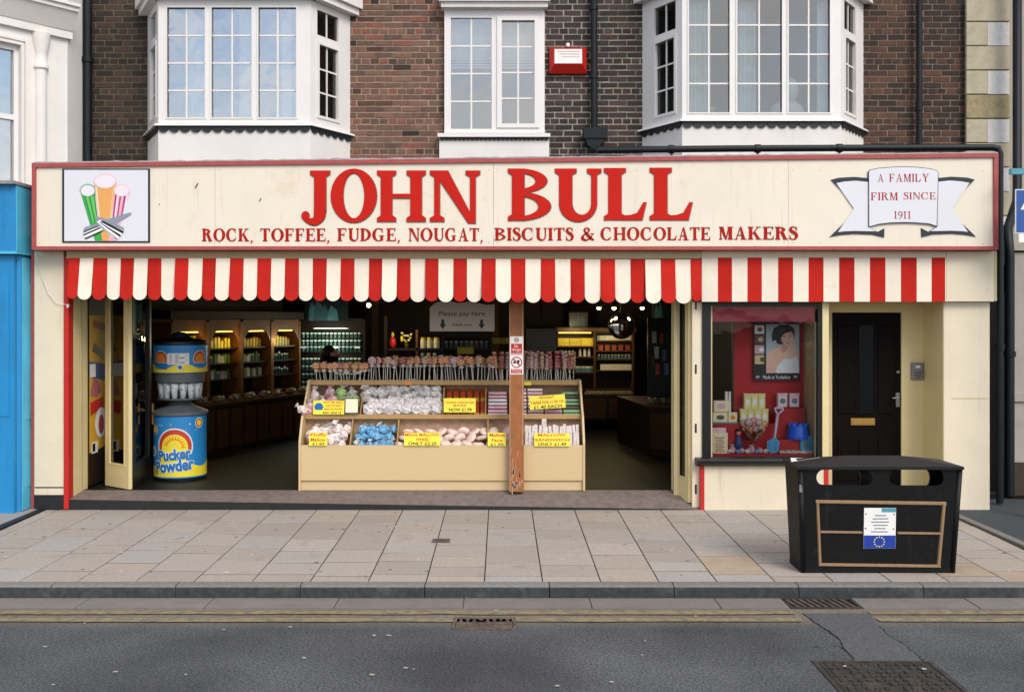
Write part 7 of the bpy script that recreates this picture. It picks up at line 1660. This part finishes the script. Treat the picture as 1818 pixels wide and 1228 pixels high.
for k in range(4): tin(1319+12.6*k, 750.5, 11.1290, .075, .155, 'tin_yellow', 'yellow printed tin, bottom row of the window pyramid, %s from left' % ORD[k], 'tins in the window pyramid, bottom row')
tin(1388, 722, 11.1538, .105, .15, 'tin_pink', 'pink printed tin, left of two below the poster'); tin(1409, 722, 11.1538, .105, .15, 'tin_pink', 'pink printed tin, right of two below the poster')
def boxc(name, label, px0, px1, py0, py1, Y, mat, motif=None, cat='box'):
    t = thing(name, label, cat, P((px0+px1)/2, py1, Y)); mb = MB(); pbox(mb, px0, px1, py0, py1, Y, .05, ch=.004); mb.build('carton', mat, t)
    if motif:
        mb = MB(); n = 14; y = Y-.001; mb.sheet([(wx((px0+px1)/2+(px1-px0)*.28*math.cos(2*math.pi*k/n), y), y, wz((py0+py1)/2+(py1-py0)*.25*math.sin(2*math.pi*k/n), y)) for k in range(n)]); mb.build('printed_motif', motif, t)
    return t
M('box_cream', '#f4e6c0', .5, .1, 30, stain='#c88a5a', stain_s=22, stain_t=.6)
t = thing('side_plinth', 'low dark plinth carrying the cream boxes at the left of the window', 'plinth', (wx(1285, 11.0360), 11.0360, zD)); mb = MB(); mb.box(wx(1264, 11.0050), wx(1310, 11.0050), 10.9740, 11.0856, zD, wz(751.5, 11.0050)); mb.build('block', 'step_red', t); mb = MB(); mb.box(wx(1263, 11.0050), wx(1311, 11.0050), 10.9678, 11.0887, wz(751.4, 11.0050), wz(749.6, 11.0050)); mb.build('top', 'blue_pack', t)
boxc('sweet_box', 'cream box with pink picture, upper left in the shop window', 1267.5, 1294, 711, 731, 11.0298, 'box_cream', 'bar_pink'); boxc('sweet_box', 'cream box with dark picture, below the pink one in the window', 1266, 1292, 732, 749.4, 11.0174, 'box_cream', 'bar_dark'); boxc('sweet_box', 'small cream box right of the picture boxes in the window', 1293, 1309, 732, 749.4, 11.0236, 'box_cream', 'drum_orange')
for k in range(2): boxc('white_stick_pack', ['thin white pack leaning, left of a pair behind the cream boxes', 'thin white pack leaning, right of a pair behind the cream boxes'][k], 1288+6*k, 1292+6*k, 695, 731, 11.0732, 'white', cat='packet')
t = thing('menu_card', 'cream printed card with small bunting standing at the window bottom left', 'card', P(1277, 807, 10.8934)); y = 10.8934
mb = MB(); pbox(mb, 1262.5, 1292, 768, 807, y, .003); mb.build('card', 'box_cream', t); mb = MB(); pbox(mb, 1263, 1289, 759, 768, y+.01, .003); mb.build('red_header', 'tin_pink', t)
mb = MB()
for k in range(7): mb.box(wx(1269+(k % 3), y), wx(1286-(k % 2)*2, y), y-.0012, y-.0004, wz(777.6+4*k, y), wz(776+4*k, y))
mb.build('printed_lines', 'red_frame', t)
# lollipop bowl
q = P(1338, 786, 10.9740); t = thing('lollipop_bowl', 'glass goblet crammed with round lollipops in the window', 'bowl', (q.x, 10.9740, zD))
glass('goblet', (.85, .88, .88), .1)
MB().lathe([(.05, zD), (.05, zD+.01), (.012, zD+.02), (.012, wz(783, 10.9740)), (.05, wz(779, 10.9740)), (.10, wz(765, 10.9740)), (.11, wz(758, 10.9740))], (q.x, 10.9740, 0), 24, cap=False).build('goblet', 'goblet', t, smooth=True)
r = random.Random(6)
for (dx, dy, m) in [(-14, -2, 2), (-5, 2, 0), (5, 1, 1), (14, -1, 3), (-9, -12, 4), (0, -15, 1), (10, -12, 4), (18, -9, 0), (-17, -11, 3), (4, -7, 2)]:
    c = P(1338+dx, 762+dy, 10.9554+r.uniform(-.05, .03)); mb = MB(); mb.lathe([(.002, -.012), (.035, -.012), (.042, 0), (.035, .012), (.002, .012)], c, 16, axis='y'); mb.build('lolly_head', LM[m], t, smooth=True)
# spade
M('spade_lilac', '#d0ccf0', .4, .06, 10); M('spade_blue', '#4a9ccc', .35, .1, 12); M('bucket_blue', '#1f5fe0', .4, .08, 8)
t = thing('toy_spade', 'toy beach spade with lilac handle and blue blade leaning in the window', 'spade', P(1374, 803, 10.9120)); ysd = 10.9430
sp = lambda px, py, Y=ysd: P(px, py, Y)
MB().tube([sp(1375, 778, 10.9244), sp(1381, 735, 11.0050)], .014, 10).build('shaft', 'spade_lilac', t, smooth=True)
h0 = sp(1381, 736, 11.0050)
MB().tube([h0, sp(1375.5, 726, 11.0174), sp(1376.5, 723.5, 11.0174), sp(1390, 724, 11.0174), sp(1390.5, 727, 11.0174), h0], .010, 8).build('grip', 'spade_lilac', t, smooth=True)
mb = MB(); pts = [(1362, 783), (1367, 781), (1371, 778), (1379, 778), (1383, 782), (1384.5, 785), (1382, 801), (1377, 804), (1367, 804), (1361.5, 799)]; y = 10.9120
mb.prism([(wx(a, y), wz(b, y)) for a, b in pts], y, y+.008); mb.box(wx(1366, y), wx(1368, y), y-.006, y-.0005, wz(800, y), wz(784, y)); mb.box(wx(1377, y), wx(1379, y), y-.006, y-.0005, wz(800, y), wz(784, y)); mb.build('blade', 'spade_blue', t)
t = thing('castle_bucket', 'bright blue castle shaped beach bucket upside down in the window', 'bucket', P(1415, 778, 11.0174)); yb2 = 11.0174
q = P(1416.5, 778, yb2); MB().lathe([(.125, 0), (.125, .015), (.118, .02), (.098, .135), (.096, .14)], q, 28).build('body', 'bucket_blue', t, ang=35)
for k in range(8):
    a = 2*math.pi*k/8; MB().box(q.x+.085*math.cos(a)-.02, q.x+.085*math.cos(a)+.02, yb2+.085*math.sin(a)-.02, yb2+.085*math.sin(a)+.02, q.z+.1405, q.z+.165).build('turret', 'bucket_blue', t)
boxc('blue_game_pack', 'blue patterned packet leaning at the right of the window', 1421, 1443, 774, 803, 10.9306, 'spade_blue', 'blue_pack', 'packet')
r = random.Random(16)
for k in range(9):
    px = 1294+8.2*k; me = [FB[1], GB[0], BBG[1], FB[2]][k % 4]; tag(link('wrapped_sweets', me, (wx(px, 10.9120), 10.9120+.03*(k % 2), zD), rot=(0, 0, k), scale=(.6, .6, .42)), 'small wrapped sweet bag on the window floor, %s from left' % ORD[k], 'bag', 'bags on the window floor')
t = thing('sweet_figure', 'small dark blue and white figure among the sweets in the window', 'figure', P(1311, 795, 10.9430)); q = P(1311, 795, 10.9430)
MB().lathe([(.035, 0), (.04, .06), (.025, .12), (.012, .135)], q, 12).build('body', 'poster_blue', t, smooth=True); MB().ball((q.x, q.y, q.z+.165), .028, .028, .033, 12, 8).build('head', 'skin', t, smooth=True); MB().lathe([(.034, .18), (.03, .195), (.012, .205)], q, 12).build('hat', 'black', t)
mb = MB(); n = 24; vs = []
for i in range(n+1):
    x = wx(1385+60*i/n, 10.8810); vs += [(x, 10.8810+.01*math.sin(i*2.1), zD+.001), (x, 10.8996+.012*math.cos(i*1.7), zD+.03+.012*math.sin(i*2.9))]
mb.add(vs, [(2*i, 2*i+2, 2*i+3, 2*i+1) for i in range(n)]); tag(mb.build('tinsel_strip', 'cello'), 'crinkled silvery tinsel strip along the window floor at the right', 'tinsel')

# ---------------------------------------------------------------- litter bin
YBN = 8.17; zg = zpav(8.2)+.004
BN = thing('litter_bin', 'large black double litter bin with gold trim on the pavement', 'bin', (wx(1556, YBN), 8.4, zg))
hb = wz(831, YBN)                    # top of the body
xb0, xb1 = wx(1426, YBN), wx(1690, YBN); xt0, xt1 = wx(1419, YBN), wx(1700, YBN); dep0, dep1 = .30, .34
yf0, yf1 = YBN, YBN-.035             # foot and top of the leaning front
def fpt(u, v, out=0.):               # point on the front face: u 0..1 left-right, v 0..1 up
    return Vector(((xb0+(xt0-xb0)*v)*(1-u)+(xb1+(xt1-xb1)*v)*u, yf0+(yf1-yf0)*v-out, zg+(hb-zg)*v))
def px2uv(px, py):
    Y = YBN-.02; x, z_ = wx(px, Y), wz(py, Y); v = (z_-zg)/(hb-zg); a = xb0+(xt0-xb0)*v; b = xb1+(xt1-xb1)*v; return (x-a)/(b-a), v
# body walls with two slots front and back
def slot(px0, px1, py0, py1, n=8):
    rz = (py1-py0)/2; rx = rz*.95; pts = []
    for k in range(n+1): a = R(90+180*k/n); pts.append((px0+rx+rx*math.cos(a), (py0+py1)/2-rz*math.sin(a)))
    for k in range(n+1): a = R(-90+180*k/n); pts.append((px1-rx+rx*math.cos(a), (py0+py1)/2-rz*math.sin(a)))
    return pts
slots = [(1448, 1549, 832.5, 860), (1577, 1675, 832.5, 861)]
def wall_with_slots(T, name, slots=slots):
    bm = []; mb = MB(); mb.T = None
    import bmesh
    b = bmesh.new(); outer = [b.verts.new(T(u, v)) for u, v in ((0, 0), (1, 0), (1, 1), (0, 1))]; ed = [b.edges.new((outer[i], outer[(i+1) % 4])) for i in range(4)]
    loops = []
    for s_ in slots:
        lp = [b.verts.new(T(*px2uv(p, q))) for p, q in slot(*s_)]; ed += [b.edges.new((lp[i], lp[(i+1) % len(lp)])) for i in range(len(lp))]; loops.append(lp)
    bmesh.ops.triangle_fill(b, edges=ed, use_beauty=True, use_dissolve=False)
    me = bpy.data.meshes.new(name); c = Vector((BN.location.x, BN.location.y, zg)); 
    for v in b.verts: v.co -= c
    b.to_mesh(me); b.free(); me.materials.append(MATS['bin_black']); ob = link(name, me, c, BN)
    so = ob.modifiers.new('thick', 'SOLIDIFY'); so.thickness = .018; so.offset = 0
    return ob
fw_ = wall_with_slots(lambda u, v: fpt(u, v), 'front_wall')
def bpt(u, v): p = fpt(u, v); p.y = yf0+dep0+(dep1-dep0-.0)*v; return p
wall_with_slots(bpt, 'back_wall', [(1440, 1556, 836, 884), (1570, 1684, 836, 884)])
mb = MB()
for u in (0, 1):
    q = [fpt(u, 0), bpt(u, 0), bpt(u, 1), fpt(u, 1)]; o_ = Vector((-.02 if u == 0 else .02, 0, 0)); mb.hexa([q[0], q[1], q[1]+o_, q[0]+o_], [q[3], q[2], q[2]+o_, q[3]+o_])
q = [fpt(0, 0), fpt(1, 0), bpt(1, 0), bpt(0, 0)]; mb.hexa(q, [p+Vector((0, 0, .03)) for p in q]); mb.build('side_walls', 'bin_black', BN)
mb = MB(); q = [fpt(0, .50), fpt(1, .50), bpt(1, .50), bpt(0, .50)]; mb.hexa(q, [p+Vector((0, 0, .02)) for p in q]); mb.build('liner', 'void', BN)
# corner posts: rounded black corners
for u in (0, 1):
    MB().tube([fpt(u, .0), fpt(u, 1.0)], .024, 10).build('corner_post', 'bin_black', BN, smooth=True)
MB().box(xb0-.02, xb1+.02, YBN-.015, YBN+dep0+.02, zg-.004, zg+.035).build('foot', 'bin_black', BN)
mb = MB(); lo = .035
l0, l1, l2, l3 = Vector((xt0-.035, yf1-.04, hb)), Vector((xt1+.02, yf1-.04, hb)), Vector((xt1+.015, yf1+dep1+.07, hb)), Vector((xt0-.03, yf1+dep1+.07, hb))
up_ = Vector((0, 0, .022)); rg0, rg1 = Vector((xt0+.42, yf1+dep1*.5, hb+.085)), Vector((xt1-.42, yf1+dep1*.5, hb+.085))
mb.add([l0, l1, l2, l3, l0+up_, l1+up_, l2+up_, l3+up_, rg0, rg1], [(3, 2, 1, 0), (0, 1, 5, 4), (1, 2, 6, 5), (2, 3, 7, 6), (3, 0, 4, 7), (4, 5, 9, 8), (5, 6, 9), (6, 7, 8, 9), (7, 4, 8)]); mb.build('lid', 'bin_lid', BN)
def strip(name, p0, p1, w, mat='gold', out=.012):
    a = fpt(*px2uv(*p0), out=.009); b = fpt(*px2uv(*p1), out=.009); d = (b-a).normalized(); n_ = Vector((0, -1, 0)); s_ = d.cross(n_).normalized()*w/2
    q = [a-s_, b-s_, b+s_, a+s_]; sm = [a-s_*.55, b-s_*.55, b+s_*.55, a+s_*.55]; MB().hexa(q, [p+n_*out for p in sm]).build(name, mat, BN)
strip('trim_bar', (1447, 889.5), (1678, 893), .030); strip('trim_bar', (1454, 1002), (1670, 1005), .026)
strip('trim_bar', (1450.5, 891), (1456.5, 1003), .026); strip('trim_bar', (1675, 894), (1667, 1004), .030)
strip('trim_bar', (1456, 943.5), (1530, 944.5), .020); strip('trim_bar', (1593, 945.5), (1669, 946.5), .020)
def fquad(name, px0, px1, py0, py1, mat, parent, out, th=.003):
    q = [fpt(*px2uv(a, b), out=out) for a, b in ((px0, py1), (px1, py1), (px1, py0), (px0, py0))]; n_ = Vector((0, -th, 0)); return MB().hexa(q[:4], [p+n_ for p in q]).build(name, mat, parent)
M('eu_blue', '#23409c', .35, .04, 6); M('star', '#e0d070', .5, .05, 10); M('ink_grey', '#7e8a96', .6, .1, 20)
nt_ = fquad('notice', 1533, 1589.5, 900.5, 973, 'white', BN, .011)
fquad('blue_panel', 1533.3, 1589.2, 949.5, 972.7, 'eu_blue', nt_, .0145, .001); fquad('teal_corner', 1564, 1589.2, 900.8, 908, 'teal', nt_, .0145, .001)
for k in range(12):
    a = 2*math.pi*k/12; fquad('star', 1560.5+9*math.cos(a)-1.1, 1560.5+9*math.cos(a)+1.1, 961+8.6*math.sin(a)-1.1, 961+8.6*math.sin(a)+1.1, 'star', nt_, .016, .0006)
for k, (a, b) in enumerate([(1552, 1572), (1548, 1576), (1546, 1577), (1549, 1575), (1552, 1571), (1546, 1575)]): fquad('print_line', a, b, 913+5.8*k, 915+5.8*k, 'ink_grey', nt_, .0145, .0006)
for (a, b) in ((1536.5, 911), (1586, 912), (1536, 937), (1585.5, 938)): fquad('screw', a-1, a+1, b-1, b+1, 'chrome', nt_, .0145, .002)
# chips along the bin's right corner, hinge plate at the left
mb = MB(); pbox(mb, 1419.5, 1424.5, 860, 873, YBN-.052, .004); mb.build('hinge_plate', 'grey_plastic', BN)
t = thing('paper_sheet', 'white sheet of paper lying on the left of the bin lid', 'paper', (xt0+.1, yf1+dep1*.8, hb+.04))
px_ = [Vector((xt0-.02, yf1+dep1*.55, 0)), Vector((xt0+.22, yf1+dep1*.60, 0)), Vector((xt0+.26, yf1+dep1+.05, 0)), Vector((xt0+.03, yf1+dep1+.05, 0))]
def lidz(p):
    # height of the lid's slopes above the point
    ty = (p.y-l0.y)/(rg0.y-l0.y) if p.y < rg0.y else (l2.y-p.y)/(l2.y-rg0.y); tx = (p.x-l0.x)/(rg0.x-l0.x); return hb+.022+(.063)*max(0, min(ty, tx, 1))
MB().add([(p.x, p.y, lidz(p)+.006) for p in px_]+[(p.x, p.y, lidz(p)+.008) for p in px_], [(0, 1, 2, 3), (4, 5, 6, 7), (0, 1, 5, 4), (1, 2, 6, 5), (2, 3, 7, 6), (3, 0, 4, 7)]).build('sheet', 'white', t)
